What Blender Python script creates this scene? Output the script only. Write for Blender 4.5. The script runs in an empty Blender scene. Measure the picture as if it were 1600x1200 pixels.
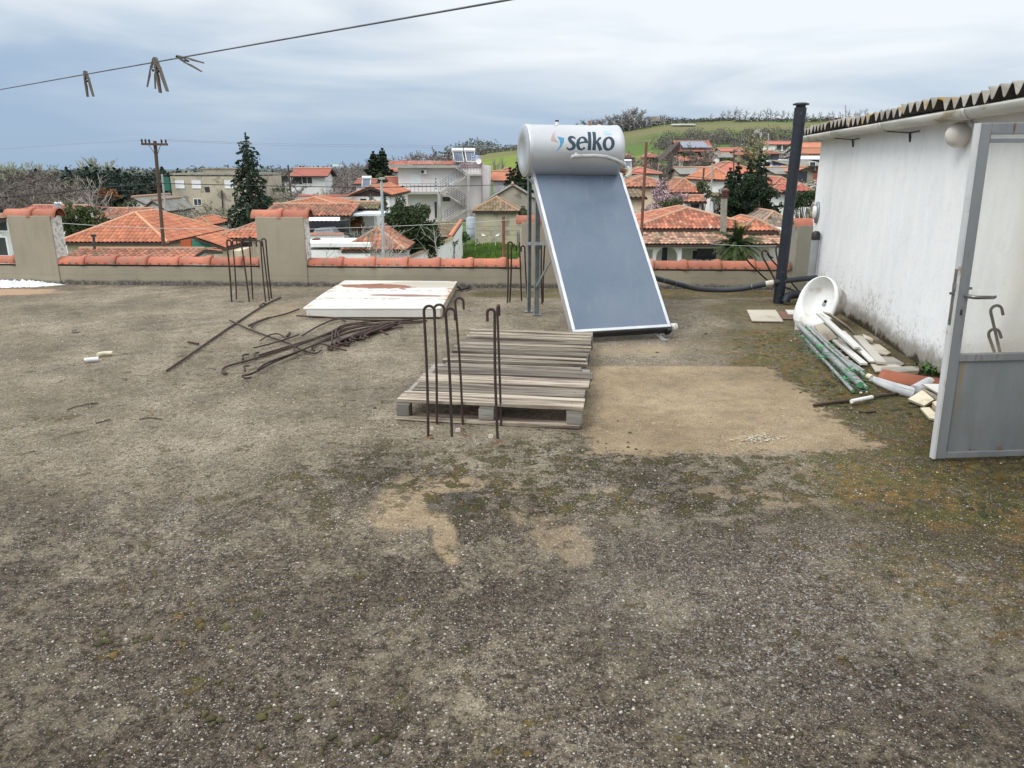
import bpy, math, random
import numpy as np
from mathutils import Vector, Matrix, noise as mnoise
R = math.radians
scene = bpy.context.scene
# ------------------------------------------------------------------ camera
F = 1160.0; CAMH = 1.6; PITCH = math.atan(338/F)
cd = bpy.data.cameras.new('camera'); cam = bpy.data.objects.new('camera', cd)
scene.collection.objects.link(cam); scene.camera = cam
cd.sensor_width = 36; cd.lens = 36*F/1600; cd.clip_end = 6000; cd.clip_start = .05
cam.location = (0, 0, CAMH); cam.rotation_euler = (math.pi/2-PITCH, 0, 0)
# ------------------------------------------------------------------ light
SUN_EL, SUN_AZ = R(48), R(232)          # azimuth clockwise from +y: sun behind the camera, a little left
w = bpy.data.worlds.new('World'); scene.world = w; w.use_nodes = True
sd = bpy.data.lights.new('sun', 'SUN'); sd.energy = 1.5; sd.angle = R(25); sd.color = (1, .96, .9)
so = bpy.data.objects.new('sun', sd); scene.collection.objects.link(so)
sdir = Vector((math.sin(SUN_AZ)*math.cos(SUN_EL), math.cos(SUN_AZ)*math.cos(SUN_EL), math.sin(SUN_EL)))
so.rotation_euler = sdir.to_track_quat('Z', 'Y').to_euler()
scene.view_settings.view_transform = 'Standard'; scene.view_settings.look = 'None'
scene.view_settings.exposure = .22; scene.view_settings.gamma = 1; scene.view_settings.use_curve_mapping = False
scene.render.engine = 'CYCLES'
scene.cycles.max_bounces = 6; scene.cycles.transparent_max_bounces = 12

class NT:
    """tiny node builder"""
    def __init__(s, tree): s.t = tree; s.n = tree.nodes; s.l = tree.links
    def new(s, typ, **kw):
        n = s.n.new(typ)
        for k, v in kw.items(): setattr(n, k, v)
        return n
    def put(s, sock, v):
        if isinstance(v, bpy.types.NodeSocket): s.l.new(v, sock)
        elif v is not None:
            if sock.type == 'RGBA' and not hasattr(v, '__len__'): v = (v, v, v, 1)
            if sock.type == 'RGBA' and len(v) == 3: v = (*v, 1)
            sock.default_value = v
    def math(s, op, a, b=None, c=None, clamp=False):
        n = s.new('ShaderNodeMath', operation=op, use_clamp=clamp)
        s.put(n.inputs[0], a); s.put(n.inputs[1], b)
        if c is not None: s.put(n.inputs[2], c)
        return n.outputs[0]
    def vmath(s, op, a, b=None):
        n = s.new('ShaderNodeVectorMath', operation=op); s.put(n.inputs[0], a)
        if b is not None: s.put(n.inputs[1], b)
        return n.outputs['Value'] if op in ('LENGTH', 'DOT_PRODUCT', 'DISTANCE') else n.outputs[0]
    def obj(s): return s.new('ShaderNodeTexCoord').outputs['Object']
    def pos(s): return s.new('ShaderNodeNewGeometry').outputs['Position']
    def noise(s, vec, scale, detail=4, rough=.55, dist=0, out='Fac'):
        n = s.new('ShaderNodeTexNoise'); s.put(n.inputs['Vector'], vec)
        n.inputs['Scale'].default_value = scale; n.inputs['Detail'].default_value = detail
        n.inputs['Roughness'].default_value = rough; n.inputs['Distortion'].default_value = dist
        return n.outputs[out]
    def voro(s, vec, scale, out='Distance', feature='F1'):
        n = s.new('ShaderNodeTexVoronoi', feature=feature); s.put(n.inputs['Vector'], vec)
        n.inputs['Scale'].default_value = scale; return n.outputs[out]
    def step(s, x, a, b, lo=0., hi=1.):
        n = s.new('ShaderNodeMapRange', interpolation_type='SMOOTHSTEP'); s.put(n.inputs[0], x)
        n.inputs[1].default_value = a; n.inputs[2].default_value = b
        n.inputs[3].default_value = lo; n.inputs[4].default_value = hi; return n.outputs[0]
    def mix(s, f, a, b, mode='MIX'):
        n = s.new('ShaderNodeMix', data_type='RGBA', blend_type=mode)
        s.put(n.inputs[0], f); s.put(n.inputs[6], a); s.put(n.inputs[7], b); return n.outputs[2]
    def sep(s, v):
        n = s.new('ShaderNodeSeparateXYZ'); s.put(n.inputs[0], v); return n.outputs
    def scale3(s, v, sc):
        n = s.new('ShaderNodeMapping'); s.put(n.inputs[0], v); n.inputs['Scale'].default_value = sc; return n.outputs[0]
    def attr(s, name):
        return s.new('ShaderNodeAttribute', attribute_name=name).outputs['Fac']
    def ell(s, v, c, r, wob=.35, nsc=3., rot=0):
        """soft irregular blotch of its own shape round c (x,y) with radii r, 0..1"""
        n = s.new('ShaderNodeMapping', vector_type='TEXTURE'); s.put(n.inputs[0], v)
        n.inputs['Location'].default_value = (c[0], c[1], 0); n.inputs['Rotation'].default_value = (0, 0, rot)
        n.inputs['Scale'].default_value = (r[0], r[1], 1e4)
        d = s.vmath('LENGTH', n.outputs[0])
        nz = s.noise(v, nsc, 5, .6)
        d = s.math('ADD', d, s.math('MULTIPLY', s.math('SUBTRACT', nz, .5), wob*4))
        return d

nt = NT(w.node_tree); w.node_tree.nodes.clear()
tc = nt.new('ShaderNodeTexCoord').outputs['Generated']
sky = nt.new('ShaderNodeTexSky', sky_type='NISHITA'); sky.sun_disc = False
sky.sun_elevation = SUN_EL; sky.sun_rotation = SUN_AZ
sx, sy, sz = nt.sep(tc)
# flat layered clouds: stretch the noise sideways, squash it towards the horizon
n1 = nt.noise(nt.scale3(tc, (1.6, 1.6, 9)), 1.5, 5, .5, .5)
n2 = nt.noise(nt.scale3(tc, (3, 3, 26)), 2.2, 6, .6, .6)
cl = nt.math('ADD', nt.math('MULTIPLY', n1, .92), nt.math('MULTIPLY', n2, .08))
t = nt.math('ADD', nt.math('MULTIPLY', sz, 4.4), nt.math('MULTIPLY', sx, .55))
t = nt.math('ADD', t, nt.math('MULTIPLY', nt.math('SUBTRACT', cl, .5), 1.7))
t = nt.math('ADD', t, .12)
cr = nt.new('ShaderNodeValToRGB'); nt.put(cr.inputs[0], t)
e = cr.color_ramp.elements
e[0].position = 0; e[0].color = (.31, .425, .58, 1)
e[1].position = 1; e[1].color = (.80, .845, .89, 1)
for p_, c_ in ((.3, (.39, .495, .63)), (.55, (.54, .62, .71)), (.8, (.69, .745, .80))):
    x = e.new(p_); x.color = (*c_, 1)
zen = nt.step(sz, .22, .75, 1.0, 1.95)            # overcast sky is brighter overhead
ccol = nt.mix(1, cr.outputs[0], nt.math('MULTIPLY', zen, 10), 'MULTIPLY')
fin_ = nt.mix(.93, sky.outputs[0], ccol)
bg = nt.new('ShaderNodeBackground'); nt.put(bg.inputs[0], fin_); bg.inputs[1].default_value = .1
wo = nt.new('ShaderNodeOutputWorld'); nt.l.new(bg.outputs[0], wo.inputs[0])

# ------------------------------------------------------------------ camera geometry helpers (pixels of the 1600x1200 photograph)
def ray(u, v):
    t = (600-v)/F
    return Vector(((u-800)/F, math.cos(PITCH)+t*math.sin(PITCH), -math.sin(PITCH)+t*math.cos(PITCH)))
C0 = Vector((0, 0, CAMH))
def G(u, v, z=0.):
    r = ray(u, v); return C0+r*((z-CAMH)/r.z)
def D(u, v, y):
    r = ray(u, v); return C0+r*(y/r.y)
WS, WC = .14, 3.99-.14*9.97         # face of the white shed wall: x = WS*y + WC
def WH(u, v, off=0.):
    r = ray(u, v); return C0+r*((WC+off)/(r.x-WS*r.y))
def wallx(y): return WS*y+WC

# ------------------------------------------------------------------ object helpers
def link(o): scene.collection.objects.link(o); return o
def tag(o, label=None, cat=None, group=None, kind=None):
    if label: o['label'] = label
    if cat: o['category'] = cat
    if group: o['group'] = group
    if kind: o['kind'] = kind
    return o
def thing(name, label, cat, loc=(0, 0, 0), group=None):
    o = bpy.data.objects.new(name, None); link(o); o.location = loc; o.empty_display_size = .1
    return tag(o, label, cat, group)
def copy_tree(root, loc, rz=0., sc=1., label=None):
    r = root.copy(); scene.collection.objects.link(r); r.location = loc; r.rotation_euler = (0, 0, rz)
    r.scale = (sc, sc, sc) if not hasattr(sc, '__len__') else sc
    if label: r['label'] = label
    for ch in list(root.children):
        c = ch.copy(); scene.collection.objects.link(c); c.parent = r
        for g in ch.children:
            d = g.copy(); scene.collection.objects.link(d); d.parent = c
    return r
class MB:
    def __init__(s): s.v = []; s.f = []; s.m = []; s.s = []; s.r = []
    def add(s, vs, fs, mat=0, smooth=False, rnd=None):
        b = len(s.v); s.v.extend([tuple(x) for x in vs])
        rr = random.random() if rnd is None else rnd
        for f in fs:
            s.f.append(tuple(b+i for i in f)); s.m.append(mat); s.s.append(smooth); s.r.append(rr)
    def hexa(s, p, mat=0, rnd=None):      # 8 points: bottom ring 0-3, top ring 4-7
        s.add(p, [(0, 3, 2, 1), (4, 5, 6, 7), (0, 1, 5, 4), (1, 2, 6, 5), (2, 3, 7, 6), (3, 0, 4, 7)], mat, False, rnd)
    def box(s, c, size, rot=None, mat=0, rnd=None):
        x, y, z = (k/2 for k in size)
        p = [Vector(q) for q in ((-x, -y, -z), (x, -y, -z), (x, y, -z), (-x, y, -z), (-x, -y, z), (x, -y, z), (x, y, z), (-x, y, z))]
        if rot is not None:
            M = rot if isinstance(rot, Matrix) else Matrix.Rotation(rot, 3, 'Z')
            p = [M@q for q in p]
        c = Vector(c); s.hexa([q+c for q in p], mat, rnd)
    def bar(s, a, b, w, h, mat=0, up=(0, 0, 1), rnd=None):   # rectangular bar from a to b
        a = Vector(a); b = Vector(b); d = (b-a); L = d.length; d = d/L
        up = Vector(up); sd_ = d.cross(up)
        if sd_.length < 1e-4: sd_ = d.cross(Vector((1, 0, 0)))
        sd_.normalize(); up = sd_.cross(d)
        M = Matrix((sd_, d, up)).transposed()
        s.box((a+b)/2, (w, L, h), M, mat, rnd)
    def tube(s, pts, rad, n=8, mat=0, caps=True, smooth=True, rnd=None):
        pts = [Vector(p) for p in pts]; k = len(pts)
        rads = rad if hasattr(rad, '__len__') else [rad]*k
        t0 = (pts[1]-pts[0]).normalized()
        u = t0.cross(Vector((0, 0, 1)));
        if u.length < 1e-3: u = t0.cross(Vector((1, 0, 0)))
        u.normalize(); vs = []
        for i, p in enumerate(pts):
            t = (pts[min(i+1, k-1)]-pts[max(i-1, 0)])
            if t.length < 1e-9: t = t0
            t = t.normalized()
            u = (u-t*u.dot(t)).normalized(); w_ = t.cross(u); t0 = t
            for j in range(n):
                a = 2*math.pi*j/n
                vs.append(p+(u*math.cos(a)+w_*math.sin(a))*rads[i])
        fs = []
        for i in range(k-1):
            for j in range(n):
                j2 = (j+1) % n
                fs.append((i*n+j, i*n+j2, (i+1)*n+j2, (i+1)*n+j))
        rr = random.random() if rnd is None else rnd
        s.add(vs, fs, mat, smooth, rr)
        if caps: s.add(vs[:n], [tuple(range(n-1, -1, -1))], mat, False, rr); s.add(vs[-n:], [tuple(range(n))], mat, False, rr)
    def lathe(s, prof, n, M=None, mat=0, smooth=True, rnd=None):   # prof (r,z)
        M = M or Matrix.Identity(4); vs = []; fs = []
        for r, z in prof:
            for j in range(n):
                a = 2*math.pi*j/n; vs.append(M@Vector((r*math.cos(a), r*math.sin(a), z)))
        for i in range(len(prof)-1):
            for j in range(n):
                j2 = (j+1) % n; fs.append((i*n+j, i*n+j2, (i+1)*n+j2, (i+1)*n+j))
        s.add(vs, fs, mat, smooth, rnd)
    def prism(s, poly, h, M=None, mat=0, rnd=None):     # poly (x,y) ccw extruded 0..h
        M = M or Matrix.Identity(4); n = len(poly)
        b = [M@Vector((x, y, 0)) for x, y in poly]; t = [M@Vector((x, y, h)) for x, y in poly]
        s.add(b+t, [tuple(range(n-1, -1, -1)), tuple(range(n, 2*n))]+[(i, (i+1) % n, n+(i+1) % n, n+i) for i in range(n)], mat, False, rnd)
    def build(s, name, mats, parent=None, label=None, cat=None, group=None, kind=None, bevel=0, origin=None):
        off = Vector((0, 0, 0))
        p = parent
        while p is not None: off = off+Vector(p.location); p = p.parent
        if parent is None and origin is not None: off = Vector(origin)
        me = bpy.data.meshes.new(name)
        me.from_pydata([(x-off.x, y-off.y, z-off.z) for x, y, z in s.v], [], s.f)
        if not isinstance(mats, (list, tuple)): mats = [mats]
        for m in mats: me.materials.append(m)
        me.polygons.foreach_set('material_index', s.m); me.polygons.foreach_set('use_smooth', s.s)
        a = me.attributes.new('rnd', 'FLOAT', 'FACE'); a.data.foreach_set('value', s.r)
        me.update()
        o = bpy.data.objects.new(name, me); link(o)
        if parent is not None: o.parent = parent
        else: o.location = off
        if bevel:
            bm = o.modifiers.new('bevel', 'BEVEL'); bm.width = bevel; bm.segments = 2; bm.limit_method = 'ANGLE'; bm.angle_limit = R(40)
        return tag(o, label, cat, group, kind)

# ------------------------------------------------------------------ materials
MATS = {}
def mat(name, c1, c2=None, scale=4., rough=.8, bump=0., bscale=None, metal=0., rnd=0., stain=None, stretch=(1, 1, 1), detail=5, spec=.5, coat=0., world=False):
    """two-tone noise material; rnd mixes the per-piece 'rnd' attribute into the brightness; stain=(colour, amount, scale)"""
    if name in MATS: return MATS[name]
    m = bpy.data.materials.new(name); m.use_nodes = True; MATS[name] = m
    t = NT(m.node_tree); b = t.n['Principled BSDF']
    b.inputs['Roughness'].default_value = rough; b.inputs['Metallic'].default_value = metal
    b.inputs['Specular IOR Level'].default_value = spec; b.inputs['Coat Weight'].default_value = coat
    vec = t.pos() if world else t.obj()
    if stretch != (1, 1, 1): vec = t.scale3(vec, stretch)
    c2 = c2 or tuple(k*.72 for k in c1)
    nz = t.noise(vec, scale, detail)
    col = t.mix(t.step(nz, .32, .68), c1, c2)
    if stain:
        sn = t.noise(vec, stain[2], 6, .6)
        col = t.mix(t.step(sn, .62-stain[1]*.3, .72-stain[1]*.2), col, stain[0])
    if rnd:
        k = t.math('ADD', t.math('MULTIPLY', t.math('SUBTRACT', t.attr('rnd'), .5), rnd*2), 1)
        col = t.mix(1, col, k, 'MULTIPLY')
    t.put(b.inputs['Base Color'], col)
    if bump:
        bn = t.new('ShaderNodeBump'); bn.inputs['Strength'].default_value = bump; bn.inputs['Distance'].default_value = .01
        t.put(bn.inputs['Height'], t.noise(vec, bscale or scale*6, 5, .6)); t.l.new(bn.outputs[0], b.inputs['Normal'])
    return m

rust = mat('rusty_steel', (.055, .030, .022), (.030, .019, .017), 30, .85, .4, 200, stain=((.13, .05, .025), .25, 14))
tile_new = mat('new_clay_tile', (.45, .155, .09), (.36, .12, .075), 5, .8, .25, 50, rnd=.22, stain=((.27, .15, .10), .3, 7))
roof_orange = mat('orange_clay_roof', (.44, .165, .085), (.37, .13, .07), .5, .85, rnd=.22, stain=((.52, .26, .15), .1, .6))
roof_old = mat('weathered_clay_roof', (.40, .15, .085), (.26, .13, .085), .6, .9, rnd=.38, stain=((.19, .13, .085), .25, .9))
roof_brown = mat('mossy_brown_roof', (.23, .16, .10), (.17, .13, .075), .6, .9, rnd=.35, stain=((.12, .11, .045), .4, 1.2))
roof_red = mat('red_clay_roof', (.38, .115, .075), (.31, .095, .065), .4, .85, rnd=.3, stain=((.26, .13, .09), .25, .5))
roof_grey = mat('grey_cement_roof', (.24, .235, .21), (.17, .165, .14), .7, .9, stain=((.11, .10, .07), .3, 1.5))
ridge_m = mat('mortared_ridge', (.44, .22, .13), (.33, .24, .17), 3, .9, rnd=.2)
white_w = mat('white_render', (.82, .82, .80), (.74, .74, .72), .8, .9, stain=((.5, .49, .45), .12, 1.3), world=True)
cream_w = mat('cream_render', (.66, .55, .40), (.60, .49, .36), .6, .9, world=True)
beige_w = mat('beige_render', (.50, .44, .33), (.40, .36, .28), .5, .9, stain=((.25, .23, .18), .3, .9), world=True)
grey_w = mat('bare_render', (.36, .33, .26), (.28, .26, .21), .5, .9, stain=((.17, .16, .13), .3, 1.), world=True)
pink_w = mat('pale_pink_render', (.80, .74, .73), (.76, .70, .69), .3, .9, world=True)
brick_w = mat('red_brick', (.30, .09, .06), (.22, .08, .06), 3, .9, world=True)
darkwood = mat('dark_wood', (.07, .045, .035), (.04, .03, .025), 3, .85)
polewood = mat('creosoted_pole', (.12, .078, .056), (.07, .048, .036), 5, .9, stretch=(1, 1, .15))
glass_d = mat('dark_window_glass', (.035, .04, .045), (.06, .065, .07), .5, .15)
shutter = mat('white_shutter', (.80, .81, .82), (.74, .75, .76), 2, .5)
concrete = mat('pale_concrete', (.42, .41, .38), (.34, .33, .30), 1.5, .9)
metal_d = mat('dark_metal_rail', (.05, .05, .06), (.03, .03, .035), 5, .5)
galv = mat('galvanised_steel', (.30, .34, .35), (.21, .25, .26), 9, .42, metal=.55, stain=((.42, .45, .46), .15, 22))
white_pl = mat('white_plastic', (.80, .80, .78), (.74, .74, .71), 8, .4)
black_pl = mat('black_plastic', (.012, .013, .015), (.02, .02, .022), 6, .45, bump=.1)
wire_m = mat('cable_black', (.02, .02, .022), (.03, .03, .03), 3, .6)
insul = mat('porcelain_dark', (.03, .02, .02), (.05, .03, .03), 3, .3)
solar_m = mat('solar_glass', (.10, .12, .17), (.13, .15, .20), .8, .25)
# ------------------------------------------------------------------ terrain
def smooth(x): x = max(0., min(1., x)); return x*x*(3-2*x)
RA = [(-3, -8), (-.12, -7)]+[(D(u_, v_, 380).x/380, D(u_, v_, 380).z) for u_, v_ in ((700, 261), (725, 252), (755, 244), (794, 239), (809, 235), (840, 229), (870, 222), (900, 214), (950, 207), (985, 202), (1020, 195), (1046, 189.5), (1100, 188.5), (1250, 188), (1340, 187), (1400, 185), (1450, 181), (1520, 175), (1600, 167))]+[(3, 45)]
def pl(tab, x):
    if x <= tab[0][0]: return tab[0][1]
    for (a, b), (c, d) in zip(tab, tab[1:]):
        if x <= c: return b+(d-b)*(x-a)/(c-a)
    return tab[-1][1]
FR = [(40, 0), (70, .05), (100, .10), (150, .17), (200, .255), (250, .39), (300, .58), (345, .82), (380, 1), (420, 1.02), (600, .85), (1500, .5)]
def terr(x, y):
    if y < 5: return -6.3
    a = x/max(y, 20)
    rd = pl(RA, a)
    base = -6.3+1.3*smooth((y-55)/22)*math.exp(-((a+.07)/.13)**2)
    left = -1.3*smooth((y-120)/200)
    z = base+left*smooth(-a*4)+(rd+6.3)*pl(FR, y)
    if rd < -6.3: z = base+(rd+6.3)*pl(FR, y)
    return z
xs = sorted(set([-900, -700, -500, -400]+list(range(-330, 331, 10))+[400, 500, 700, 900]))
ys = [-60, -20, 0, 10]+list(range(20, 120, 4))+list(range(120, 460, 8))+[480, 520, 600, 750, 1000, 1500, 2500]
mb = MB(); nx = len(xs)
vs = [(x*(1+max(0, y-500)/600), y, terr(x, y)+(.5*mnoise.noise(Vector((x*.03, y*.03, 0))) if y > 60 else 0)) for y in ys for x in xs]
fs = [(j*nx+i, j*nx+i+1, (j+1)*nx+i+1, (j+1)*nx+i) for j in range(len(ys)-1) for i in range(nx-1)]
mb.add(vs, fs, 0, True)
m = bpy.data.materials.new('village_ground'); m.use_nodes = True; t = NT(m.node_tree); b = t.n['Principled BSDF']; P = t.pos()
px_, py_, pz_ = t.sep(P)
grass = t.mix(t.step(t.noise(P, .035, 6, .65), .38, .62), (.085, .14, .035), (.13, .135, .06))
grass = t.mix(t.step(t.noise(P, .12, 6, .7), .5, .75), grass, (.07, .075, .05))
bright = t.mix(t.step(t.noise(P, .06, 6, .7), .35, .65), (.135, .19, .035), (.19, .215, .05))
az = t.math('DIVIDE', px_, py_)
f1 = t.math('MULTIPLY', t.step(az, .045, -.005), t.step(py_, 215, 235))
f1 = t.math('MULTIPLY', f1, t.step(az, -.2, -.08))
f2 = t.math('MULTIPLY', t.math('MULTIPLY', t.step(az, .26, .16), t.step(py_, 222, 240)), t.step(t.math('ADD', py_, t.math('MULTIPLY', az, 260)), 312, 296))
f3 = t.math('MULTIPLY', t.math('MULTIPLY', t.step(py_, 118, 122), t.step(py_, 178, 172)), t.step(az, -.2, -.26))
bf = t.math('MAXIMUM', t.math('MAXIMUM', f1, f2), f3)
grass = t.mix(bf, grass, bright)
plot = t.math('MULTIPLY', t.math('MULTIPLY', t.step(py_, 46, 50), t.step(py_, 69, 67)), t.math('MULTIPLY', t.step(az, -.15, -.12), t.step(az, .04, .02)))
grass = t.mix(t.math('MULTIPLY', t.step(py_, 330, 345), t.step(py_, 372, 360)), grass, (.15, .145, .07))
dirt = t.mix(t.noise(P, .4, 5), (.16, .14, .10), (.24, .22, .17))
vill = t.mix(t.step(t.noise(P, .09, 4), .45, .55), grass, dirt)
vill = t.mix(plot, vill, (.085, .15, .03))
grass = t.mix(t.step(py_, 430, 560), grass, (.11, .13, .13))  # distance haze painted in: far ground fades to blue-grey
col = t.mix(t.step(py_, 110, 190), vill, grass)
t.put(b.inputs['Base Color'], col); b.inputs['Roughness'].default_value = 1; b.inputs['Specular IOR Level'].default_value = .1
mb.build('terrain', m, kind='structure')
def gz(x, y): return terr(x, y)

# ------------------------------------------------------------------ roof terrace slab
def slabz(x, y):
    return 0.0
m = bpy.data.materials.new('terrace_concrete'); m.use_nodes = True; t = NT(m.node_tree); b = t.n['Principled BSDF']; P = t.pos()
wob = t.noise(P, 1.1, 5, .6)
big = t.noise(P, .55, 6, .62)
mid = t.noise(P, 3.5, 6, .65)
fine = t.math('ADD', t.math('MULTIPLY', t.noise(P, 24, 5, .7), .35), t.math('MULTIPLY', t.noise(P, 75, 5, .75), .65))
grain = t.noise(P, 140, 3, .7)
px_, py_, pz_ = t.sep(P)
base = t.mix(t.step(mid, .3, .7), (.200, .160, .108), (.335, .280, .200))
base = t.mix(t.step(fine, .45, .60, 0, .85), base, (.070, .056, .040))
base = t.mix(t.math('MULTIPLY', t.step(t.noise(P, 1.1, 6, .7), .48, .68), .5), base, (.12, .098, .072))
# dark lichen crust, mostly in the nearer half of the slab
dk = t.ell(P, (.0, 1.9), (4.2, 2.3), .22, .9)
dmask = t.step(dk, 1.2, .6)
dpat = t.math('ADD', t.math('MULTIPLY', t.noise(P, 1.5, 6, .72), .6), t.math('MULTIPLY', t.noise(P, 8, 6, .78), .4))
dmask = t.math('MULTIPLY', dmask, t.step(dpat, .41, .53, .30, 1.))
base = t.mix(t.math('MULTIPLY', dmask, .85), base, t.mix(t.step(fine, .42, .57), (.122, .090, .062), (.022, .0165, .0125)))
# pale sandy patches where the crust has come off
sand_c = t.mix(t.step(t.noise(P, 9, 6, .7), .3, .7), (.40, .30, .18), (.29, .215, .13))
wx = t.math('ADD', px_, t.math('MULTIPLY', t.math('SUBTRACT', t.noise(P, 2.2, 6, .65), .5), .55))
wy = t.math('ADD', py_, t.math('MULTIPLY', t.math('SUBTRACT', t.noise(P, 2.9, 6, .65), .5), .35))
right_edge = t.math('ADD', 2.22, t.math('MULTIPLY', t.math('SUBTRACT', 5.2, wy), -.05))
fx_ = t.math('MULTIPLY', t.math('SUBTRACT', t.noise(P, 9, 6, .78), .5), .62)
wx = t.math('ADD', wx, fx_); wy = t.math('ADD', wy, fx_)
rect = t.math('MULTIPLY', t.step(wx, .42, .52), t.step(wx, 2.22, 2.12))
rect = t.math('MULTIPLY', rect, t.step(py_, 6.06, 6.0))
rect = t.math('MULTIPLY', rect, t.step(wy, 3.98, 4.12))
blobs = rect
def pe(u, v, ru, rv_): a_ = G(u, v); return (a_.x, a_.y), (abs(G(u+ru, v).x-a_.x), abs(G(u, v-rv_).y-a_.y))
for (c_, r_), ro_, k_ in [(pe(638, 787, 52, 40), 0, .55), (pe(655, 765, 60, 20), 0, .6), (pe(672, 775, 40, 16), 0, .5), (pe(716, 754, 42, 12), .1, .5), (pe(692, 828, 20, 46), .22, .45), (pe(664, 806, 34, 22), 0, .5), (pe(768, 748, 14, 8), 0, .6), (pe(802, 762, 16, 7), 0, .6), (pe(860, 835, 40, 40), .5, 1.1), (pe(1240, 782, 60, 12), 0, 1.0), (pe(950, 770, 30, 8), 0, 1.), (pe(1130, 770, 60, 9), 0, 1.)]+[((a_, b2_), c2_, d2_) for a_, b2_, c2_, d2_ in (((2.2, 6.9), (.55, .28), 0, .5), ((1.2, 6.6), (.6, .22), .1, .5), ((-2.9, 8.6), (.9, .5), .4, .6))][:0]:
    blobs = t.math('MAXIMUM', blobs, t.math('MULTIPLY', t.step(t.ell(P, c_, r_, k_*.75, 5, ro_), 1.2, .7), 1. if k_ < .6 else .55))
for (c_, r_, ro_, k_) in (((2.2, 6.9), (.55, .28), 0, .5), ((1.2, 6.6), (.6, .22), .1, .5), ((-2.6, 8.5), (.5, .5), .4, .9)):
    blobs = t.math('MAXIMUM', blobs, t.math('MULTIPLY', t.step(t.ell(P, c_, r_, k_, 5, ro_), 1.2, .6), .45))
blobs = t.math('MULTIPLY', blobs, t.step(t.math('ADD', t.math('MULTIPLY', fine, .5), t.math('MULTIPLY', t.noise(P, 60, 4, .7), .5)), .36, .47, .35, .92))
base = t.mix(blobs, base, sand_c)
hc_, hr_ = pe(708, 786, 42, 20); hole = t.step(t.ell(P, hc_, hr_, .5, 6), 1.1, .8)
base = t.mix(t.math('MULTIPLY', hole, .9), base, (.10, .088, .068))
crk_ = t.step(t.math('ABSOLUTE', t.math('SUBTRACT', t.noise(P, .55, 7, .62), .5)), .0022, .0006)
base = t.mix(t.math('MULTIPLY', t.math('MULTIPLY', crk_, t.step(t.noise(P, 1.3, 3), .48, .6)), .6), base, (.035, .028, .02))
# white chalky lichen
lich = t.math('MULTIPLY', t.step(t.noise(P, 48, 6, .8), .53, .60), t.step(t.ell(P, (1.05, 2.55), (.9, .7), .4, 1.3), 1.3, .6))
lich2 = t.math('MULTIPLY', t.step(t.noise(P, 52, 6, .8), .55, .63), t.step(t.noise(P, .8, 5, .6), .52, .66))
base = t.mix(t.math('MULTIPLY', t.math('MAXIMUM', lich, lich2), .6), base, (.46, .44, .40))
# moss, green and rust-brown, along the shed wall and in a loose band
mo = t.math('MAXIMUM', t.step(t.ell(P, (2.85, 5.1), (1.0, 2.7), .22, 2.2, .1), 1.2, .75), t.step(t.ell(P, (2.3, 3.7), (.75, .8), .22, 2.5), 1.15, .7))
mo = t.math('MAXIMUM', mo, t.math('MULTIPLY', t.step(t.ell(P, (1.7, 9.75), (2.3, .42), .25, 2.), 1.15, .8), .9))
mo = t.math('MAXIMUM', mo, t.math('MULTIPLY', t.step(t.ell(P, (3.1, 8.4), (.9, 1.2), .35, 2.), 1.15, .7), .8))
mo = t.math('MULTIPLY', mo, t.step(t.noise(P, 7, 6, .72), .36, .50))
mo = t.math('MAXIMUM', mo, t.math('MULTIPLY', t.math('MULTIPLY', t.step(t.ell(P, (2.1, 2.75), (.75, .7), .3, 2), 1.2, .5), t.step(t.noise(P, 11, 6, .75), .40, .56)), .7))
mb2 = t.math('MULTIPLY', t.step(t.ell(P, (.9, 3.75), (2.5, .65), .4, 1.6), 1.15, .6), t.step(t.noise(P, 8, 6, .75), .50, .57))
mo = t.math('MAXIMUM', mo, mb2)
mo = t.math('MAXIMUM', mo, t.math('MULTIPLY', t.math('MULTIPLY', t.step(t.noise(P, 9, 6, .75), .585, .63), t.step(t.noise(P, 1.1, 4, .6), .44, .56)), .85))
band = t.math('MULTIPLY', t.step(t.noise(P, 4.2, 6, .7), .60, .66), .8)
mo = t.math('MAXIMUM', mo, t.math('MULTIPLY', band, t.step(py_, 10.5, 3.5)))
mo = t.math('MULTIPLY', mo, t.math('SUBTRACT', 1, t.math('MULTIPLY', rect, .9)))
mcol = t.mix(t.step(t.noise(P, 3.6, 5, .65), .42, .58), (.098, .088, .020), (.175, .100, .020))
mcol = t.mix(t.step(t.noise(P, 16, 5, .7), .4, .65), mcol, (.052, .052, .018))
base = t.mix(t.math('MULTIPLY', mo, .93), base, mcol)
# embedded grit
nzc = t.noise(P, 55, 3, .6, 0, 'Color')
Pd = t.vmath('ADD', P, t.vmath('MULTIPLY', t.vmath('SUBTRACT', nzc, (.5, .5, .5)), (.022, .022, .022)))
vd = t.voro(Pd, 95); vc = t.voro(Pd, 95, 'Color')
vcx = t.sep(vc)
gn = t.math('MULTIPLY', t.math('SUBTRACT', t.noise(P, 1.6, 6, .75), .53), 1.7)
grit = t.math('MULTIPLY', t.step(vd, .40, .24), t.step(t.math('ADD', vcx[0], gn), .56, .68))
base = t.mix(t.math('MULTIPLY', grit, .8), base, t.mix(vcx[1], (.66, .62, .55), (.27, .235, .19)))
vd3 = t.voro(Pd, 210); vc3 = t.sep(t.voro(Pd, 210, 'Color'))
grit3 = t.math('MULTIPLY', t.step(vd3, .42, .25), t.step(t.math('ADD', vc3[0], gn), .58, .68))
base = t.mix(t.math('MULTIPLY', grit3, .7), base, t.mix(vc3[1], (.58, .54, .47), (.05, .04, .03)))
vd2 = t.voro(Pd, 42); vc2 = t.sep(t.voro(Pd, 42, 'Color'))
grit2 = t.math('MULTIPLY', t.step(vd2, .24, .16), t.step(vc2[0], .90, .94))
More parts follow.
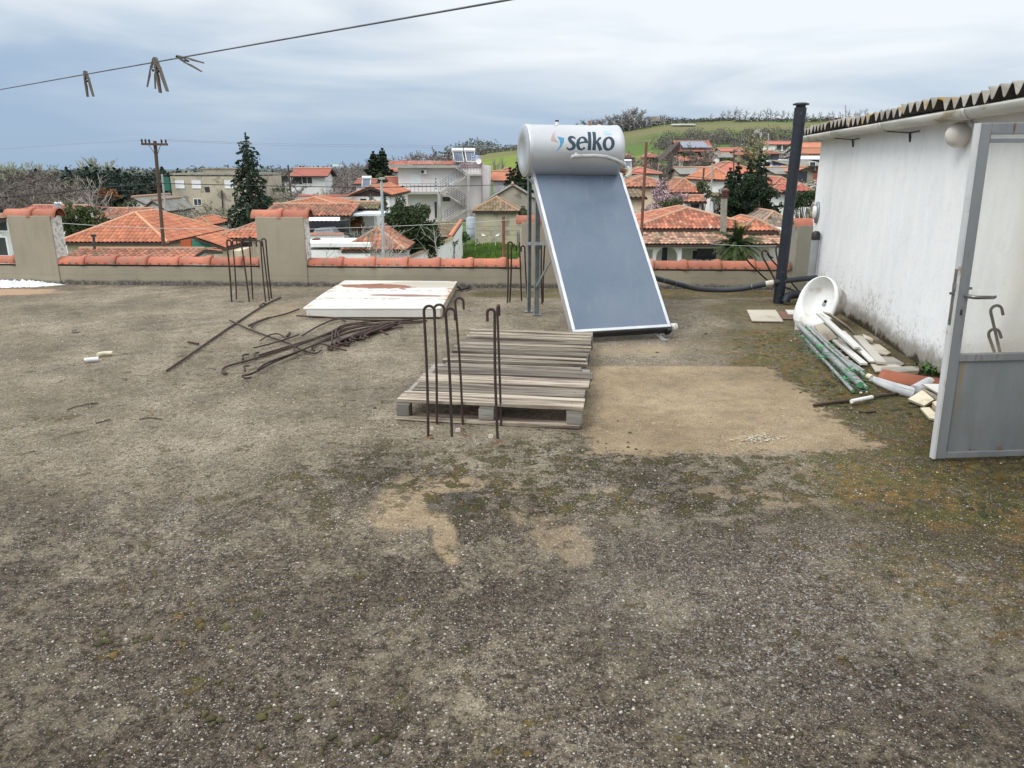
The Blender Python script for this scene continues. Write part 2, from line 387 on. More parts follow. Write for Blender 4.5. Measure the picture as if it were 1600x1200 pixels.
base = t.mix(t.math('MULTIPLY', grit2, .85), base, (.50, .47, .42))
base = t.mix(1, base, t.step(t.noise(P, .85, 6, .65), .33, .66, .76, 1.22), 'MULTIPLY')
base = t.mix(1, base, t.step(grain, .25, .75, .55, 1.42), 'MULTIPLY')
# rust stains where bars enter the slab
for c_ in ((-.52, 4.33), (-.30, 4.36), (-.09, 4.24), (-3.2, 9.2), (-.02, 9.0)):
    base = t.mix(t.math('MULTIPLY', t.step(t.ell(P, c_, (.035, .028), .5, 14), 1.6, .2), .6), base, (.22, .075, .03))
# orange clay wash at far left
base = t.mix(t.step(t.ell(P, (-7.0, 9.9), (1.0, .28), .2, 4), 1.1, .8), base, (.42, .28, .18))
t.put(b.inputs['Base Color'], base); b.inputs['Roughness'].default_value = .95; b.inputs['Specular IOR Level'].default_value = .2
h = t.math('ADD', t.math('MULTIPLY', fine, .9), t.math('MULTIPLY', grain, .35))
h = t.math('ADD', h, t.math('MULTIPLY', grit, .25)); h = t.math('ADD', h, t.math('MULTIPLY', grit2, .4))
h = t.math('ADD', h, t.math('MULTIPLY', mid, 1.5)); h = t.math('ADD', h, t.math('MULTIPLY', mo, .8))
bn = t.new('ShaderNodeBump'); bn.inputs['Strength'].default_value = 1; bn.inputs['Distance'].default_value = .018
t.put(bn.inputs['Height'], h); t.l.new(bn.outputs[0], b.inputs['Normal'])
terrace_m = m
mb = MB(); nx, ny = 100, 72; X0, X1, Y0, Y1 = -14., 6., -3.5, 10.95
mb.add([(X0+(X1-X0)*i/nx, Y0+(Y1-Y0)*j/ny, .012*mnoise.noise(Vector(((X0+(X1-X0)*i/nx)*.7, (Y0+(Y1-Y0)*j/ny)*.7, 3)))-.004) for j in range(ny+1) for i in range(nx+1)],
       [(j*(nx+1)+i, j*(nx+1)+i+1, (j+1)*(nx+1)+i+1, (j+1)*(nx+1)+i) for j in range(ny) for i in range(nx)], 0, True)
mb.box(((X0+X1)/2, (Y0+Y1)/2, -3.4), (X1-X0-.02, Y1-Y0-.02, 6.6), None, 1)
mb.build('terrace', [terrace_m, beige_w], kind='structure')

# ------------------------------------------------------------------ loose gravel and moss cushions on the slab
rg = random.Random(5)
pebm = mat('pebble_stone', (.36, .33, .28), (.21, .185, .155), 1, .9, rnd=.6)
mb = MB()
def pebble(x, y, r, col=None):
    a = rg.random()*6.28; h = r*rg.uniform(.35, .7); n = 5
    z = .012*mnoise.noise(Vector((x*.7, y*.7, 3)))-.005
    vs = []
    for j in range(n):
        q = a+6.283*j/n; k = r*rg.uniform(.7, 1.2); vs.append((x+math.cos(q)*k, y+math.sin(q)*k*.8, z))
    for j in range(n):
        q = a+6.283*j/n; k = r*.6*rg.uniform(.7, 1.1); vs.append((x+math.cos(q)*k, y+math.sin(q)*k*.8, z+h))
    mb.add(vs, [tuple(range(n, 2*n))]+[(i, (i+1) % n, n+(i+1) % n, n+i) for i in range(n)], 0, False, rg.random()**1.5 if col is None else col)
for i in range(22000):
    y = 1.3+rg.random()**1.6*7.; x = rg.uniform(-.95, .95)*y*.78
    if x > wallx(y)-.1: continue
    pebble(x, y, rg.choice((.0014, .0018, .0018, .0022, .0028, .0036, .0048))*(1+.12*y))
for i in range(330):
    y = 1.4+rg.random()**1.4*4.; x = rg.uniform(-.9, .9)*y*.75
    pebble(x, y, rg.uniform(.005, .009), rg.uniform(.6, 1))
mb.build('gravel', pebm, label='fine pale grit and pebbles lying loose over the terrace', kind='stuff')
mossm = mat('moss_cushion', (.085, .076, .028), (.05, .05, .020), 40, 1, .8, 220, rnd=.35, stain=((.12, .085, .025), .4, 9), world=True)
mb = MB()
def cushion(x, y, r, h):
    n = 9; a0 = rg.random()*6; vs = []; ring = []
    el = rg.uniform(.5, .95); ro = rg.random()*3.14
    amp = [rg.uniform(.7, 1.2) for _ in range(n)]
    for k, (rr, zz) in enumerate(((1, 0), (.86, .55), (.5, .92))):
        for j in range(n):
            q = 6.283*j/n; ux = math.cos(q)*rr*amp[j]*r; uy = math.sin(q)*rr*amp[j]*r*el
            vs.append((x+ux*math.cos(ro)-uy*math.sin(ro), y+ux*math.sin(ro)+uy*math.cos(ro), zz*h*rg.uniform(.85, 1.1)-.006))
    vs.append((x, y, h-.006)); fs = []
    for k in range(2):
        for j in range(n): fs.append((k*n+j, k*n+(j+1) % n, (k+1)*n+(j+1) % n, (k+1)*n+j))
    for j in range(n): fs.append((2*n+j, 2*n+(j+1) % n, 3*n))
    mb.add(vs, fs, 0, True)
for i in range(1500):
    y = 3.2+rg.random()*4.2; x = wallx(y)-.1-abs(rg.gauss(0, .62))
    if y > 4 and x < 2.2 and y < 6: continue
    if rg.random() < .55: cushion(x, y, rg.uniform(.012, .038), rg.uniform(.006, .014))
for (px1, py1, n_, sp) in ((350, 960, 26, .11), (640, 700, 18, .10), (200, 1000, 10, .08), (760, 700, 14, .12), (330, 1125, 4, .03), (520, 1165, 4, .04), (410, 1085, 9, .08), (590, 1160, 8, .07), (90, 825, 8, .1), (1080, 980, 5, .05), (900, 700, 30, .35), (1250, 760, 26, .3)):
    c = G(px1, py1)
    for i in range(n_):
        x = c.x+rg.gauss(0, sp); y = c.y+rg.gauss(0, sp*.6); q = rg.uniform(.006, .020); cushion(x, y, q, q*.55)
for i in range(90):
    y = 1.6+rg.random()**1.3*4; x = rg.uniform(-.9, .9)*y*.72
    q = rg.uniform(.005, .016); cushion(x, y, q, q*.5)
mb.build('moss', mossm, label='low green and brown moss cushions growing on the terrace', kind='stuff')

# ------------------------------------------------------------------ parapet
YF = lambda x: 10.26-.051*x      # front face of the parapet
PA = math.atan(-.051)
m = bpy.data.materials.new('parapet_render'); m.use_nodes = True; t = NT(m.node_tree); b = t.n['Principled BSDF']; P = t.pos()
pz = t.sep(P)[2]
c = t.mix(t.step(t.noise(P, 1.3, 6, .6), .3, .7), (.345, .300, .222), (.275, .245, .185))
c = t.mix(t.math('MULTIPLY', t.step(t.noise(t.scale3(P, (3, 3, .7)), 3, 6, .65), .5, .75), .4), c, (.22, .20, .16))
zz = t.math('ADD', pz, t.math('MULTIPLY', t.math('SUBTRACT', t.noise(P, 5, 5, .7), .5), .10))
c = t.mix(t.math('MULTIPLY', t.step(zz, .085, .03), .9), c, t.mix(t.step(t.noise(P, 26, 4, .8), .45, .65), (.055, .052, .045), (.22, .21, .18)))
crk = t.step(t.math('ABSOLUTE', t.math('SUBTRACT', zz, .145)), .004, .001)
c = t.mix(t.math('MULTIPLY', crk, .45), c, (.13, .11, .09))
t.put(b.inputs['Base Color'], c); b.inputs['Roughness'].default_value = .95
bn = t.new('ShaderNodeBump'); bn.inputs['Strength'].default_value = .5; bn.inputs['Distance'].default_value = .008
t.put(bn.inputs['Height'], t.noise(P, 30, 6, .7)); t.l.new(bn.outputs[0], b.inputs['Normal'])
par_m = m
white_old = mat('flaking_white_paint', (.70, .69, .66), (.58, .57, .53), 5, .9, .5, 30, stain=((.30, .27, .21), .45, 16), world=True)
def ridge_tile(mb, x0, x1, zt, r=.093, yoff=.10, first=False):
    """one barrel ridge tile along the wall from x0 to x1 with a raised collar at its right end"""
    prof = [(0, 1.0), (.78, 1.0), (.80, 1.03), (.86, 1.20), (.93, 1.24), (1.0, 1.14), (1.0, 1.0)]
    n = 12; vs = []; L = x1-x0; rr = random.random()
    for q, k in prof:
        x = x0+L*q; yc = YF(x)+yoff
        for j in range(n+1):
            a = math.pi*j/n
            ck = math.cos(a); sk = math.sin(a)
            vs.append((x, yc-ck*r*1.18*k, zt-.055+sk*r*1.05*k))
    for q, k in reversed(prof):
        x = x0+L*q; yc = YF(x)+yoff
        for j in range(n+1):
            a = math.pi*j/n; k2 = k-.14
            vs.append((x, yc-math.cos(a)*r*1.18*k2, zt-.055+math.sin(a)*r*1.05*k2))
    m_ = n+1; K = len(prof); fs = []
    for i in range(2*K-1):
        for j in range(n): fs.append((i*m_+j, (i+1)*m_+j, (i+1)*m_+j+1, i*m_+j+1))
    for j in range(n): fs.append(((2*K-1)*m_+j, j, j+1, (2*K-1)*m_+j+1))
    mb.add(vs, fs, 0, True, rr)
    for q in (.15, .42, .70):    # small drip lugs
        x = x0+L*q; mb.box((x, YF(x)+yoff-r*1.15, zt-.04), (.03, .014, .016), PA, 0, .1)
def low_wall(x0, x1, zt, label, phase=0.):
    xm = (x0+x1)/2; T = thing('parapet_wall', label, 'parapet wall', (xm, YF(xm)+.1, 0), 'parapet along the terrace edge')
    mb = MB(); pts = []
    y0, y1 = YF(x0), YF(x1); th = .2
    mb.hexa([(x0, y0, -.3), (x1, y1, -.3), (x1, y1+th, -.3), (x0, y0+th, -.3), (x0, y0, zt-.03), (x1, y1, zt-.03), (x1, y1+th, zt-.03), (x0, y0+th, zt-.03)])
    mb.build('wall', par_m, T)
    mb = MB(); L = .455; x = x0+.02-phase
    while x < x1-.05:
        a = max(x, x0+.01); e_ = min(x+L+.03, x1-.005)
        if e_-a > .08: ridge_tile(mb, a, e_, zt+.055+.003*math.sin(x*9))
        x += L
    mb.build('tile_coping', tile_new, T)
def pier(x0, x1, zt, label, flank=True, capo=.07, m=None):
    xm = (x0+x1)/2; T = thing('parapet_pier', label, 'pier', (xm, YF(xm)+.12, 0), 'piers of the parapet')
    mb = MB(); y0, y1 = YF(x0)-.012, YF(x1)-.012; th = .27; a_ = 0
    mb.hexa([(x0, y0, -.3), (x1, y1, -.3), (x1, y1+th, -.3), (x0, y0+th, -.3), (x0, y0, zt), (x1, y1, zt), (x1, y1+th, zt), (x0, y0+th, zt)])
    mb.build('pillar', m or par_m, T, bevel=.006)
    if flank:       # old white paint left on the flanks
        for xx, s in ((x0, -1), (x1, 1)):
            mb = MB(); y = YF(xx); dx = .006*s
            mb.hexa([(xx+min(dx, 0), y+.004, .30), (xx+max(dx, 0), y+.004, .30), (xx+max(dx, 0), y+th-.02, .30), (xx+min(dx, 0), y+th-.02, .30),
                     (xx+min(dx, 0), y+.004, zt-.01), (xx+max(dx, 0), y+.004, zt-.01), (xx+max(dx, 0), y+th-.02, zt-.01), (xx+min(dx, 0), y+th-.02, zt-.01)])
            mb.build('flank_paint', white_old, T)
    mb = MB(); n = 2 if x1-x0 > .4 else 1; L = (x1-x0+2*capo)/n
    for i in range(n): ridge_tile(mb, x0-capo+i*L, x0-capo+(i+1)*L+(.03 if i < n-1 else 0), zt+.035, .105, .13)
    mb.build('tile_cap', tile_new, T)
pier(-7.06, -6.44, .955, 'rendered parapet pier with tiled cap at the far left of the terrace')
pier(-3.53, -2.86, .95, 'rendered parapet pier with tiled cap left of the white steel sheet')
pier(.125, .62, .885, 'rendered parapet pier half hidden behind the solar water heater')
block_m = mat('bare_concrete_block', (.30, .285, .225), (.24, .23, .185), 2, .95, .5, 40, world=True)
pier(3.80, 4.10, .86, 'bare concrete block pier with a clay cap touching the white shed', False, .04, block_m)
low_wall(-13.8, -7.06, .29, 'low parapet stub at the far left edge behind the white debris', .1)
low_wall(-6.44, -3.53, .29, 'low tiled parapet between the two left piers, below the orange roofs', .12)
low_wall(-2.86, .125, .29, 'low tiled parapet behind the white steel sheet')
low_wall(.62, 3.80, .28, 'low tiled parapet right of the solar heater, behind the black hose', .1)

# ------------------------------------------------------------------ white shed on the terrace
def wp(y, off, z): return (WS*y+WC+off, y, z)      # off>0 goes into the shed
m = bpy.data.materials.new('shed_limewash'); m.use_nodes = True; t = NT(m.node_tree); b = t.n['Principled BSDF']; P = t.pos()
px_, py_, pz = t.sep(P)
streak = t.noise(t.scale3(P, (3, 3, .9)), 2.0, 6, .7)
c = t.mix(t.step(streak, .3, .72), (.87, .87, .86), (.79, .795, .79))
c = t.mix(t.math('MULTIPLY', t.step(t.noise(P, 9, 6, .7), .5, .75), .35), c, (.66, .66, .64))
# flaking, worse towards the foot
ft = t.math('ADD', t.math('MULTIPLY', pz, .36), t.math('MULTIPLY', t.noise(P, 2.0, 4, .6), .45))
fl = t.step(t.math('ADD', t.math('ADD', t.math('MULTIPLY', t.noise(P, 24, 6, .8), .6), t.math('MULTIPLY', t.noise(P, 4, 5, .7), .4)), t.step(ft, .55, .18, 0, .17)), .615, .70)
c = t.mix(t.math('MULTIPLY', fl, .8), c, t.mix(t.noise(P, 8), (.34, .33, .31), (.50, .47, .40)))
# exposed plaster patches and green-black foot
pz2 = t.math('ADD', pz, t.math('MULTIPLY', t.math('SUBTRACT', t.noise(P, 4, 6, .7), .5), .34))
c = t.mix(t.math('MULTIPLY', t.step(pz2, .24, .10), .8), c, t.mix(t.noise(P, 14, 5, .7), (.13, .115, .085), (.34, .31, .25)))
c = t.mix(t.step(pz2, .085, .02), c, (.055, .045, .025))
# beige wash where water has run down near the gate
be = t.math('MULTIPLY', t.step(t.math('ADD', py_, t.math('MULTIPLY', t.noise(P, 2.5, 4), .3)), 5.2, 4.9), .5)
c = t.mix(t.math('MULTIPLY', be, t.step(t.noise(P, 5, 4), .2, .6, .55, 1)), c, (.62, .545, .44))
t.put(b.inputs['Base Color'], c); b.inputs['Roughness'].default_value = .95; b.inputs['Specular IOR Level'].default_value = .2
bn = t.new('ShaderNodeBump'); bn.inputs['Strength'].default_value = .55; bn.inputs['Distance'].default_value = .008
t.put(bn.inputs['Height'], t.math('ADD', t.noise(P, 24, 6, .7), t.math('MULTIPLY', fl, -.5))); t.l.new(bn.outputs[0], b.inputs['Normal'])
shed_m = m
SH = thing('white_shed', 'whitewashed flat shed with corrugated cement roof at the right of the terrace', 'shed', wp(6.5, 0, 0))
mb = MB(); ya, yb = 10.12, -1.5
# wall as a slightly uneven sheet with real thickness
nn, mm = 60, 14; vs = []
for j in range(mm+1):
    for i in range(nn+1):
        y = ya+(yb-ya)*i/nn; z = -.03+2.02*j/mm
        o_ = .008*mnoise.noise(Vector((y*1.3, z*1.7, 9))); vs.append(wp(y, o_, z))
mb.add(vs, [(j*(nn+1)+i, j*(nn+1)+i+1, (j+1)*(nn+1)+i+1, (j+1)*(nn+1)+i) for j in range(mm) for i in range(nn)], 0, True)
mb.hexa([wp(yb, .02, -.03), wp(yb, 3.4, -.03), wp(ya, 1.9, -.03), wp(ya, .02, -.03), wp(yb, .02, 2.03), wp(yb, 3.4, 2.03), wp(ya, 1.9, 2.03), wp(ya, .02, 2.03)])
mb.bar(wp(10.6, .12, 2.075), wp(-1.4, .12, 2.075), .05, .09, 1)  # near-black bar added so the hollows under the roof crests look shaded
mb.build('wall', [shed_m, mat('void_shade_infill', (.03, .03, .03), (.02, .02, .02))], SH)
asb = mat('lichened_corrugated_cement', (.34, .32, .28), (.22, .20, .17), 4, .95, .5, 40, stain=((.30, .20, .05), .25, 9), world=True, rnd=.15)
mb = MB(); per = .158; amp = .036; yend = 10.75; nsw = 8; ncol = int((yend+1.5)/per*nsw)
rows = [(-.17, 2.062), (.9, 2.085), (2.4, 2.13), (4.4, 2.2)]
vs = []
for o_, z in rows:
    for i in range(ncol+1):
        y = yend-i*per/nsw; ph = 2*math.pi*i/nsw
        jog = .03*((int(i/(nsw*5)) % 2)); lift = .012*((int(i/(nsw*5)) % 3))
        vs.append(wp(y, o_-jog if o_ < 0 else o_, z+amp*1.1*math.cos(ph)+lift))
k_ = ncol+1
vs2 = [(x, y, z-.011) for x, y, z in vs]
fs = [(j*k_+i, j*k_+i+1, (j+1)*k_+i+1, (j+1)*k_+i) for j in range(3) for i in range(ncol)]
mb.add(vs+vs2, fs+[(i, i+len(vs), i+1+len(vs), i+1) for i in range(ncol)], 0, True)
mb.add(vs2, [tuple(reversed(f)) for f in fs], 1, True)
mb.build('corrugated_roof', [asb, mat('shaded_cement_underside', (.10, .095, .085), (.06, .055, .05), 6, .95)], SH)  # underside slot coloured darker to paint in the shade below the crests
mb = MB(); mb.bar(wp(10.6, .0, 2.012), wp(-1.4, .0, 2.012), .14, .035); mb.build('eaves_board', mat('eaves_soffit', (.55, .55, .54), (.45, .45, .44), 3, .9), SH)
gut_m = mat('dirty_white_gutter', (.60, .59, .54), (.47, .46, .40), 5, .6, stain=((.30, .27, .18), .3, 7), stretch=(1, .3, 1))
mb = MB(); r = .062; seg = []
ysg = [10.72, 9.0, 7.28, 5.55, 3.6, 1.5, -1.4]
for a, b_ in zip(ysg, ysg[1:]):
    for (p, q, rr) in ((a, b_, r), (b_+.03, b_-.03, r+.006)):
        n = 12; vs = []
        for y in (p, q):
            for rad_ in (rr, rr-.005):
                for j in range(n+1):
                    an = math.pi+math.pi*j/n*1.0
                    vs.append(wp(y, -.145+math.cos(an)*rad_, 2.0+math.sin(an)*rad_*1.15+.0))
        N_ = n+1; fs = []
        for j in range(n):
            fs += [(j, j+1, 2*N_+j+1, 2*N_+j), (N_+j, 3*N_+j, 3*N_+j+1, N_+j+1), (j, N_+j, N_+j+1, j+1), (2*N_+j, 2*N_+j+1, 3*N_+j+1, 3*N_+j)]
        for j in (0, n): fs.append((j, 2*N_+j, 3*N_+j, N_+j))
        mb.add(vs, fs, 0, True)
mb.tube([wp(10.72, -.145, 1.985), wp(10.735, -.145, 1.985)], .06, 14)
mb.build('gutter', gut_m, SH)
for y in (9.0, 7.3):
    mb = MB(); mb.tube([wp(y+.0, -.14, 1.925), wp(y-.3, -.02, 1.90), wp(y-.5, -.01, 1.905)], .006, 5); mb.tube([wp(y-.3, -.02, 1.90), wp(y-.3, -.005, 1.82)], .010, 5)
    mb.build('gutter_strap', metal_d, SH)
# globe lamp
LP = WH(1513, 205, 0); L_ = thing('globe_wall_lamp', 'white glass globe lamp on the shed wall under the gutter', 'wall lamp', LP)
pc = D(1498, 211, LP.y+.02); rl = .093
opal = mat('opal_glass', (.66, .62, .55), (.60, .56, .50), 2, .25)
mb = MB(); mb.lathe([(rl*math.sin(math.pi*i/16), -rl*math.cos(math.pi*i/16)) for i in range(17)], 24, Matrix.Translation(pc)); mb.build('globe', opal, L_)
mb = MB(); a = Vector(LP)+Vector((.0, 0, .03)); mb.tube([a+Vector((.01, 0, 0)), a+(pc-a)*.25, a+(pc-a)*.45], [.07, .045, .05], 16); mb.build('lamp_base', white_pl, L_)
# things fixed to the wall
q = WH(1278, 332); mb = MB(); Mx = Matrix.Translation(q)@Matrix.Rotation(R(-90), 4, 'Y')@Matrix.Rotation(math.atan(WS), 4, 'X')
Mo = Matrix.Translation(q)@Matrix.Rotation(-math.atan(WS), 4, 'Z')@Matrix.Rotation(R(-90), 4, 'Y')@Matrix.Diagonal((1.25, .85, 1, 1))
T = thing('wall_vent', 'round grey and white vent collar high on the far end of the shed wall', 'vent', q)
mb.lathe([(.0, 0), (.11, 0), (.11, .025), (.07, .03), (.0, .03)], 20, Mo); mb.build('backplate', galv, T)
mb = MB(); mb.lathe([(.065, .02), (.065, .06), (.0, .062)], 20, Mo); mb.build('cover', white_pl, T)
T = thing('vent_pipe', 'upright grey plastic vent pipe with black cap against the shed wall', 'pipe', WH(1278, 440, -.05))
greyp = mat('grey_pipe_plastic', (.36, .37, .38), (.30, .31, .32), 4, .45, coat=.2)
mb = MB(); a, b_ = wp(9.60, -.07, 0), wp(9.60, -.07, .72); mb.tube([a, b_], .048, 16); mb.build('pipe', greyp, T)
mb = MB(); mb.tube([b_, (b_[0], b_[1], .80), (b_[0], b_[1], .825)], [.054, .054, .03], 16); mb.build('cap', black_pl, T)
mb = MB(); mb.tube([wp(9.9, -.01, .86), wp(9.88, -.012, .7), wp(9.80, -.012, .45), wp(9.9, -.012, .25)], .008, 6); tag(mb.build('cable', white_pl), 'thin white cable hanging on the shed corner beside the vent pipe', 'cable')
# ------------------------------------------------------------------ gate
gate_m = mat('grey_painted_gate', (.205, .218, .228), (.155, .165, .175), 2.5, .45, .1, 60, stain=((.13, .06, .03), .10, 12), stretch=(2, 2, .35), coat=.15)
gedge = mat('pale_gate_edge', (.56, .57, .56), (.46, .47, .47), 3, .6, stain=((.3, .2, .12), .15, 8))
GT = thing('metal_gate', 'open grey steel gate with glazed top and rusty lower sheet at right edge', 'gate', (2.39, 3.91, .02))
p0 = Vector((2.39, 3.91, .02)); top = D(1533, 192, 3.97); up = (top-p0).normalized(); HG = (top-p0).length
ax = Vector((.9985, .055, -.0)); ax = (ax-up*ax.dot(up)).normalized(); nrm = ax.cross(up)   # away from the camera = +nrm or -nrm
if nrm.y < 0: nrm = -nrm
def gp(a, h, d=0): return p0+ax*a+up*h+nrm*d
def gbox(mb, a0, a1, h0, h1, d0, d1, mat=0):
    mb.hexa([gp(a0, h0, d0), gp(a1, h0, d0), gp(a1, h0, d1), gp(a0, h0, d1), gp(a0, h1, d0), gp(a1, h1, d0), gp(a1, h1, d1), gp(a0, h1, d1)], mat)
WG = .98
mb = MB(); gbox(mb, .0, .062, 0, HG, 0, .042); gbox(mb, .062, WG, HG-.055, HG, .002, .040); gbox(mb, .062, WG, .56, .60, .002, .040); gbox(mb, .062, WG, 0, .035, .002, .040); gbox(mb, WG-.06, WG, .035, .56, .001, .041); gbox(mb, WG-.06, WG, .60, HG-.055, .001, .041)
gbox(mb, .062, WG, HG-.095, HG-.075, .012, .030)
mb.build('gate_frame', gate_m, GT, bevel=.003)
mb = MB(); gbox(mb, -.012, 0, 0, HG, -.004, .034); mb.build('edge_strip', gedge, GT)
m = bpy.data.materials.new('gate_sheet'); m.use_nodes = True; t = NT(m.node_tree); b = t.n['Principled BSDF']; P = t.pos(); zz = t.sep(P)[2]; xx = t.sep(P)[0]
c = t.mix(t.step(t.noise(t.scale3(P, (4, 4, .5)), 3, 6, .6), .3, .7), (.15, .168, .18), (.19, .205, .213))
c = t.mix(t.math('MULTIPLY', t.step(t.noise(P, 3, 6, .65), .45, .7), .5), c, (.14, .135, .12))
rs = t.step(t.math('ADD', t.math('SUBTRACT', t.noise(P, 14, 6, .75), t.math('MULTIPLY', zz, 2.4)), 0), .38, .5)
c = t.mix(rs, c, (.13, .055, .025))
xd = t.math('ABSOLUTE', t.math('SUBTRACT', t.math('ADD', xx, t.math('MULTIPLY', zz, -.01)), 2.475))
c = t.mix(t.math('MULTIPLY', t.math('MULTIPLY', t.step(xd, .016, .0), t.step(zz, .15, .6)), .8), c, (.26, .15, .045))
t.put(b.inputs['Base Color'], c); b.inputs['Roughness'].default_value = .5
mb = MB(); gbox(mb, .062, WG-.06, .035, .56, .014, .020); mb.build('lower_sheet', m, GT)
m = bpy.data.materials.new('gate_glass'); m.use_nodes = True; t = NT(m.node_tree); t.n.clear()
tr = t.new('ShaderNodeBsdfTransparent'); tr.inputs[0].default_value = (.96, .965, .95, 1); gl = t.new('ShaderNodeBsdfGlossy'); gl.inputs['Roughness'].default_value = .03
df = t.new('ShaderNodeBsdfDiffuse'); df.inputs[0].default_value = (.5, .46, .38, 1)
fr = t.new('ShaderNodeFresnel'); mx = t.new('ShaderNodeMixShader'); mx2 = t.new('ShaderNodeMixShader'); out = t.new('ShaderNodeOutputMaterial')
t.put(mx.inputs[0], t.math('MULTIPLY', fr.outputs[0], .8)); t.l.new(tr.outputs[0], mx.inputs[1]); t.l.new(gl.outputs[0], mx.inputs[2])
P = t.pos(); zz = t.sep(P)[2]
t.put(mx2.inputs[0], t.math('ADD', t.math('MULTIPLY', t.noise(P, 4, 5), .08), t.step(zz, .74, .60, 0, .22))); t.l.new(mx.outputs[0], mx2.inputs[1]); t.l.new(df.outputs[0], mx2.inputs[2]); t.l.new(mx2.outputs[0], out.inputs[0])
mb = MB(); gbox(mb, .0625, WG-.0605, .6005, HG-.0955, .018, .022); mb.build('glass_pane', m, GT)
hm = mat('worn_steel_handle', (.30, .29, .28), (.16, .155, .15), 20, .4, metal=.7)
hz = (D(1493, 463, 3.92)-p0).dot(up)
mb = MB(); mb.tube([gp(.045, hz, 0), gp(.045, hz, -.045), gp(.06, hz-.002, -.06), gp(.16, hz-.004, -.062), gp(.175, hz-.002, -.05)], [.011, .011, .010, .009, .008], 10); mb.build('handle', hm, GT)
mb = MB(); gbox(mb, -.022, -.012, hz+.03, hz+.065, .0, .02); mb.tube([gp(-.035, hz+.012, .012), gp(-.012, hz+.012, .012)], .007, 8); gbox(mb, -.0135, -.0119, hz-.16, hz+.14, .004, .028); gbox(mb, .062, .085, hz+.03, hz+.042, .01, .03); mb.build('latch', hm, GT)
mb = MB(); gbox(mb, .028, .040, hz-.105, hz-.075, -.0015, .002); mb.build('keyhole', black_pl, GT)
# ------------------------------------------------------------------ solar water heater
HX = thing('solar_water_heater', 'solar water heater with grey storage tank above a tilted flat collector panel', 'solar heater', (.8, 7.6, 0))
fitm = np.array  # noqa
q = (0.571, 6.791, 0.122, R(15.66), R(47.08), 1.011, 1.975)
pa = Vector((math.cos(q[3]), math.sin(q[3]), 0)); pb = Vector((-math.sin(q[3])*math.cos(q[4]), math.cos(q[3])*math.cos(q[4]), math.sin(q[4]))); pn = pa.cross(pb)
po = Vector(q[:3])
def pp(a, b, n=0): return po+pa*a+pb*b+pn*n
def pbox(mb, a0, a1, b0, b1, n0, n1, mat=0):
    mb.hexa([pp(a0, b0, n0), pp(a1, b0, n0), pp(a1, b1, n0), pp(a0, b1, n0), pp(a0, b0, n1), pp(a1, b0, n1), pp(a1, b1, n1), pp(a0, b1, n1)], mat)
W_, L_p = q[5], q[6]
alu = mat('bright_aluminium', (.62, .63, .64), (.52, .53, .54), 8, .35, metal=.6)
m = bpy.data.materials.new('collector_glass'); m.use_nodes = True; t = NT(m.node_tree); b = t.n['Principled BSDF']
c = t.mix(t.step(t.noise(t.obj(), 1.3, 5, .6), .3, .7), (.10, .135, .185), (.135, .168, .222))
c = t.mix(t.math('MULTIPLY', t.step(t.noise(t.scale3(t.obj(), (9, 1, 1)), 2.5, 5, .65), .55, .75), .22), c, (.30, .30, .29))
c = t.mix(t.math('MULTIPLY', t.step(t.noise(t.obj(), 40, 3, .6), .6, .75), .12), c, (.3, .3, .3))
t.put(b.inputs['Base Color'], c); t.put(b.inputs['Roughness'], t.step(t.noise(t.obj(), 5, 5), .3, .7, .22, .36)); b.inputs['Specular IOR Level'].default_value = .38
coll_m = m
mb = MB(); pbox(mb, .03, W_-.03, .03, L_p-.03, -.03, -.008); mb.build('collector_glass', coll_m, HX)
mb = MB()
pbox(mb, 0, W_, 0, .03, -.085, 0); pbox(mb, 0, W_, L_p-.03, L_p, -.085, 0); pbox(mb, 0, .03, .03, L_p-.03, -.085, 0); pbox(mb, W_-.03, W_, .03, L_p-.03, -.085, 0)
mb.build('panel_frame', alu, HX, bevel=.003)
mb = MB(); pbox(mb, .032, W_-.032, .032, L_p-.032, -.083, -.04); pbox(mb, -.005, W_+.005, -.012, -.001, -.10, -.02); mb.build('panel_back', mat('dark_backing', (.05, .05, .05), (.03, .03, .03)), HX)
for a_ in (-.01, W_-.04):
    mb = MB(); pbox(mb, a_, a_+.05, -.035, .02, -.10, -.012); mb.build('corner_fitting', black_pl, HX, bevel=.006)
mb = MB(); mb.lathe([(0, 0), (.035, 0), (.04, .02), (.04, .07), (.02, .085), (0, .085)], 14, Matrix.Translation(pp(W_+.005, .02, -.05))@Matrix.Rotation(q[3], 4, 'Z')@Matrix.Rotation(R(90), 4, 'Y')); mb.build('end_cap', white_old, HX)
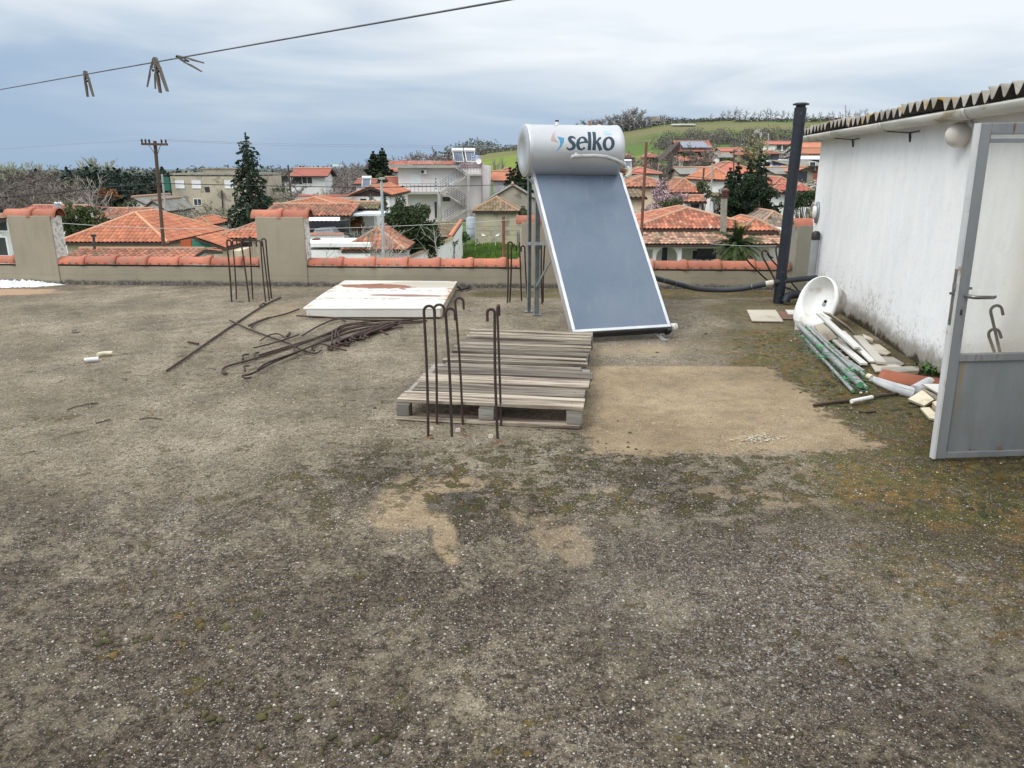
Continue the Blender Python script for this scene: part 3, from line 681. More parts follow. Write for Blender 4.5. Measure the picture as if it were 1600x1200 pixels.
# stand
def Lprof(mb, a, b_, w=.042, th=.003, u=Vector((1, 0, 0)), v=Vector((0, 1, 0))):
    a = Vector(a); b_ = Vector(b_)
    for (d, e_) in ((u*w, v*th), (u*th, v*w)):
        mb.hexa([a, a+d, a+d+e_, a+e_, b_, b_+d, b_+d+e_, b_+e_])
u_ = Vector((math.cos(R(14)), math.sin(R(14)), 0)); v_ = Vector((-math.sin(R(14)), math.cos(R(14)), 0))
tc_ = D(818, 235.5, 8.16); TA = Vector((math.cos(R(13)), math.sin(R(13)), 0)); TB = Vector((-math.sin(R(13)), math.cos(R(13)), 0))
TLEN = 1.03; TR = .262
pb1 = G(823, 487); pb2 = G(836, 492)
pb3 = pb1+TA*.92; pb4 = pb2+TA*.88
for k, p in enumerate((pb1, pb2, pb3, pb4)):
    mb = MB(); tp = Vector((p.x, p.y, 1.56))
    Lprof(mb, p, tp, .048, .004, u_, v_ if k % 2 else -v_)
    for z in (.25, .55, .85, 1.15, 1.4):
        mb.box((p.x+u_.x*.024, p.y-.006, z), (.010, .006, .010), None, 0)
    mb.box((p.x+.02, p.y, .004), (.09, .09, .006), None)
    mb.build('stand_post', galv, HX)
mb = MB(); mb.bar(pb1+Vector((-.02, -.03, .78)), pp(.02, 1.10, -.09), .012, .035); mb.build('stand_brace', galv, HX); mb = MB(); mb.bar(pb3+Vector((0, -.03, .78)), pp(W_-.02, 1.10, -.09), .012, .035); mb.build('stand_brace', galv, HX); mb = MB()
mb.bar(pb2+Vector((.01, 0, .32)), pp(.06, .98, -.10), .010, .030); mb.build('stand_brace', galv, HX); mb = MB(); mb.bar(pb4+Vector((.01, 0, .32)), pp(W_-.06, .98, -.10), .010, .030); mb.build('stand_brace', galv, HX); mb = MB()
mb.bar(pb1+Vector((0, 0, 1.50)), pb3+Vector((0, 0, 1.50)), .02, .04)
mb.build('stand_brace', galv, HX)
for a_ in (.13, W_-.13):
    g = G(910 if a_ < .5 else 1037, 537 if a_ < .5 else 531)
    mb = MB(); mb.bar(pp(a_, .02, -.11), g+Vector((0, 0, .004)), .05, .004, 0, (0, 0, 1)); mb.box(g+Vector((0, -.01, .004)), (.06, .07, .006), q[3]); mb.build('front_foot', alu, HX)
    mb = MB(); pbox(mb, a_-.02, a_+.02, 0, L_p, -.115, -.086); mb.build('support_rail', galv, HX)
# tank
def tk(s_, h_, lift=0.0, back=False):     # s along the axis, h height above the axis on the camera side
    h_ = max(-TR*.999, min(TR*.999, h_)); ph = math.asin(h_/TR)
    if back: ph = math.pi-ph
    return tc_+TA*s_+(-TB*math.cos(ph)+Vector((0, 0, 1))*math.sin(ph))*(TR+lift)
MT = Matrix((( -TB.x, 0, TA.x, tc_.x), (-TB.y, 0, TA.y, tc_.y), (0, 1, TA.z, tc_.z), (0, 0, 0, 1)))
tank_m = mat('silver_grey_tank_paint', (.50, .505, .515), (.455, .46, .47), 2, .4, metal=.5, stain=((.50, .49, .46), .12, 3))
mb = MB(); mb.lathe([(TR-.02, .0), (TR, .004), (TR+.004, .012), (TR+.004, .055), (TR, .062), (TR, TLEN-.06), (TR+.004, TLEN-.055), (TR+.004, TLEN-.01), (TR-.01, TLEN)], 56, MT); mb.build('tank_body', tank_m, HX)
cap_m = mat('tank_end_cap', (.40, .42, .44), (.36, .38, .40), 3, .4, metal=.2)
for z0, sgn in ((-.001, -1), (TLEN+.001, 1)):
    mb = MB(); mb.lathe([(TR-.012, z0), (TR-.03, z0+sgn*.012), (TR*.5, z0+sgn*.018), (TR*.48, z0+sgn*.012), (0, z0+sgn*.014)], 48, MT); mb.build('end_cap', cap_m, HX)
mb = MB()
for s_, r_, h_ in ((.36, .018, .035), (.72, .014, .05), (.83, .02, .012)):
    mb = MB(); p = tc_+TA*s_+Vector((0, 0, TR-.005)); mb.tube([p, p+Vector((0, 0, h_))], r_, 10, 0 if s_ != .72 else 1)
    if s_ == .36: mb.tube([p+Vector((0, 0, h_)), p+Vector((0, 0, h_+.015))], r_*1.15, 10, 2)
    mb.build('top_fitting', [white_pl, mat('brass', (.35, .15, .05), (.25, .12, .05)), black_pl], HX)
mb = MB(); mb.tube([tk(.05, -TR*.9, .02)+Vector((0, 0, -.02)), tk(.05, -TR*.9, .02)+Vector((.03, 0, -.06))], .03, 10); mb.tube([tk(.08, -TR*.99, .0), tk(.08, -TR*.99, .0)+Vector((0, -.02, -.05))], .02, 8, 1); mb.build('drain_fitting', [galv, black_pl], HX)
# insulated pipe across the tank front: crop coordinates (8x crop at 800,180) -> pixels
def cp(X, Y, dep): return D(800+X/8, 180+Y/8, dep)
pts = [(742, 525, 7.84), (800, 513, 7.83), (900, 512, 7.84), (1040, 508, 7.87), (1180, 522, 7.92), (1290, 560, 7.96), (1370, 598, 8.0), (1415, 640, 8.04)]
ipm = mat('grey_foam_lagging', (.42, .42, .41), (.34, .34, .33), 12, .7, .3, 60, stain=((.22, .21, .2), .2, 20))
mb = MB(); mb.tube([cp(*p_) for p_ in pts], [.020, .021, .019, .019, .019, .020, .020, .018], 12); mb.tube([cp(800, 515, 7.84), cp(800, 478, 7.86)], .017, 10); mb.tube([cp(742, 525, 7.83), cp(742, 525, 7.90)], .016, 8)
mb.build('lagged_pipe', ipm, HX)
mb = MB(); mb.tube([cp(1440, 655, 8.04), cp(1470, 690, 8.05), cp(1465, 740, 8.04), cp(1425, 775, 8.03)], [.024, .030, .028, .020], 12); mb.build('taped_elbow', mat('cream_tape', (.62, .59, .48), (.5, .47, .38), 9, .8), HX)
mb = MB(); mb.tube([cp(1355, 690, 8.06), cp(1420, 700, 8.05)], .022, 8); mb.build('copper_joint', mat('copper_joint', (.22, .10, .06), (.12, .07, .05), 12, .6, metal=.4), HX)
# lettering, curved on the tank
KS = .53/625
def lp(X, Y, lift): return tk((X-150)*KS*1.03, (432-Y)*KS, lift)
def ribbon(mb, pts, lift, sub=6, mat=0):
    """pts: (X, Y, half width in X, half width in Y)"""
    P_ = []
    n = len(pts)
    def cr_(a, b_, c_, d_, t_): return .5*((2*b_)+(-a+c_)*t_+(2*a-5*b_+4*c_-d_)*t_*t_+(-a+3*b_-3*c_+d_)*t_**3)
    for i in range(n-1):
        A_, B_, C_, D_ = (pts[max(i-1, 0)], pts[i], pts[i+1], pts[min(i+2, n-1)])
        for k in range(sub): P_.append([cr_(A_[j], B_[j], C_[j], D_[j], k/sub) for j in range(3)])
    P_.append(list(pts[-1]))
    vs = []
    for i, (X, Y, h) in enumerate(P_):
        dx = P_[min(i+1, len(P_)-1)][0]-P_[max(i-1, 0)][0]; dy = P_[min(i+1, len(P_)-1)][1]-P_[max(i-1, 0)][1]
        l = math.hypot(dx, dy) or 1; h *= 1.22; nx_, ny_ = -dy/l*h, dx/l*h
        vs += [lp(X+nx_, Y+ny_, lift), lp(X, Y, lift), lp(X-nx_, Y-ny_, lift)]
    mb.add(vs, [f for i in range(len(P_)-1) for f in ((3*i, 3*i+1, 3*i+4, 3*i+3), (3*i+1, 3*i+2, 3*i+5, 3*i+4))], mat, False, .5)
def closed(mb, c, rx, ry, sl, wmax, wmin, a0, a1, lift, n=30, tilt=25):
    pts = []
    for i in range(n+1):
        a = R(a0+(a1-a0)*i/n); X = math.cos(a)*rx; Y = -math.sin(a)*ry
        hw = wmin+(wmax-wmin)*abs(math.cos(a-R(tilt)))**1.3
        pts.append((c[0]+X-sl*Y, c[1]+Y, hw))
    ribbon(mb, pts, lift, 2)
letter = mat('navy_lettering', (.012, .035, .055), (.014, .04, .06), 3, .5)
mb = MB(); Lf = .0015
ribbon(mb, [(712, 300, 3), (704, 286, 8), (682, 277, 10), (655, 281, 14), (640, 300, 17), (652, 326, 18), (676, 348, 18), (690, 374, 18), (680, 402, 16), (655, 418, 11), (628, 420, 9), (606, 408, 7), (600, 392, 2)], Lf)
closed(mb, (789, 350), 52, 70, .16, 17, 7, 4, 318, Lf+.0003, tilt=15)
ribbon(mb, [(741, 352, 7), (780, 341, 8), (820, 334, 8), (846, 332, 9)], Lf+.0006, 2)
ribbon(mb, [(899, 214, 17), (890, 290, 16), (884, 350, 17), (876, 428, 18)], Lf)
ribbon(mb, [(958, 214, 17), (950, 290, 16), (943, 350, 17), (935, 428, 18)], Lf)
ribbon(mb, [(952, 352, 7), (985, 318, 9), (1012, 290, 10), (1032, 282, 9)], Lf+.0003, 3)
ribbon(mb, [(975, 328, 12), (992, 360, 17), (1008, 398, 18), (1022, 428, 18)], Lf+.0006, 3)
closed(mb, (1121, 350), 55, 70, .12, 18, 9, 0, 360, Lf, tilt=15)
mb.build('name_lettering', letter, HX)
def spanfill(mb, rows, lift, mat=0):     # rows (Y, Xleft, Xright)
    vs = []; n = 6
    for Y, a, b_ in rows:
        for k in range(n+1): vs.append(lp(a+(b_-a)*k/n, Y, lift))
    mb.add(vs, [(i*(n+1)+j, (i+1)*(n+1)+j, (i+1)*(n+1)+j+1, i*(n+1)+j+1) for i in range(len(rows)-1) for j in range(n)], mat, False, .5)
mb = MB(); spanfill(mb, [(205, 490, 493), (222, 466, 478), (240, 447, 468), (260, 433, 463), (280, 424, 466), (300, 418, 474), (318, 415, 484), (326, 428, 492), (333, 460, 498), (338, 496, 500)], Lf); mb.build('brown_emblem_wing', mat('faded_brown_print', (.42, .31, .28), (.46, .35, .32), 4, .6), HX)
mb = MB(); spanfill(mb, [(272, 490, 496), (280, 497, 540), (288, 503, 576), (300, 509, 574), (320, 517, 570), (340, 521, 563), (360, 521, 552), (385, 513, 537), (410, 498, 516), (430, 480, 490), (442, 468, 471)], Lf); mb.build('blue_emblem_wing', mat('blue_print', (.06, .26, .42), (.08, .30, .46), 4, .55), HX)
mb = MB(); spanfill(mb, [(199, 1082, 1170), (222, 1084, 1171), (245, 1087, 1174)], Lf); mb.build('pale_blue_label', mat('pale_blue_label', (.33, .48, .60), (.38, .53, .64), 6, .6), HX)

# ------------------------------------------------------------------ rebar hooks standing in the slab
GR = 'rusty hooked bars standing in the slab'
def hook(name, base, topv, hd, r, tail, rad=.0075, bend=None, label='', group=GR):
    """bar from base up to top, then a half-circle hook towards hd (horizontal vector) with a short tail"""
    base = Vector(base); topv = Vector(topv); hd = Vector(hd).normalized()
    up = (topv-base).normalized(); hd = (hd-up*hd.dot(up)).normalized()
    pts = [base-up*.03]
    mids = 5
    for i in range(mids+1):
        k = i/mids; p = base+(topv-base)*k
        p = p+hd*.006*math.sin(k*3.14)+(Vector(bend)*math.sin(k*3.14) if bend else Vector((0, 0, 0)))
        pts.append(p)
    pts[-1] = topv-up*r*.2
    for i in range(1, 11):
        a = math.pi*i/10
        pts.append(topv+hd*(r-r*math.cos(a))+up*r*math.sin(a))
    pts.append(pts[-1]-up*tail)
    mb = MB(); mb.tube(pts, rad, 8); o = mb.build(name, rust, origin=base)
    return tag(o, label, 'rebar', group)
def hk(u0, v0, u1, v1, hx, label, r=.032, tail=.045, rad=.0075, hy=0., dy=0., bend=None):
    b_ = G(u0, v0); yy = b_.y+dy; tp = D(u1, v1, yy)
    return hook('rebar_hook', b_, tp-Vector((0, 0, r)), (hx, hy, 0), r, tail, rad, bend, label)
hk(669, 680, 662, 478, 1, 'rusty hooked bar, front left of the six in front of the pallets', rad=.0085)
hk(682.5, 661, 678, 476, 1, 'rusty hooked bar just behind the front left one before the pallets', rad=.008, hy=.1)
hk(706, 681, 696, 482, 1, 'rusty hooked bar, front middle one before the pallets with its hook turned right', r=.028, rad=.0085)
hk(723, 662, 711, 466, .8, 'tallest rusty hooked bar before the pallets, leaning left, beside the white sheet', r=.026, tail=.05, hy=.2)
hk(777.5, 684, 773, 483, -1, 'rusty hooked bar with a rust ring at its foot, front right before the pallets', r=.022, tail=.05, rad=.0085)
hk(783, 664, 777, 478, .2, 'rusty hooked bar directly behind the front right one, hook turned away', r=.028, hy=1)
hk(362, 471, 354, 375, 1, 'leftmost tall hooked bar of the far left cluster by the parapet', r=.026, rad=.011)
hk(369.5, 467, 363, 375, 1, 'second hooked bar from the left in the far left cluster', r=.026, rad=.009)
hk(389.5, 471, 376, 373, .3, 'hooked bar leaning left in the middle of the far left cluster', r=.026, rad=.010, hy=1)
hk(395, 467, 389, 370, .1, 'nearly straight hooked bar in the middle of the far left cluster', r=.024, rad=.009, hy=1)
hk(415, 471, 407, 376, -1, 'hooked bar with its hook turned left, right side of the far left cluster', r=.028, rad=.009)
hk(421, 469, 410, 377, -.5, 'hooked bar second from the right in the far left cluster', r=.024, rad=.009, hy=.8)
hk(424.5, 466, 415, 373, -1, 'rightmost hooked bar of the far left cluster, in front of the second pier', r=.026, rad=.010)
hk(793, 473, 793.5, 378, 1, 'left hooked bar of the pair left of the solar heater', r=.028, rad=.010)
hk(796.5, 472, 799, 383, 1, 'right hooked bar of the pair left of the solar heater, with lower hook', r=.030, rad=.010)
hk(815, 470, 812, 379, -.1, 'straight looking bar between the hooked pair and the heater posts', r=.02, rad=.009, hy=1)
hk(825, 478, 820, 384, -1, 'hooked bar almost hidden behind the heater posts', r=.022, rad=.009)
hk(847, 475, 846, 381, -1, 'left one of two close bars behind the collector panel edge', r=.03, rad=.010)
hk(848.5, 472, 851, 380, -1, 'right one of two close bars behind the collector panel edge', r=.03, rad=.010)
# bent bars by the black flue
def bent(pts, label, rad=.010):
    mb = MB(); P_ = []
    n = len(pts)
    for i in range(n-1):
        A_, B_, C_, D_ = pts[max(i-1, 0)], pts[i], pts[i+1], pts[min(i+2, n-1)]
        for k in range(5):
            t_ = k/5; P_.append(.5*((2*B_)+(-A_+C_)*t_+(2*A_-5*B_+4*C_-D_)*t_*t_+(-A_+3*B_-3*C_+D_)*t_**3))
    P_.append(pts[-1]); mb.tube(P_, rad, 8)
    return tag(mb.build('bent_rebar', rust, origin=pts[-1]), label, 'rebar', 'bent bars beside the black flue')
def q8(X, Y, y): return D(1140+X/8, 360+Y/8, y)
bent([q8(290, 350, 9.2), q8(262, 322, 9.2), q8(232, 314, 9.2), q8(206, 345, 9.2), q8(230, 385, 9.22), q8(330, 490, 9.27), q8(480, 632, 9.35), q8(860, 960, 9.5)], 'bent bar leaning furthest left beside the black flue')
bent([q8(540, 345, 9.25), q8(500, 320, 9.25), q8(470, 270, 9.25), q8(435, 252, 9.25), q8(403, 275, 9.25), q8(420, 345, 9.25), q8(480, 450, 9.25), q8(575, 632, 9.25), q8(730, 900, 9.2)], 'bent bar with a wide hook, just left of the black flue', .011)
bent([q8(470, 290, 9.45), q8(520, 360, 9.45), q8(600, 450, 9.45), q8(720, 590, 9.45), q8(850, 745, 9.45), q8(940, 850, 9.45)], 'long bent bar running down right behind the black flue')
bent([q8(640, 240, 9.3), q8(622, 205, 9.3), q8(596, 196, 9.3), q8(580, 225, 9.3), q8(586, 300, 9.28), q8(640, 560, 9.2), q8(690, 890, 9.1)], 'upright hooked bar directly behind the black flue')
bent([q8(430, 665, 9.3), q8(450, 640, 9.3), q8(520, 648, 9.35), q8(640, 690, 9.4), q8(760, 735, 9.45), q8(890, 785, 9.5)], 'low bar bent nearly flat behind the black flue', .009)
# hooks seen through the gate glass
for (u0, v0, u1, v1, lab) in ((1563, 560, 1548, 488, 'dark hooked bar standing behind the gate glass, taller one'), (1556, 560, 1545, 525, 'dark hooked bar standing behind the gate glass, shorter one')):
    tp = D(u1, v1, 4.75); lo = D(u0, v0, 4.72); b_ = lo+(lo-tp)*1.4; b_ = Vector((b_.x, 4.7, 0)); b_ = tp+(lo-tp)*((tp.z)/(tp.z-lo.z)); 
    hook('rebar_hook', b_, tp, (.8, -.1, 0), .034, .04, .0095, None, lab, 'hooked bars behind the gate')

# ------------------------------------------------------------------ loose rebar lying on the slab
GB = 'loose rusty bars lying in a heap on the terrace'
def lie(pts, label, rad=.008, z=.012, name='loose_rebar', m=rust, cat='rebar', group=GB, zs=None):
    P0 = [G(u, v)+Vector((0, 0, (zs[i] if zs else z))) for i, (u, v) in enumerate(pts)]
    P_ = []; n = len(P0)
    for i in range(n-1):
        A_, B_, C_, D_ = P0[max(i-1, 0)], P0[i], P0[i+1], P0[min(i+2, n-1)]
        for k in range(4):
            t_ = k/4; P_.append(.5*((2*B_)+(-A_+C_)*t_+(2*A_-5*B_+4*C_-D_)*t_*t_+(-A_+3*B_-3*C_+D_)*t_**3))
    P_.append(P0[-1]); mb = MB(); mb.tube(P_, rad, 7)
    return tag(mb.build(name, m, origin=P0[0]), label, cat, group)
def z4(X, Y): return (220+X/4, 350+Y/4)
lie([z4(165, 925), z4(330, 810), z4(560, 650), z4(770, 515), z4(875, 465)], 'longest single rusty bar, lying apart left of the heap towards the parapet', .010)
lie([z4(745, 528), z4(765, 512), z4(785, 515)], 'small bent scrap of rusty bar lying on the long bar', .009, .03, 'rebar_scrap')
lie([z4(296, 745), z4(362, 757)], 'short rusty offcut lying alone left of the long bar', .010, .012, 'rebar_scrap')
lie([z4(915, 710), z4(932, 685)], 'short rusty offcut between the heap and the white sheet', .011, .012, 'rebar_scrap')
lie([z4(675, 643), z4(720, 620), z4(800, 590)], 'short straight bar above the heap near the long bar', .009)
lie([z4(695, 660), z4(720, 630), z4(800, 600), z4(900, 575), z4(990, 542)], 'bar with a curved left end pointing at the white sheet corner', .009, .02)
lie([z4(555, 612), z4(680, 670), z4(800, 715), z4(930, 760), z4(1010, 800), z4(1090, 822), z4(1130, 800)], 'bar crossing the long one at its upper left end', .008, .02)
lie([z4(750, 748), z4(800, 715), z4(860, 705), z4(905, 730)], 'short arched bar on the left of the heap', .007, .03)
lie([z4(708, 797), z4(800, 775), z4(900, 745), z4(990, 712)], 'thin bar on top left of the heap', .007, .035)
long_ = [
 [(545, 945), (518, 945), (515, 915), (560, 893), (700, 855), (900, 790), (1100, 720), (1290, 660), (1500, 628), (1790, 612)],
 [(640, 862), (640, 835), (680, 828)],
 [(690, 980), (660, 985), (635, 970), (700, 955), (820, 890), (980, 820), (1150, 740), (1300, 675), (1500, 640), (1780, 622)],
 [(655, 945), (650, 915), (680, 912)],
 [(735, 940), (800, 895), (1000, 820), (1180, 745), (1350, 690), (1540, 655), (1760, 640)],
 [(720, 850), (712, 820), (740, 812)],
 [(740, 835), (900, 785), (1060, 735), (1180, 690), (1290, 640), (1500, 618), (1700, 612)],
 [(975, 825), (960, 795), (1010, 765), (1100, 730), (1200, 690), (1300, 650), (1400, 640), (1600, 650)],
 [(1010, 720), (1100, 665), (1200, 620), (1270, 612), (1400, 620), (1620, 622), (1800, 606)],
 [(975, 597), (1100, 603), (1220, 612), (1280, 632)],
 [(1085, 800), (1070, 785), (1100, 755), (1200, 715), (1330, 675), (1420, 668), (1640, 655)],
]
for i, pts in enumerate(long_):
    kind_ = 'short hook end' if len(pts) < 4 else 'long bar'
    labs = ['lowest long bar of the heap with a round hook at its left tip', 'short hooked bar end at the left of the heap, above the round hook', 'long bar of the heap reaching furthest down with a flat hook',
            'short hook end beside the nearest tip of the heap', 'straight long bar just above the nearest hooked bar', 'short hook end in the upper left part of the heap', 'long bar in the upper part of the heap running under the white sheet edge',
            'long bar with a hook in the middle of the heap', 'topmost curved bar of the heap arching towards the white sheet', 'short thin bar directly below the front of the white sheet', 'long bar with a small hook right of the heap centre']
    lie([z4(*p_) for p_ in pts], labs[i], .0085, .014+.007*(i % 5))
rg2 = random.Random(3)
for i in range(11):      # thicker offcuts piled at the right end
    x = 1180+i*22+rg2.uniform(-10, 10); y = 790-i*7+rg2.uniform(-12, 8); L_ = rg2.uniform(160, 260)
    lie([z4(x+25, y+8), z4(x, y+2), z4(x+8, y-14), z4(x+L_*.5, y-50), z4(x+L_, y-95)], f'thick short offcut in the pile at the right end of the heap', .011, .016+.012*(i % 4), 'thick_rebar_offcut', group='thick offcuts piled at the right end of the rebar heap')
for i, pts in enumerate([[(1130, 780), (1200, 800), (1285, 825)], [(1195, 785), (1200, 700)], [(1215, 745), (1225, 690), (1250, 670)], [(1500, 700), (1545, 722)], [(1240, 740), (1235, 705), (1270, 690)]]):
    lie([z4(*p_) for p_ in pts], ['rusty bar poking out at the lower right of the heap', 'stub standing across the middle of the heap', 'small hooked stub right of the heap middle', 'last stub at the far right tip of the heap', 'small curved stub on top of the thick offcuts'][i], .009, .05)

# ------------------------------------------------------------------ white steel sheet on supports
SY = Vector((-2.315, 8.10, 0)); m = bpy.data.materials.new('white_enamel_rusted'); m.use_nodes = True; t = NT(m.node_tree); b = t.n['Principled BSDF']; P = t.pos()
c = t.mix(t.step(t.noise(P, 1.2, 5), .3, .7), (.68, .67, .62), (.58, .56, .50))
px_, py_, pz = t.sep(P)
def st(cx, cy, rx, ry, k=.35, rot=0, n=4, a=1.05, b2=.8): return t.step(t.ell(P, (cx, cy), (rx, ry), k*.35, n, rot), a, b2)
c = t.mix(t.math('MULTIPLY', st(-1.25, 9.78, .72, .28, .5), .6), c, (.36, .32, .22))
c = t.mix(t.math('MULTIPLY', st(-1.80, 8.75, .55, .10, .5, -.05), .45), c, (.42, .36, .25))
c = t.mix(st(-1.66, 9.62, .50, .20, 1.6, -.18, 2.6, .95, .85), c, (.24, .085, .045))
c = t.mix(st(-1.25, 8.93, .52, .085, 1.0, -.1, 3, 1.0, .8), c, (.23, .095, .065))
rim = t.step(px_, -.90, -.80); c = t.mix(t.math('MULTIPLY', rim, t.step(t.noise(P, 6, 5, .7), .48, .6)), c, (.42, .22, .09))
c = t.mix(t.math('MULTIPLY', t.step(px_, -2.18, -2.28), t.step(t.noise(P, 7, 5, .7), .52, .62)), c, (.36, .16, .08))
t.put(b.inputs['Base Color'], c); b.inputs['Roughness'].default_value = .38
T = thing('steel_sheet', 'large white enamelled steel panel with rust stains lying in front of the parapet', 'metal panel', SY)
mb = MB(); x0, x1, y0, y1 = -2.33, -.78, 8.08, 10.0; cr_ = .09
yb_l, yb_r = 10.20, 10.12
out_ = [(x0+.02, y0+.03)]+[(x0+.05, y0), (x1, y0), (x1+.015, y0+1), (x1+.035, yb_r), (x0+.03, yb_l), (x0-.0, y0+1.0)]
N_ = len(out_); zt_ = .115; zb_ = .012
mb.prism(out_, .018, Matrix.Translation((0, 0, zt_-.018)))
mb.prism([(a, b2) for a, b2 in [(x0+.06, y0+.003), (x1-.01, y0+.003), (x1-.01, y0+.02), (x0+.06, y0+.02)]], zt_-.02-zb_, Matrix.Translation((0, 0, zb_)))
mb.hexa([(x1-.012, y0+.02, zb_), (x1-.002, y0+.02, zb_), (x1+.022, yb_r-.02, zb_), (x1+.012, yb_r-.02, zb_), (x1-.012, y0+.02, zt_-.02), (x1-.002, y0+.02, zt_-.02), (x1+.022, yb_r-.02, zt_-.02), (x1+.012, yb_r-.02, zt_-.02)])
mb.build('panel', m, T, bevel=.008)
mb = MB(); mb.tube([(x0+.1, 8.72, zt_+.001), (-1.5, 8.66, zt_+.002), (x1-.05, 8.70, zt_+.001)], .005, 4); mb.tube([(x0+.1, 9.25, zt_+.001), (-1.5, 9.28, zt_+.002), (x1, 9.25, zt_+.001)], .005, 4); mb.build('pressed_rib', white_old, T)
lie([(716, 452), (722, 455), (731, 453), (733, 450)], 'small black coil of hose behind the right corner of the white sheet', .018, .03, 'hose_scrap', black_pl, 'hose', None)

# ------------------------------------------------------------------ pallets
oldwood = mat('weathered_grey_wood', (.40, .34, .265), (.22, .185, .14), 3, .9, .8, 26, rnd=.45, stain=((.11, .08, .06), .6, 5), stretch=(.25, 6, 6))
darkw = mat('weathered_block_wood', (.24, .225, .195), (.15, .14, .12), 5, .9, .6, 30, rnd=.3, stretch=(.5, 3, 3))
def plank(mb, x0, x1, y0, y1, z0, z1, rgx, crack=True):
    """plank along x with slightly ragged ends and wavy long edges"""
    n = 14; vs = []; e0 = rgx.uniform(-.012, .012); e1 = rgx.uniform(-.012, .012); wv = rgx.uniform(.001, .004); ph = rgx.random()*9; bow = rgx.uniform(-.004, .005); tw = rgx.uniform(-.004, .004)
    for i in range(n+1):
        x = x0+e0+(x1+e1-x0-e0)*i/n; k = i/n
        a = y0+wv*math.sin(ph+i*.9)+.003*mnoise.noise(Vector((x*4, y0*9, 1))); b_ = y1+wv*math.sin(ph*1.7+i*1.1)
        zz = bow*math.sin(k*3.14)
        vs += [(x, a, z0+zz), (x, b_, z0+zz), (x, b_, z1+zz+tw*(k-.5)), (x, a, z1+zz-tw*(k-.5))]
    fs = [(0, 3, 2, 1), (4*n, 4*n+1, 4*n+2, 4*n+3)]
    for i in range(n):
        for j in range(4): fs.append((4*i+j, 4*i+(j+1) % 4, 4*i+4+(j+1) % 4, 4*i+4+j))
    mb.add(vs, fs, 0, False, rgx.random())
def pallet(org, yaw, W, Dp, slats, z0, label, seed, ends=None):
    rr = random.Random(seed); T = thing('wooden_pallet', label, 'pallet', (0, 0, 0), 'weathered wooden pallets')
    z1 = z0+.022; sz0 = z0+.022; bz1 = z0+.10; sb1 = bz1+.020; top = sb1+.022
    for k, y in enumerate((.0, Dp/2-.05, Dp-.1)):
        mb = MB(); plank(mb, 0, W, y, y+.1, z0, z1, rr); mb.build('bottom_board', oldwood, T)
        for x, wd in ((0, .085), (W/2-.06, .1), (W-.10, .10)):
            mb = MB(); mb.box((x+wd/2+.004, y+.05, (z1+bz1)/2), (wd, .088, bz1-z1-.001), rr.uniform(-.03, .03)); mb.build('block', darkw, T, bevel=.004)
    for x in (.0, W/2-.05, W-.1):
        mb = MB(); mb.box((x+.05, Dp/2, (bz1+sb1)/2), (.095, Dp-.01, sb1-bz1-.001)); mb.build('stringer_board', darkw, T)
    for k, (a, b_) in enumerate(slats):
        mb = MB(); dx0, dx1 = (ends[k] if ends else (0, 0)); jy = rr.uniform(-.009, .009); plank(mb, dx0, W+dx1, a+jy, b_+jy-.004, sb1+.0006*(k % 2), top+rr.uniform(-.003, .004), rr); nl = MB()
        for x in (.05, .07, W/2, W/2+.03, W-.06): nl.lathe([(.004, 0), (.004, .0012), (0, .0015)], 6, Matrix.Translation((x+rr.uniform(-.01, .01), (a+b_)/2+jy+rr.uniform(-.02, .02), top+.003)))
        dbo = mb.build('deck_board', oldwood, T); nl.build('nail_heads', rust, dbo)
    T.location = org; T.rotation_euler = (0, 0, yaw); return T
fl = G(617, 624, .14); fr_ = G(909, 638, .14); yaw = math.atan2(fr_.y-fl.y, fr_.x-fl.x)
pallet((fl.x, fl.y, 0), yaw, (fr_-fl).length, 1.02, [(0, .205), (.222, .42), (.455, .655), (.675, .86), (.868, 1.0)], .002, 'nearer wooden pallet with broad weathered boards, behind the hooked bars', 4, [(0, 0), (.05, .0), (.03, .02), (.08, .03), (.10, -.06)])
bl = Vector((fl.x, fl.y, 0))+Vector((-math.sin(yaw), math.cos(yaw), 0))*1.06+Vector((math.cos(yaw), math.sin(yaw), 0))*.06
n_sl = 9; sl_ = [(i*.137, i*.137+.084) for i in range(n_sl)]
pallet((bl.x, bl.y, 0), yaw+.01, 1.13, 1.2, sl_, .004, 'farther wooden pallet with narrow grey slats, touching the nearer one', 9)

# ------------------------------------------------------------------ black flue and hose
FB = G(1216, 473); T = thing('flue_pipe', 'tall black flue pipe with flat cap standing before the parapet', 'flue', FB)
ft_ = D(1252, 160, FB.y); flue_m = mat('blue_black_plastic', (.007, .011, .018), (.011, .016, .025), 2, .55, .06, 40, stain=((.10, .11, .12), .03, 40))
rr = 8.4/F*8.6*1.02
mb = MB(); Z = FB+(ft_-FB); mb.tube([FB-Vector((0, 0, .01)), FB+(Z-FB)*.5, FB+(Z-FB)*.90], rr, 24); mb.tube([FB+(Z-FB)*.895, FB+(Z-FB)*.975], rr*1.06, 24)
mb.build('pipe', flue_m, T)
mb = MB(); mb.tube([FB+(Z-FB)*.970, FB+(Z-FB)*.990], rr*.85, 20); c_ = FB+(Z-FB)*.988
mb.tube([c_, c_+Vector((0, 0, .014)), c_+Vector((0, 0, .024))], [rr*1.42, rr*1.42, rr*.9], 24); mb.build('cap', flue_m, T)
hs = [(1015, 431, 8.6, .30), (1030, 436, 9.0, .20), (1060, 444, 9.3, .10), (1090, 451, 9.35, .04), (1125, 453, 9.32, .033), (1160, 451, 9.2, .05), (1200, 443, 9.05, .12), (1240, 437, 9.1, .2), (1275, 434, 9.3, .24)]
pts = [D(u, v, y) for u, v, y, z in hs]
P_ = []
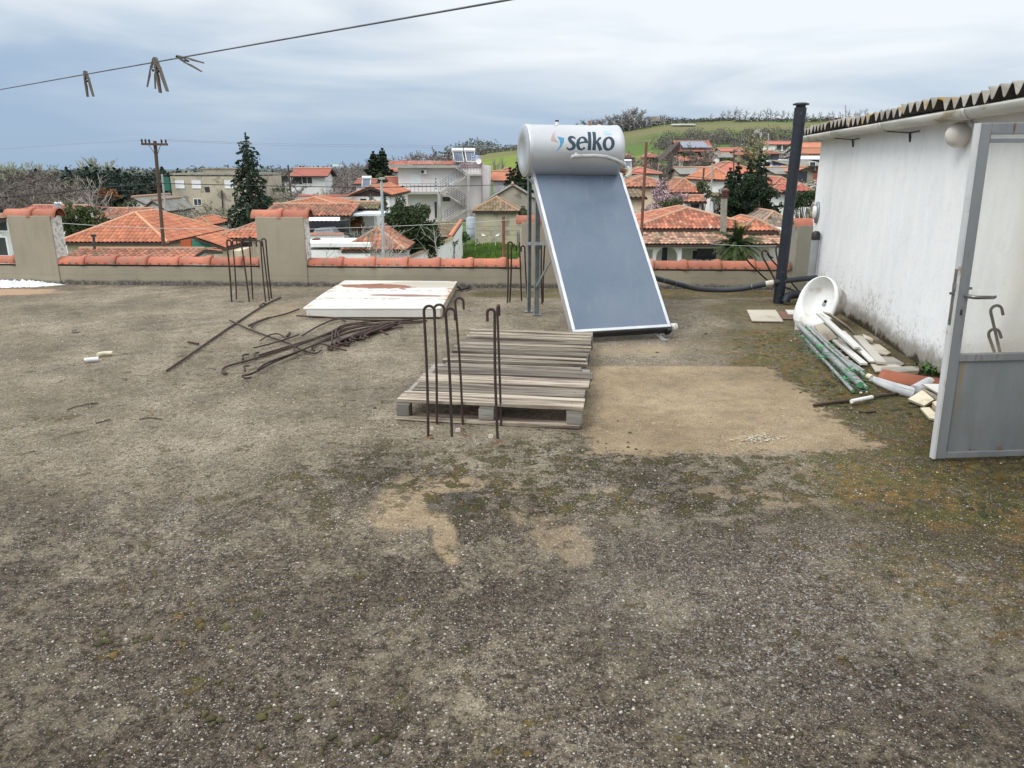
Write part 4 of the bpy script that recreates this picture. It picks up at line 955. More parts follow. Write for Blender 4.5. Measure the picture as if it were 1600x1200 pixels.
for i in range(len(pts)-1):
    A_, B_, C_, D_ = pts[max(i-1, 0)], pts[i], pts[i+1], pts[min(i+2, len(pts)-1)]
    for k in range(5):
        t_ = k/5; P_.append(.5*((2*B_)+(-A_+C_)*t_+(2*A_-5*B_+4*C_-D_)*t_*t_+(-A_+3*B_-3*C_+D_)*t_**3))
P_.append(pts[-1])
T = thing('lagged_hose', 'thick black insulated hose running from the solar heater to the shed wall', 'hose', pts[4])
mb = MB(); mb.tube(P_, .033, 14); mb.build('hose', mat('black_foam_hose', (.022, .027, .033), (.035, .04, .045), 10, .6, .3, 50), T)
mb = MB(); a = P_[30]; b_ = P_[31]; mb.tube([P_[29]+(P_[30]-P_[29])*.6, P_[30], P_[31]], .035, 14); mb.build('white_joint', mat('cream_tape', (1, 1, 1)), T)
mb = MB()
for k in (6, 9, 27, 33): mb.tube([P_[k], P_[k]+(P_[k+1]-P_[k]).normalized()*.008], .035, 12)
mb.build('cable_tie', galv, T)
mb = MB(); mb.tube([q8(700, 890, 8.95), q8(715, 840, 8.95), q8(760, 805, 9.0), q8(860, 800, 9.1)], [.05, .05, .052, .05], 14); tag(mb.build('pipe_elbow', flue_m), 'black plastic pipe elbow lying on the floor right of the flue foot', 'pipe elbow')

# ------------------------------------------------------------------ clothesline and pegs
cw = mat('line_wire', (.10, .10, .11), (.16, .16, .17), 20, .5, metal=.3)
def cl_pt(u):
    tab = [(-60, 150.5), (0, 140), (134, 116), (248, 96), (400, 69), (600, 34), (805, -2), (860, -13)]
    v = pl(tab, u); inv = .52+(u-134)*(.98-.52)/(805-134); d = 1/inv; return D(u, v, d)
mb = MB(); pts = [cl_pt(u) for u in range(-60, 861, 40)]; mb.tube(pts, .0014, 6); tag(mb.build('clothesline', cw), 'thin grey clothesline wire sagging across the upper left sky', 'clothesline')
pegw = mat('grey_weathered_peg', (.20, .175, .14), (.12, .105, .085), 30, .9, .3, 200, stretch=(1, 1, .2))
def peg(u, v_off, L, ang, label, spread=9, s=1., yaw=0.):
    """clothes peg clamped on the line at pixel u; ang = lean of its body in the picture plane"""
    c_ = cl_pt(u); s *= .9; T = thing('clothes_peg', label, 'clothes peg', c_, 'wooden pegs on the clothesline')
    Mx = Matrix.Translation(c_)@Matrix.Rotation(R(yaw), 4, 'Z')@Matrix.Rotation(R(ang), 4, 'Y')
    piv = -.020*s
    for sg in (-1, 1):
        mb = MB(); a = -R(spread/2)*sg
        Ml = Mx@Matrix.Translation((.0012*sg, 0, piv))@Matrix.Rotation(a, 4, 'Y')
        # prong outline: thick at the pivot, tapered at the handle
        top_, bot_ = .030*s, -.046*s
        pr = [(.0008*sg, top_), (.0046*sg, top_-.001), (.0050*sg, .004), (.0050*sg, -.004), (.0034*sg, bot_), (.0010*sg, bot_), (.0008*sg, -.01), (.0030*sg, 0.0), (.0008*sg, .008)]
        if sg < 0: pr = pr[::-1]
        mb.prism([(x, z) for x, z in pr], .0095*s, Ml@Matrix.Rotation(R(90), 4, 'X')@Matrix.Translation((0, 0, -.00475*s)), 0)
        mb.build('prong', pegw, T)
    mb = MB(); cc = Mx@Vector((0, 0, piv)); ayv = (Mx.to_3x3()@Vector((0, 1, 0)))
    mb.tube([cc-ayv*.007, cc+ayv*.007], .0032*s, 8); mb.tube([Mx@Vector((-.007, .004, piv+.006)), Mx@Vector((.007, .004, piv+.006))], .0009, 5); mb.build('spring', mat('peg_spring', (.06, .05, .045), (.1, .09, .08), 20, .5, metal=.6), T)
peg(134, 0, 46, -4, 'single wooden clothes peg hanging upright at the left end of the line', 12, .86)
peg(240, 0, 50, 12, 'wooden peg leaning left, left one of the crossed pair on the line', 14, .88, 20)
peg(244, 0, 60, -9, 'wooden peg leaning right, lower one of the crossed pair on the line', 14, 1.02, -10)
peg(281, 0, 50, -68, 'wooden peg lying almost flat on the line, right of the crossed pair', 18, .80)
# ------------------------------------------------------------------ debris along the shed wall
def r5(X, Y): return (1230+X/5, 420+Y/5)
def g5(X, Y, z=0.): return G(1230+X/5, 420+Y/5, z)
cer = mat('white_ceramic', (.80, .80, .78), (.74, .74, .72), 2, .16, coat=.5, stain=((.62, .58, .50), .12, 5))
cer_o = mat('dirty_ceramic_back', (.62, .59, .53), (.50, .47, .41), 3, .5, stain=((.35, .32, .26), .2, 6))
# basin: rim is an oval with a squared tap deck, axis pointing up-left at the camera
cB = D(1276, 470, 7.62); T = thing('ceramic_basin', 'white ceramic wash basin tipped on its side against the shed wall', 'basin', cB)
zx = (C0-cB).normalized(); zx = (zx+Vector((-1.05, -.05, .36))).normalized()           # axis of the bowl opening
lx = (Vector((.56, .25, 1.0))); lx = (lx-zx*lx.dot(zx)).normalized()              # long axis of the oval
ly = zx.cross(lx)
def bq(a, b_, n): return cB+lx*a+ly*b_+zx*n
def ring(n_, ka, kb, nz, off=0., deck=0.):
    out = []
    for i in range(n_):
        th = 2*math.pi*i/n_; ca, sa = math.cos(th), math.sin(th)
        a = ca*ka+off; b_ = sa*kb
        if deck and ca < 0:      # squarer towards the tap deck
            k = 4.2; q_ = (abs(ca)**k+abs(sa)**k)**(-1/k); q2 = 1+(q_-1)*deck; a = ca*ka*q2*(1+.12*deck)+off; b_ = sa*kb*q2
        out.append(bq(a, b_, nz))
    return out
n_ = 48; KA, KB = .262, .222
rings = [ring(n_, .02, .02, -.15, .02), ring(n_, .10, .08, -.148, .02), ring(n_, .165, .13, -.12, .025), ring(n_, .200, .155, -.06, .03), ring(n_, .212, .163, -.012, .03),
         ring(n_, .222, .172, .004, .03), ring(n_, KA-.012, KB-.012, .006, 0, 1), ring(n_, KA, KB, -.006, 0, 1), ring(n_, KA, KB, -.035, 0, 1), ring(n_, KA-.02, KB-.02, -.045, 0, 1)]
back = [ring(n_, KA-.02, KB-.02, -.045, 0, 1), ring(n_, .215, .185, -.075, .02, .4), ring(n_, .19, .17, -.13, .03, .3), ring(n_, .165, .155, -.19, .04), ring(n_, .155, .15, -.29, .045), ring(n_, .05, .05, -.295, .04)]
def loft(mb, rs, mat_=0):
    vs = [p for r_ in rs for p in r_]
    mb.add(vs, [(i*n_+j, i*n_+(j+1) % n_, (i+1)*n_+(j+1) % n_, (i+1)*n_+j) for i in range(len(rs)-1) for j in range(n_)], mat_, True)
mb = MB(); loft(mb, rings); mb.build('bowl', cer, T)
mb = MB(); loft(mb, back); mb.build('underside', cer_o, T)
mb = MB(); c_ = bq(-.01, 0, -.146); mb.tube([c_, c_+zx*.004], .022, 16); mb.build('drain_ring', galv, T)
# tiles on the floor left of the basin
slab_c = mat('beige_floor_tile', (.52, .47, .38), (.44, .39, .31), 2, .6, stain=((.30, .22, .13), .2, 4))
slab_w = mat('white_marble_offcut', (.66, .65, .62), (.56, .55, .52), 3, .5, stain=((.42, .38, .30), .2, 5))
slab_g = mat('grey_stone_offcut', (.33, .31, .27), (.25, .235, .20), 3, .85, stain=((.16, .14, .1), .2, 5))
slab_b = mat('brown_clay_tile', (.20, .085, .06), (.15, .07, .05), 3, .7)
slab_k = mat('cream_stone_offcut', (.70, .62, .46), (.62, .55, .40), 3, .7, stain=((.36, .28, .16), .15, 7))
slab_e = mat('broken_tile_edge', (.40, .33, .24), (.30, .25, .18), 6, .9)
def poly_slab(pts, th, m, label, name='stone_offcut', group='tile and stone offcuts along the shed', z=.004, tilt=None, cat='offcut'):
    """flat piece; pts are photo pixels read on the plane at height z (or each with own z)"""
    if tilt is None: P_ = [G(u, v, z+th) for u, v in pts]
    else: P_ = [G(u, v, zz) for (u, v), zz in zip(pts, tilt)]
    n_v = (P_[1]-P_[0]).cross(P_[2]-P_[0]).normalized()
    if n_v.z < 0: n_v = -n_v
    # flatten the outline on one plane
    P_ = [p-n_v*((p-P_[0]).dot(n_v)) for p in P_]
    B_ = [p-n_v*th for p in P_]; n = len(P_)
    ar = sum((P_[i].x*P_[(i+1) % n].y-P_[(i+1) % n].x*P_[i].y) for i in range(n))
    if ar < 0: P_.reverse(); B_.reverse()
    mb = MB(); mb.add(P_+B_, [tuple(range(n)), tuple(range(2*n-1, n-1, -1))], 0, False, .5)
    mb.add(P_+B_, [(i, n+i, n+(i+1) % n, (i+1) % n) for i in range(n)], 1, False, .5)
    o = mb.build(name, [m, slab_e], origin=sum(P_, Vector())/n, bevel=.0015)
    return tag(o, label, cat, group)
poly_slab([(1167, 484), (1212, 484), (1224, 502), (1175, 501)], .012, slab_c, 'square beige floor tile lying alone left of the basin', 'floor_tile', cat='tile')
poly_slab([(1216, 486), (1243, 487), (1243, 497), (1222, 497)], .012, slab_b, 'brown clay tile between the beige tile and the basin', 'floor_tile', cat='tile')
poly_slab([(1227, 484), (1246, 484), (1248, 491), (1232, 491)], .010, slab_w, 'small pale tile on the brown tile beside the basin', 'floor_tile', z=.016, cat='tile')
poly_slab([r5(62, 388), r5(108, 385), r5(118, 470), r5(58, 478)], .05, slab_g, 'small grey broken block at the foot of the basin', z=.0)
poly_slab([r5(210, 440), r5(290, 420), r5(390, 540), r5(300, 565)], .012, slab_c, 'beige tile piece standing up behind the tube bundle', tilt=[.16, .17, .05, .04])
poly_slab([r5(280, 330), r5(335, 345), r5(470, 440), r5(540, 518), r5(500, 512), r5(350, 415)], .014, slab_g, 'long brown grey stone wedge leaning on the basin', tilt=[.30, .29, .17, .06, .07, .20])
poly_slab([r5(400, 530), r5(440, 560), r5(520, 650), r5(500, 670), r5(390, 600)], .012, slab_w, 'white marble piece half hidden behind the tubes', tilt=[.09, .07, .04, .03, .06])
poly_slab([r5(590, 508), r5(672, 545), r5(668, 562), r5(600, 540)], .02, slab_c, 'small cream tile corner by the wall right of the boards', z=.05)
poly_slab([r5(640, 580), r5(720, 590), r5(810, 655), r5(780, 668), r5(700, 655)], .014, slab_c, 'beige tile lying flat against the wall', z=.01)
poly_slab([r5(720, 680), r5(830, 690), r5(915, 740), r5(890, 755), r5(760, 740)], .012, slab_g, 'dark grey tile lying flat right of the boards', z=.006)
poly_slab([r5(650, 740), r5(850, 748), r5(900, 765), r5(760, 800), r5(690, 800)], .012, slab_c, 'beige tile behind the roof tile', z=.008)
poly_slab([r5(735, 770), r5(1010, 758), r5(1030, 775), r5(1028, 795), r5(740, 815)], .03, slab_g, 'long grey stone strip under the clay roof tile', z=.01)
poly_slab([r5(1055, 898), r5(1250, 900), r5(1250, 1010), r5(1200, 995)], .012, slab_w, 'white tile next to the gate edge, top of the offcut heap', z=.07, tilt=[.11, .11, .06, .06])
poly_slab([r5(1055, 930), r5(1200, 1000), r5(1170, 1030), r5(1060, 960)], .018, slab_g, 'brown grey board edge under the white tile by the gate', tilt=[.08, .05, .03, .05])
poly_slab([r5(943, 1015), r5(1058, 945), r5(1148, 1020), r5(1070, 1078)], .016, slab_k, 'square cream stone tile by the gate, tilted up', tilt=[.03, .06, .05, .02])
poly_slab([r5(1135, 1040), r5(1200, 1020), r5(1260, 1120), r5(1200, 1125)], .05, slab_k, 'thick cream stone block beside the gate edge', z=.0)
poly_slab([r5(1040, 1085), r5(1110, 1080), r5(1182, 1150), r5(1175, 1175), r5(1110, 1165)], .014, slab_k, 'lowest cream stone piece lying in the moss by the gate', z=.003)
# boards / marble strips lying along the heap
def strip(a, b_, za, zb, w_, th, m, label):
    A_ = g5(*a, za); B_ = g5(*b_, zb); mb = MB(); mb.bar(A_, B_, w_, th)
    return tag(mb.build('marble_strip', m, origin=A_, bevel=.002), label, 'stone strip', 'pale stone strips lying along the shed')
strip((245, 348), (548, 620), .30, .10, .055, .022, slab_w, 'brightest white stone strip with its top end in the basin')
strip((300, 420), (590, 660), .20, .06, .045, .018, slab_g, 'grey strip directly under the brightest white strip')
strip((430, 490), (665, 725), .13, .04, .05, .016, slab_w, 'thin white strip between the bright and the weathered strips')
strip((550, 530), (738, 735), .11, .045, .075, .022, mat('weathered_strip', (.47, .44, .38), (.38, .35, .29), 4, .8), 'weathered beige strip with rounded edges, rightmost of the strips')
strip((380, 560), (600, 745), .08, .03, .06, .02, slab_w, 'short pale strip half buried under the tube bundle')
rgd = random.Random(8)
for i, (X, Y, s_) in enumerate(((215, 440, 9), (230, 420, 14), (320, 530, 10), (420, 640, 12), (470, 690, 14), (500, 720, 10), (575, 965, 12), (620, 960, 8), (500, 1085, 6), (30, 560, 6), (60, 545, 5), (90, 500, 12), (560, 760, 7))):
    u, v = r5(X, Y); w_ = s_*.22
    poly_slab([(u-w_, v), (u-w_*.3, v-w_*.5), (u+w_, v-w_*.2), (u+w_*.6, v+w_*.5)], .01, [slab_w, slab_k, slab_g][i % 3], 'tiny broken tile chip scattered around the tube bundle', 'tile_chip', 'tile chips scattered around the tube bundle', z=.004, cat='tile chip')
# bundle of tubes
T = thing('tube_bundle', 'bundle of grey plastic tubes tied with green wire lying beside the stone strips', 'tube bundle', g5(330, 720))
tub_m = mat('grey_conduit', (.30, .31, .30), (.24, .25, .245), 10, .4, coat=.2, rnd=.15); endm = mat('green_tube_end', (.10, .38, .16), (.08, .30, .14), 10, .6)
for (a, b_, za, zb, r_) in (((95, 445), (570, 905), .14, .055, .024), ((150, 440), (620, 930), .12, .03, .013), ((120, 520), (512, 955), .07, .018, .013), ((185, 455), (605, 838), .12, .06, .015), ((110, 480), (540, 900), .10, .03, .012),
                            ((230, 520), (520, 790), .12, .08, .011), ((250, 560), (600, 800), .06, .03, .012), ((160, 590), (480, 905), .03, .02, .011), ((300, 600), (560, 800), .1, .09, .009)):
    A_ = g5(*a, za); B_ = g5(*b_, zb); mb = MB(); mb.tube([A_, A_+(B_-A_)*.5+Vector((0, 0, -.004)), B_], r_, 12); d_ = (B_-A_).normalized(); mb.tube([B_+d_*.001, B_+d_*.003], r_*.97, 12, 1, True, False); mb.build('tube', [tub_m, endm], T)
gw = mat('green_garden_wire', (.12, .27, .19), (.09, .22, .15), 30, .5)
for i in range(46):
    k = rgd.random(); X = 110+k*420+rgd.uniform(-20, 70); Y = 520+k*350+rgd.uniform(-30, 60); z = rgd.uniform(.02, .15)
    pts = []; a = rgd.random()*6; R_ = rgd.uniform(.03, .11); tw = rgd.uniform(-1.5, 1.5)
    c_ = g5(X, Y, z)
    for j in range(9):
        a += rgd.uniform(.3, .9); pts.append(c_+Vector((math.cos(a)*R_*rgd.uniform(.6, 1.3), math.sin(a)*R_*rgd.uniform(.6, 1.3)+.03*j*tw*.3, abs(rgd.gauss(0, .02))-.005+.0*j)))
    mb = MB() if i % 12 == 0 else mb
    mb.tube(pts, .0016, 4)
    if i % 12 == 11 or i == 45: mb.build('tangled_wire', gw, T)
gt = mat('green_tie', (.06, .36, .10), (.05, .30, .09), 20, .5)
for (X, Y, z) in ((165, 475, .14), (260, 610, .13), (340, 590, .13), (480, 790, .09), (520, 785, .08), (450, 855, .06), (120, 535, .08), (270, 690, .08)):
    mb = MB(); c_ = g5(X, Y, z)
    for j in range(5):
        a = rgd.random()*6; d_ = Vector((math.cos(a), math.sin(a), rgd.uniform(-.2, .6)))*.035; mb.bar(c_-d_*.6, c_+d_, .010, .003)
    mb.build('green_tie', gt, T)
# clay roof tile
clay = mat('loose_clay_tile', (.36, .115, .06), (.30, .095, .05), 3, .8, stain=((.22, .10, .06), .15, 6))
cA = g5(800, 870, .05); cBt = g5(1120, 890, .05)
T0 = G(*r5(960, 850), .06); M_ = Matrix.Translation(T0)@Matrix.Rotation(R(-38), 4, 'Z')
mb = MB(); n = 12; vs = []; Lt = .46; wr = .14
for q_, kk in ((0, 1.08), (.10, 1.08), (.12, 1.0), (1, .92)):
    for j in range(n+1):
        an = R(155)*(j/n)+R(12.5); vs.append(M_@Vector((Lt*q_-.2, -math.cos(an)*wr*kk, math.sin(an)*wr*.45*kk-.04)))
for q_, kk in ((1, .92), (0, 1.08)):
    for j in range(n+1):
        an = R(155)*(j/n)+R(12.5); vs.append(M_@Vector((Lt*q_-.2, -math.cos(an)*(wr-.014)*kk, math.sin(an)*(wr-.014)*.45*kk-.045)))
fs = [(i*(n+1)+j, (i+1)*(n+1)+j, (i+1)*(n+1)+j+1, i*(n+1)+j+1) for i in range(5) for j in range(n)]+[(5*(n+1)+j, j, j+1, 5*(n+1)+j+1) for j in range(n)]
for j in (0, n): fs.append((j, 5*(n+1)+j, 4*(n+1)+j, 3*(n+1)+j))
mb.add(vs, fs, 0, True); tag(mb.build('roof_tile', clay, origin=T0), 'loose orange clay ridge tile lying in the debris by the gate', 'roof tile')
# rolled sheet
shm = mat('rolled_roofing_felt', (.55, .56, .56), (.38, .39, .39), 6, .7, .3, 30)
T0 = g5(640, 840, .05); mb = MB(); mb.tube([g5(630, 838, .06), g5(665, 852, .06)], [.022, .024], 12, 1)
n = 10; vs = []
PT = [g5(655, 855, .06), g5(740, 890, .055), g5(840, 930, .045), g5(960, 965, .03)]
for i, p in enumerate(PT):
    r_ = (.024, .033, .040, .046)[i]
    for j in range(n+5):
        a = 2*math.pi*j/n*1.0; rr_ = r_*(1+.12*(j/n))*(1+.08*mnoise.noise(Vector((i, j*.7, 2))))
        vs.append(p+Vector((math.sin(a)*.35*rr_, math.cos(a)*rr_, math.sin(a)*rr_*.75)))
m_ = n+5; mb.add(vs, [(i*m_+j, i*m_+j+1, (i+1)*m_+j+1, (i+1)*m_+j) for i in range(3) for j in range(m_-1)], 0, True)
tag(mb.build('rolled_felt', [shm, slab_k], origin=T0), 'roll of pale grey roofing felt lying below the clay roof tile', 'felt roll')
mb = MB(); mb.tube([G(1429, 612, .03), G(1452, 598, .05)], [.05, .045], 10); tag(mb.build('grey_pipe_stub', shm, origin=G(1430, 610)), 'short dark grey pipe stub behind the felt roll near the gate', 'pipe stub')
bark = mat('dead_stick', (.075, .05, .035), (.04, .03, .022), 20, .95, .6, 80)
lie([r5(205, 1080), r5(330, 1060), r5(450, 1045), r5(600, 1025), r5(760, 1000), r5(870, 985)], 'dark dead stick lying in the moss in front of the felt roll', .011, .012, 'stick', bark, 'stick', None)
lie([r5(498, 1068), r5(658, 1035)], 'short white tube lying on the dark stick', .016, .03, 'tube_offcut', white_pl, 'tube', None)
lie([r5(555, 1122), r5(620, 1128), r5(690, 1120)], 'small dark twig on the moss below the white tube', .006, .006, 'stick', bark, 'stick', None)
# small litter on the open slab
def c7(X, Y): return (X/4, 420+Y/4)
lie([c7(530, 586), c7(618, 578)], 'white plastic pipe offcut, lower one of the two at left', .020, .02, 'pipe_offcut', white_old, 'pipe offcut', 'small pipe offcuts at the left of the terrace')
lie([c7(612, 552), c7(650, 543), c7(706, 541)], 'yellowish pipe offcut with dark end, upper one of the two at left', .019, .02, 'pipe_offcut', mat('yellowed_plastic', (.58, .54, .38), (.5, .46, .32), 20, .6), 'pipe offcut', 'small pipe offcuts at the left of the terrace')
poly_slab([c7(448, 381), c7(483, 379), c7(484, 389), c7(450, 390)], .012, black_pl, 'small black rubber piece lying at the far left of the terrace', 'rubber_scrap', None, cat='scrap')
for i, (pts, lab) in enumerate((([(420, 885), (470, 868), (550, 850), (615, 842)], 'thin dry twig lying at the left below the pipe offcuts'), ([(185, 1150), (222, 1146)], 'tiny dark twig at the far left edge of the gravel'), ([(600, 970), (690, 945)], 'short brown twig beside a moss patch on the left'), ([(870, 945), (930, 935), (1010, 943)], 'dry stem lying on the pale gravel at the left'))):
    lie([c7(*p_) for p_ in pts], lab, .0035, .005, 'twig', bark, 'twig', 'dry twigs on the terrace')
for i, (u, v, s_, lab) in enumerate(((716, 673, 4, 'pinkish stone between the front hooked bars'), (767, 683, 4.5, 'pale stone beside the rust ring'), (675, 671, 3.5, 'small pale stone at the foot of the left hooked bar'))):
    c_ = G(u, v); mb = MB(); n = 7
    vs = [(c_.x+math.cos(6.28*j/n)*.02*rgd.uniform(.7, 1.2), c_.y+math.sin(6.28*j/n)*.016*rgd.uniform(.7, 1.2), -.003) for j in range(n)]+[(c_.x+math.cos(6.28*j/n+.3)*.013*rgd.uniform(.7, 1.2), c_.y+math.sin(6.28*j/n+.3)*.010, .016) for j in range(n)]
    mb.add(vs, [tuple(range(n, 2*n))]+[(j, (j+1) % n, n+(j+1) % n, n+j) for j in range(n)]); tag(mb.build('stone', mat('pink_stone', (.50, .40, .33), (.42, .35, .29), 20, .9), origin=c_), lab, 'stone', 'loose stones between the front hooked bars')
# flakes of white paint on the sandy patch
mb = MB()
for i in range(110):
    c_ = G(1185+rgd.gauss(0, 17), 686+rgd.gauss(0, 3.)); s_ = rgd.uniform(.003, .013); a = rgd.random()*6
    mb.add([(c_.x+math.cos(a+k)*s_*rgd.uniform(.5, 1.2), c_.y+math.sin(a+k)*s_*.7, .004+rgd.random()*.006) for k in (0, 1.3, 2.4, 3.6, 5.)], [(0, 1, 2, 3, 4)])
mb.build('paint_flakes', mat('flake_white', (.48, .45, .36), (.38, .355, .28), 20, .9), label='flakes of pale mortar lying on the sandy patch', kind='stuff')
# white lumpy mortar debris at the far left foot of the parapet
mb = MB(); nx_, ny_ = 150, 14; x0, x1 = -9.5, -6.35; vs = []
for j in range(ny_+1):
    for i in range(nx_+1):
        x = x0+(x1-x0)*i/nx_; yb = YF(x)-.012; k = j/ny_; y = yb-.36*k*(1-.0*i/nx_)
        tp = min(1, (nx_-i)/30.)
        h = (.085*(1-k)**.7*(.75+.5*mnoise.noise(Vector((x*5, y*5, 0))))+.035*mnoise.noise(Vector((x*19, y*19, 1)))+.02*mnoise.noise(Vector((x*45, y*45, 4))))*tp-.004-.025*k
        vs.append((x, y+.01*mnoise.noise(Vector((x*20, y*9, 5))), h if j < ny_ else -.03))
mb.add(vs, [(j*(nx_+1)+i, (j+1)*(nx_+1)+i, (j+1)*(nx_+1)+i+1, j*(nx_+1)+i+1) for j in range(ny_) for i in range(nx_)], 0, False)
mb.build('white_debris', mat('crumbled_white_foam', (.80, .81, .81), (.62, .63, .63), 18, .9, .5, 60), label='crumbled white insulation foam heaped at the foot of the left pier', kind='stuff')
# weeds at the wall foot
def weed(c_, n, h, label):
    mb = MB()
    for i in range(n):
        a = rgd.random()*6.28; l = h*rgd.uniform(.5, 1.1); d_ = Vector((math.cos(a), math.sin(a), 0)); w_ = .012; s_ = Vector((-d_.y, d_.x, 0))*w_
        b0 = c_+Vector((rgd.gauss(0, .04), rgd.gauss(0, .05), 0)); p1 = b0+d_*l*.4+Vector((0, 0, l*.7)); p2 = b0+d_*l*.9+Vector((0, 0, l*.75))
        mb.add([b0, p1-s_, p2, p1+s_], [(0, 1, 2, 3)], 0, True, rgd.random())
    tag(mb.build('weed', mat('weed_leaf', (.07, .16, .035), (.04, .10, .02), 20, .7, rnd=.4), origin=c_), label, 'weed', 'weeds at the foot of the shed')
weed(g5(1090, 815), 40, .09, 'green weed growing at the wall foot behind the clay tile')
weed(g5(1160, 835), 30, .08, 'dark weed at the wall foot next to the gate')
# ------------------------------------------------------------------ village: builders
def tiles(mb, A, B, Cc, Dd, pitch=.26, row=.38, amp=.075, mat_=0, sub=4):
    """barrel-tiled roof plane; A-B eave, Dd-Cc top edge (may coincide)"""
    A, B, Cc, Dd = map(Vector, (A, B, Cc, Dd)); ex = (B-A); L = ex.length; ex = ex/L
    n = ex.cross((Cc+Dd)/2-A).normalized(); ey = n.cross(ex)
    if n.z < 0: n = -n
    sd, td, sc_, tc2 = (Dd-A).dot(ex), (Dd-A).dot(ey), (Cc-A).dot(ex), (Cc-A).dot(ey)
    cols = max(1, int(L/pitch)); ds = L/cols/sub
    def tmax(s):
        t_ = td if td == tc2 else max(td, tc2)
        if s < sd and sd > 1e-6: t_ = min(t_, td*s/sd)
        if s > sc_ and L-sc_ > 1e-6: t_ = min(t_, tc2*(L-s)/(L-sc_))
        if sd < s < sc_ and sc_-sd > 1e-6: t_ = td+(tc2-td)*(s-sd)/(sc_-sd)
        return max(t_, 0)
    T_ = max(td, tc2); rows = max(1, int(T_/row)); dt = T_/rows
    for c in range(cols):
        ss = [(c*sub+k)*ds for k in range(sub+1)]; tm = [tmax(s) for s in ss]
        oz = [amp*math.sin(math.pi*k/sub) for k in range(sub+1)]
        for r_ in range(rows):
            t0, t1 = r_*dt, (r_+1)*dt
            if min(t0, max(tm)) >= max(tm)-1e-4: break
            lo = [A+ex*s+ey*min(t0, m_)+n*(z_+.018) for s, m_, z_ in zip(ss, tm, oz)]
            hi = [A+ex*s+ey*min(t1+.02, m_)+n*(z_) for s, m_, z_ in zip(ss, tm, oz)]
            k = sub+1
            mb.add(lo+hi, [(i, i+1, k+i+1, k+i) for i in range(sub)], mat_, False, random.random())
def plane_roof(mb, A, B, Cc, Dd, mat_=0):
    mb.add([A, B, Cc, Dd] if (Vector(Cc)-Vector(Dd)).length > 1e-3 else [A, B, Cc], [(0, 1, 2, 3)] if (Vector(Cc)-Vector(Dd)).length > 1e-3 else [(0, 1, 2)], mat_, False)
def window(T, o, ax, wid, h, kind='pane', nrm_=None):
    """window on a wall: o = lower-left corner, ax = wall direction, outwards normal to the camera side"""
    o = Vector(o); ax = Vector(ax).normalized(); nn_ = nrm_ if nrm_ is not None else Vector((ax.y, -ax.x, 0)); up_ = Vector((0, 0, 1)); f_ = min(.07, wid*.12)
    mb = MB()
    def bx(a0, a1, h0, h1, d0, d1, mt=0): mb.hexa([o+ax*a0+up_*h0+nn_*d0, o+ax*a1+up_*h0+nn_*d0, o+ax*a1+up_*h0+nn_*d1, o+ax*a0+up_*h0+nn_*d1, o+ax*a0+up_*h1+nn_*d0, o+ax*a1+up_*h1+nn_*d0, o+ax*a1+up_*h1+nn_*d1, o+ax*a0+up_*h1+nn_*d1], mt)
    bx(-f_, 0, -f_, h+f_, 0, .05); bx(wid, wid+f_, -f_, h+f_, 0, .05); bx(0, wid, h, h+f_, 0, .05); bx(0, wid, -f_, 0, 0, .07)
    if kind == 'pane' and wid > .8: bx(wid/2-.03, wid/2+.03, 0, h, .005, .045)
    fm = {'pane': shutter, 'shutter': shutter, 'dark': darkwood, 'door': shutter, 'hole': grey_w}[kind]
    fr_ = mb.build('door' if kind == 'door' else 'window', fm, T)
    mb = MB(); bx(.001, wid-.001, .001, h-.001, .004, .02 if kind != 'shutter' else .035)
    mb.build({'pane': 'pane', 'shutter': 'roller_shutter', 'dark': 'pane', 'door': 'door_leaf', 'hole': 'opening'}[kind], shutter if kind == 'shutter' else (white_pl if kind == 'door' else glass_d), fr_)
def ridge_cap(mb, a, b_, r_=.10, mt=0):
    mb.tube([Vector(a)+Vector((0, 0, .03)), Vector(b_)+Vector((0, 0, .03))], r_, 8, mt, True, True)
HG_ = {}
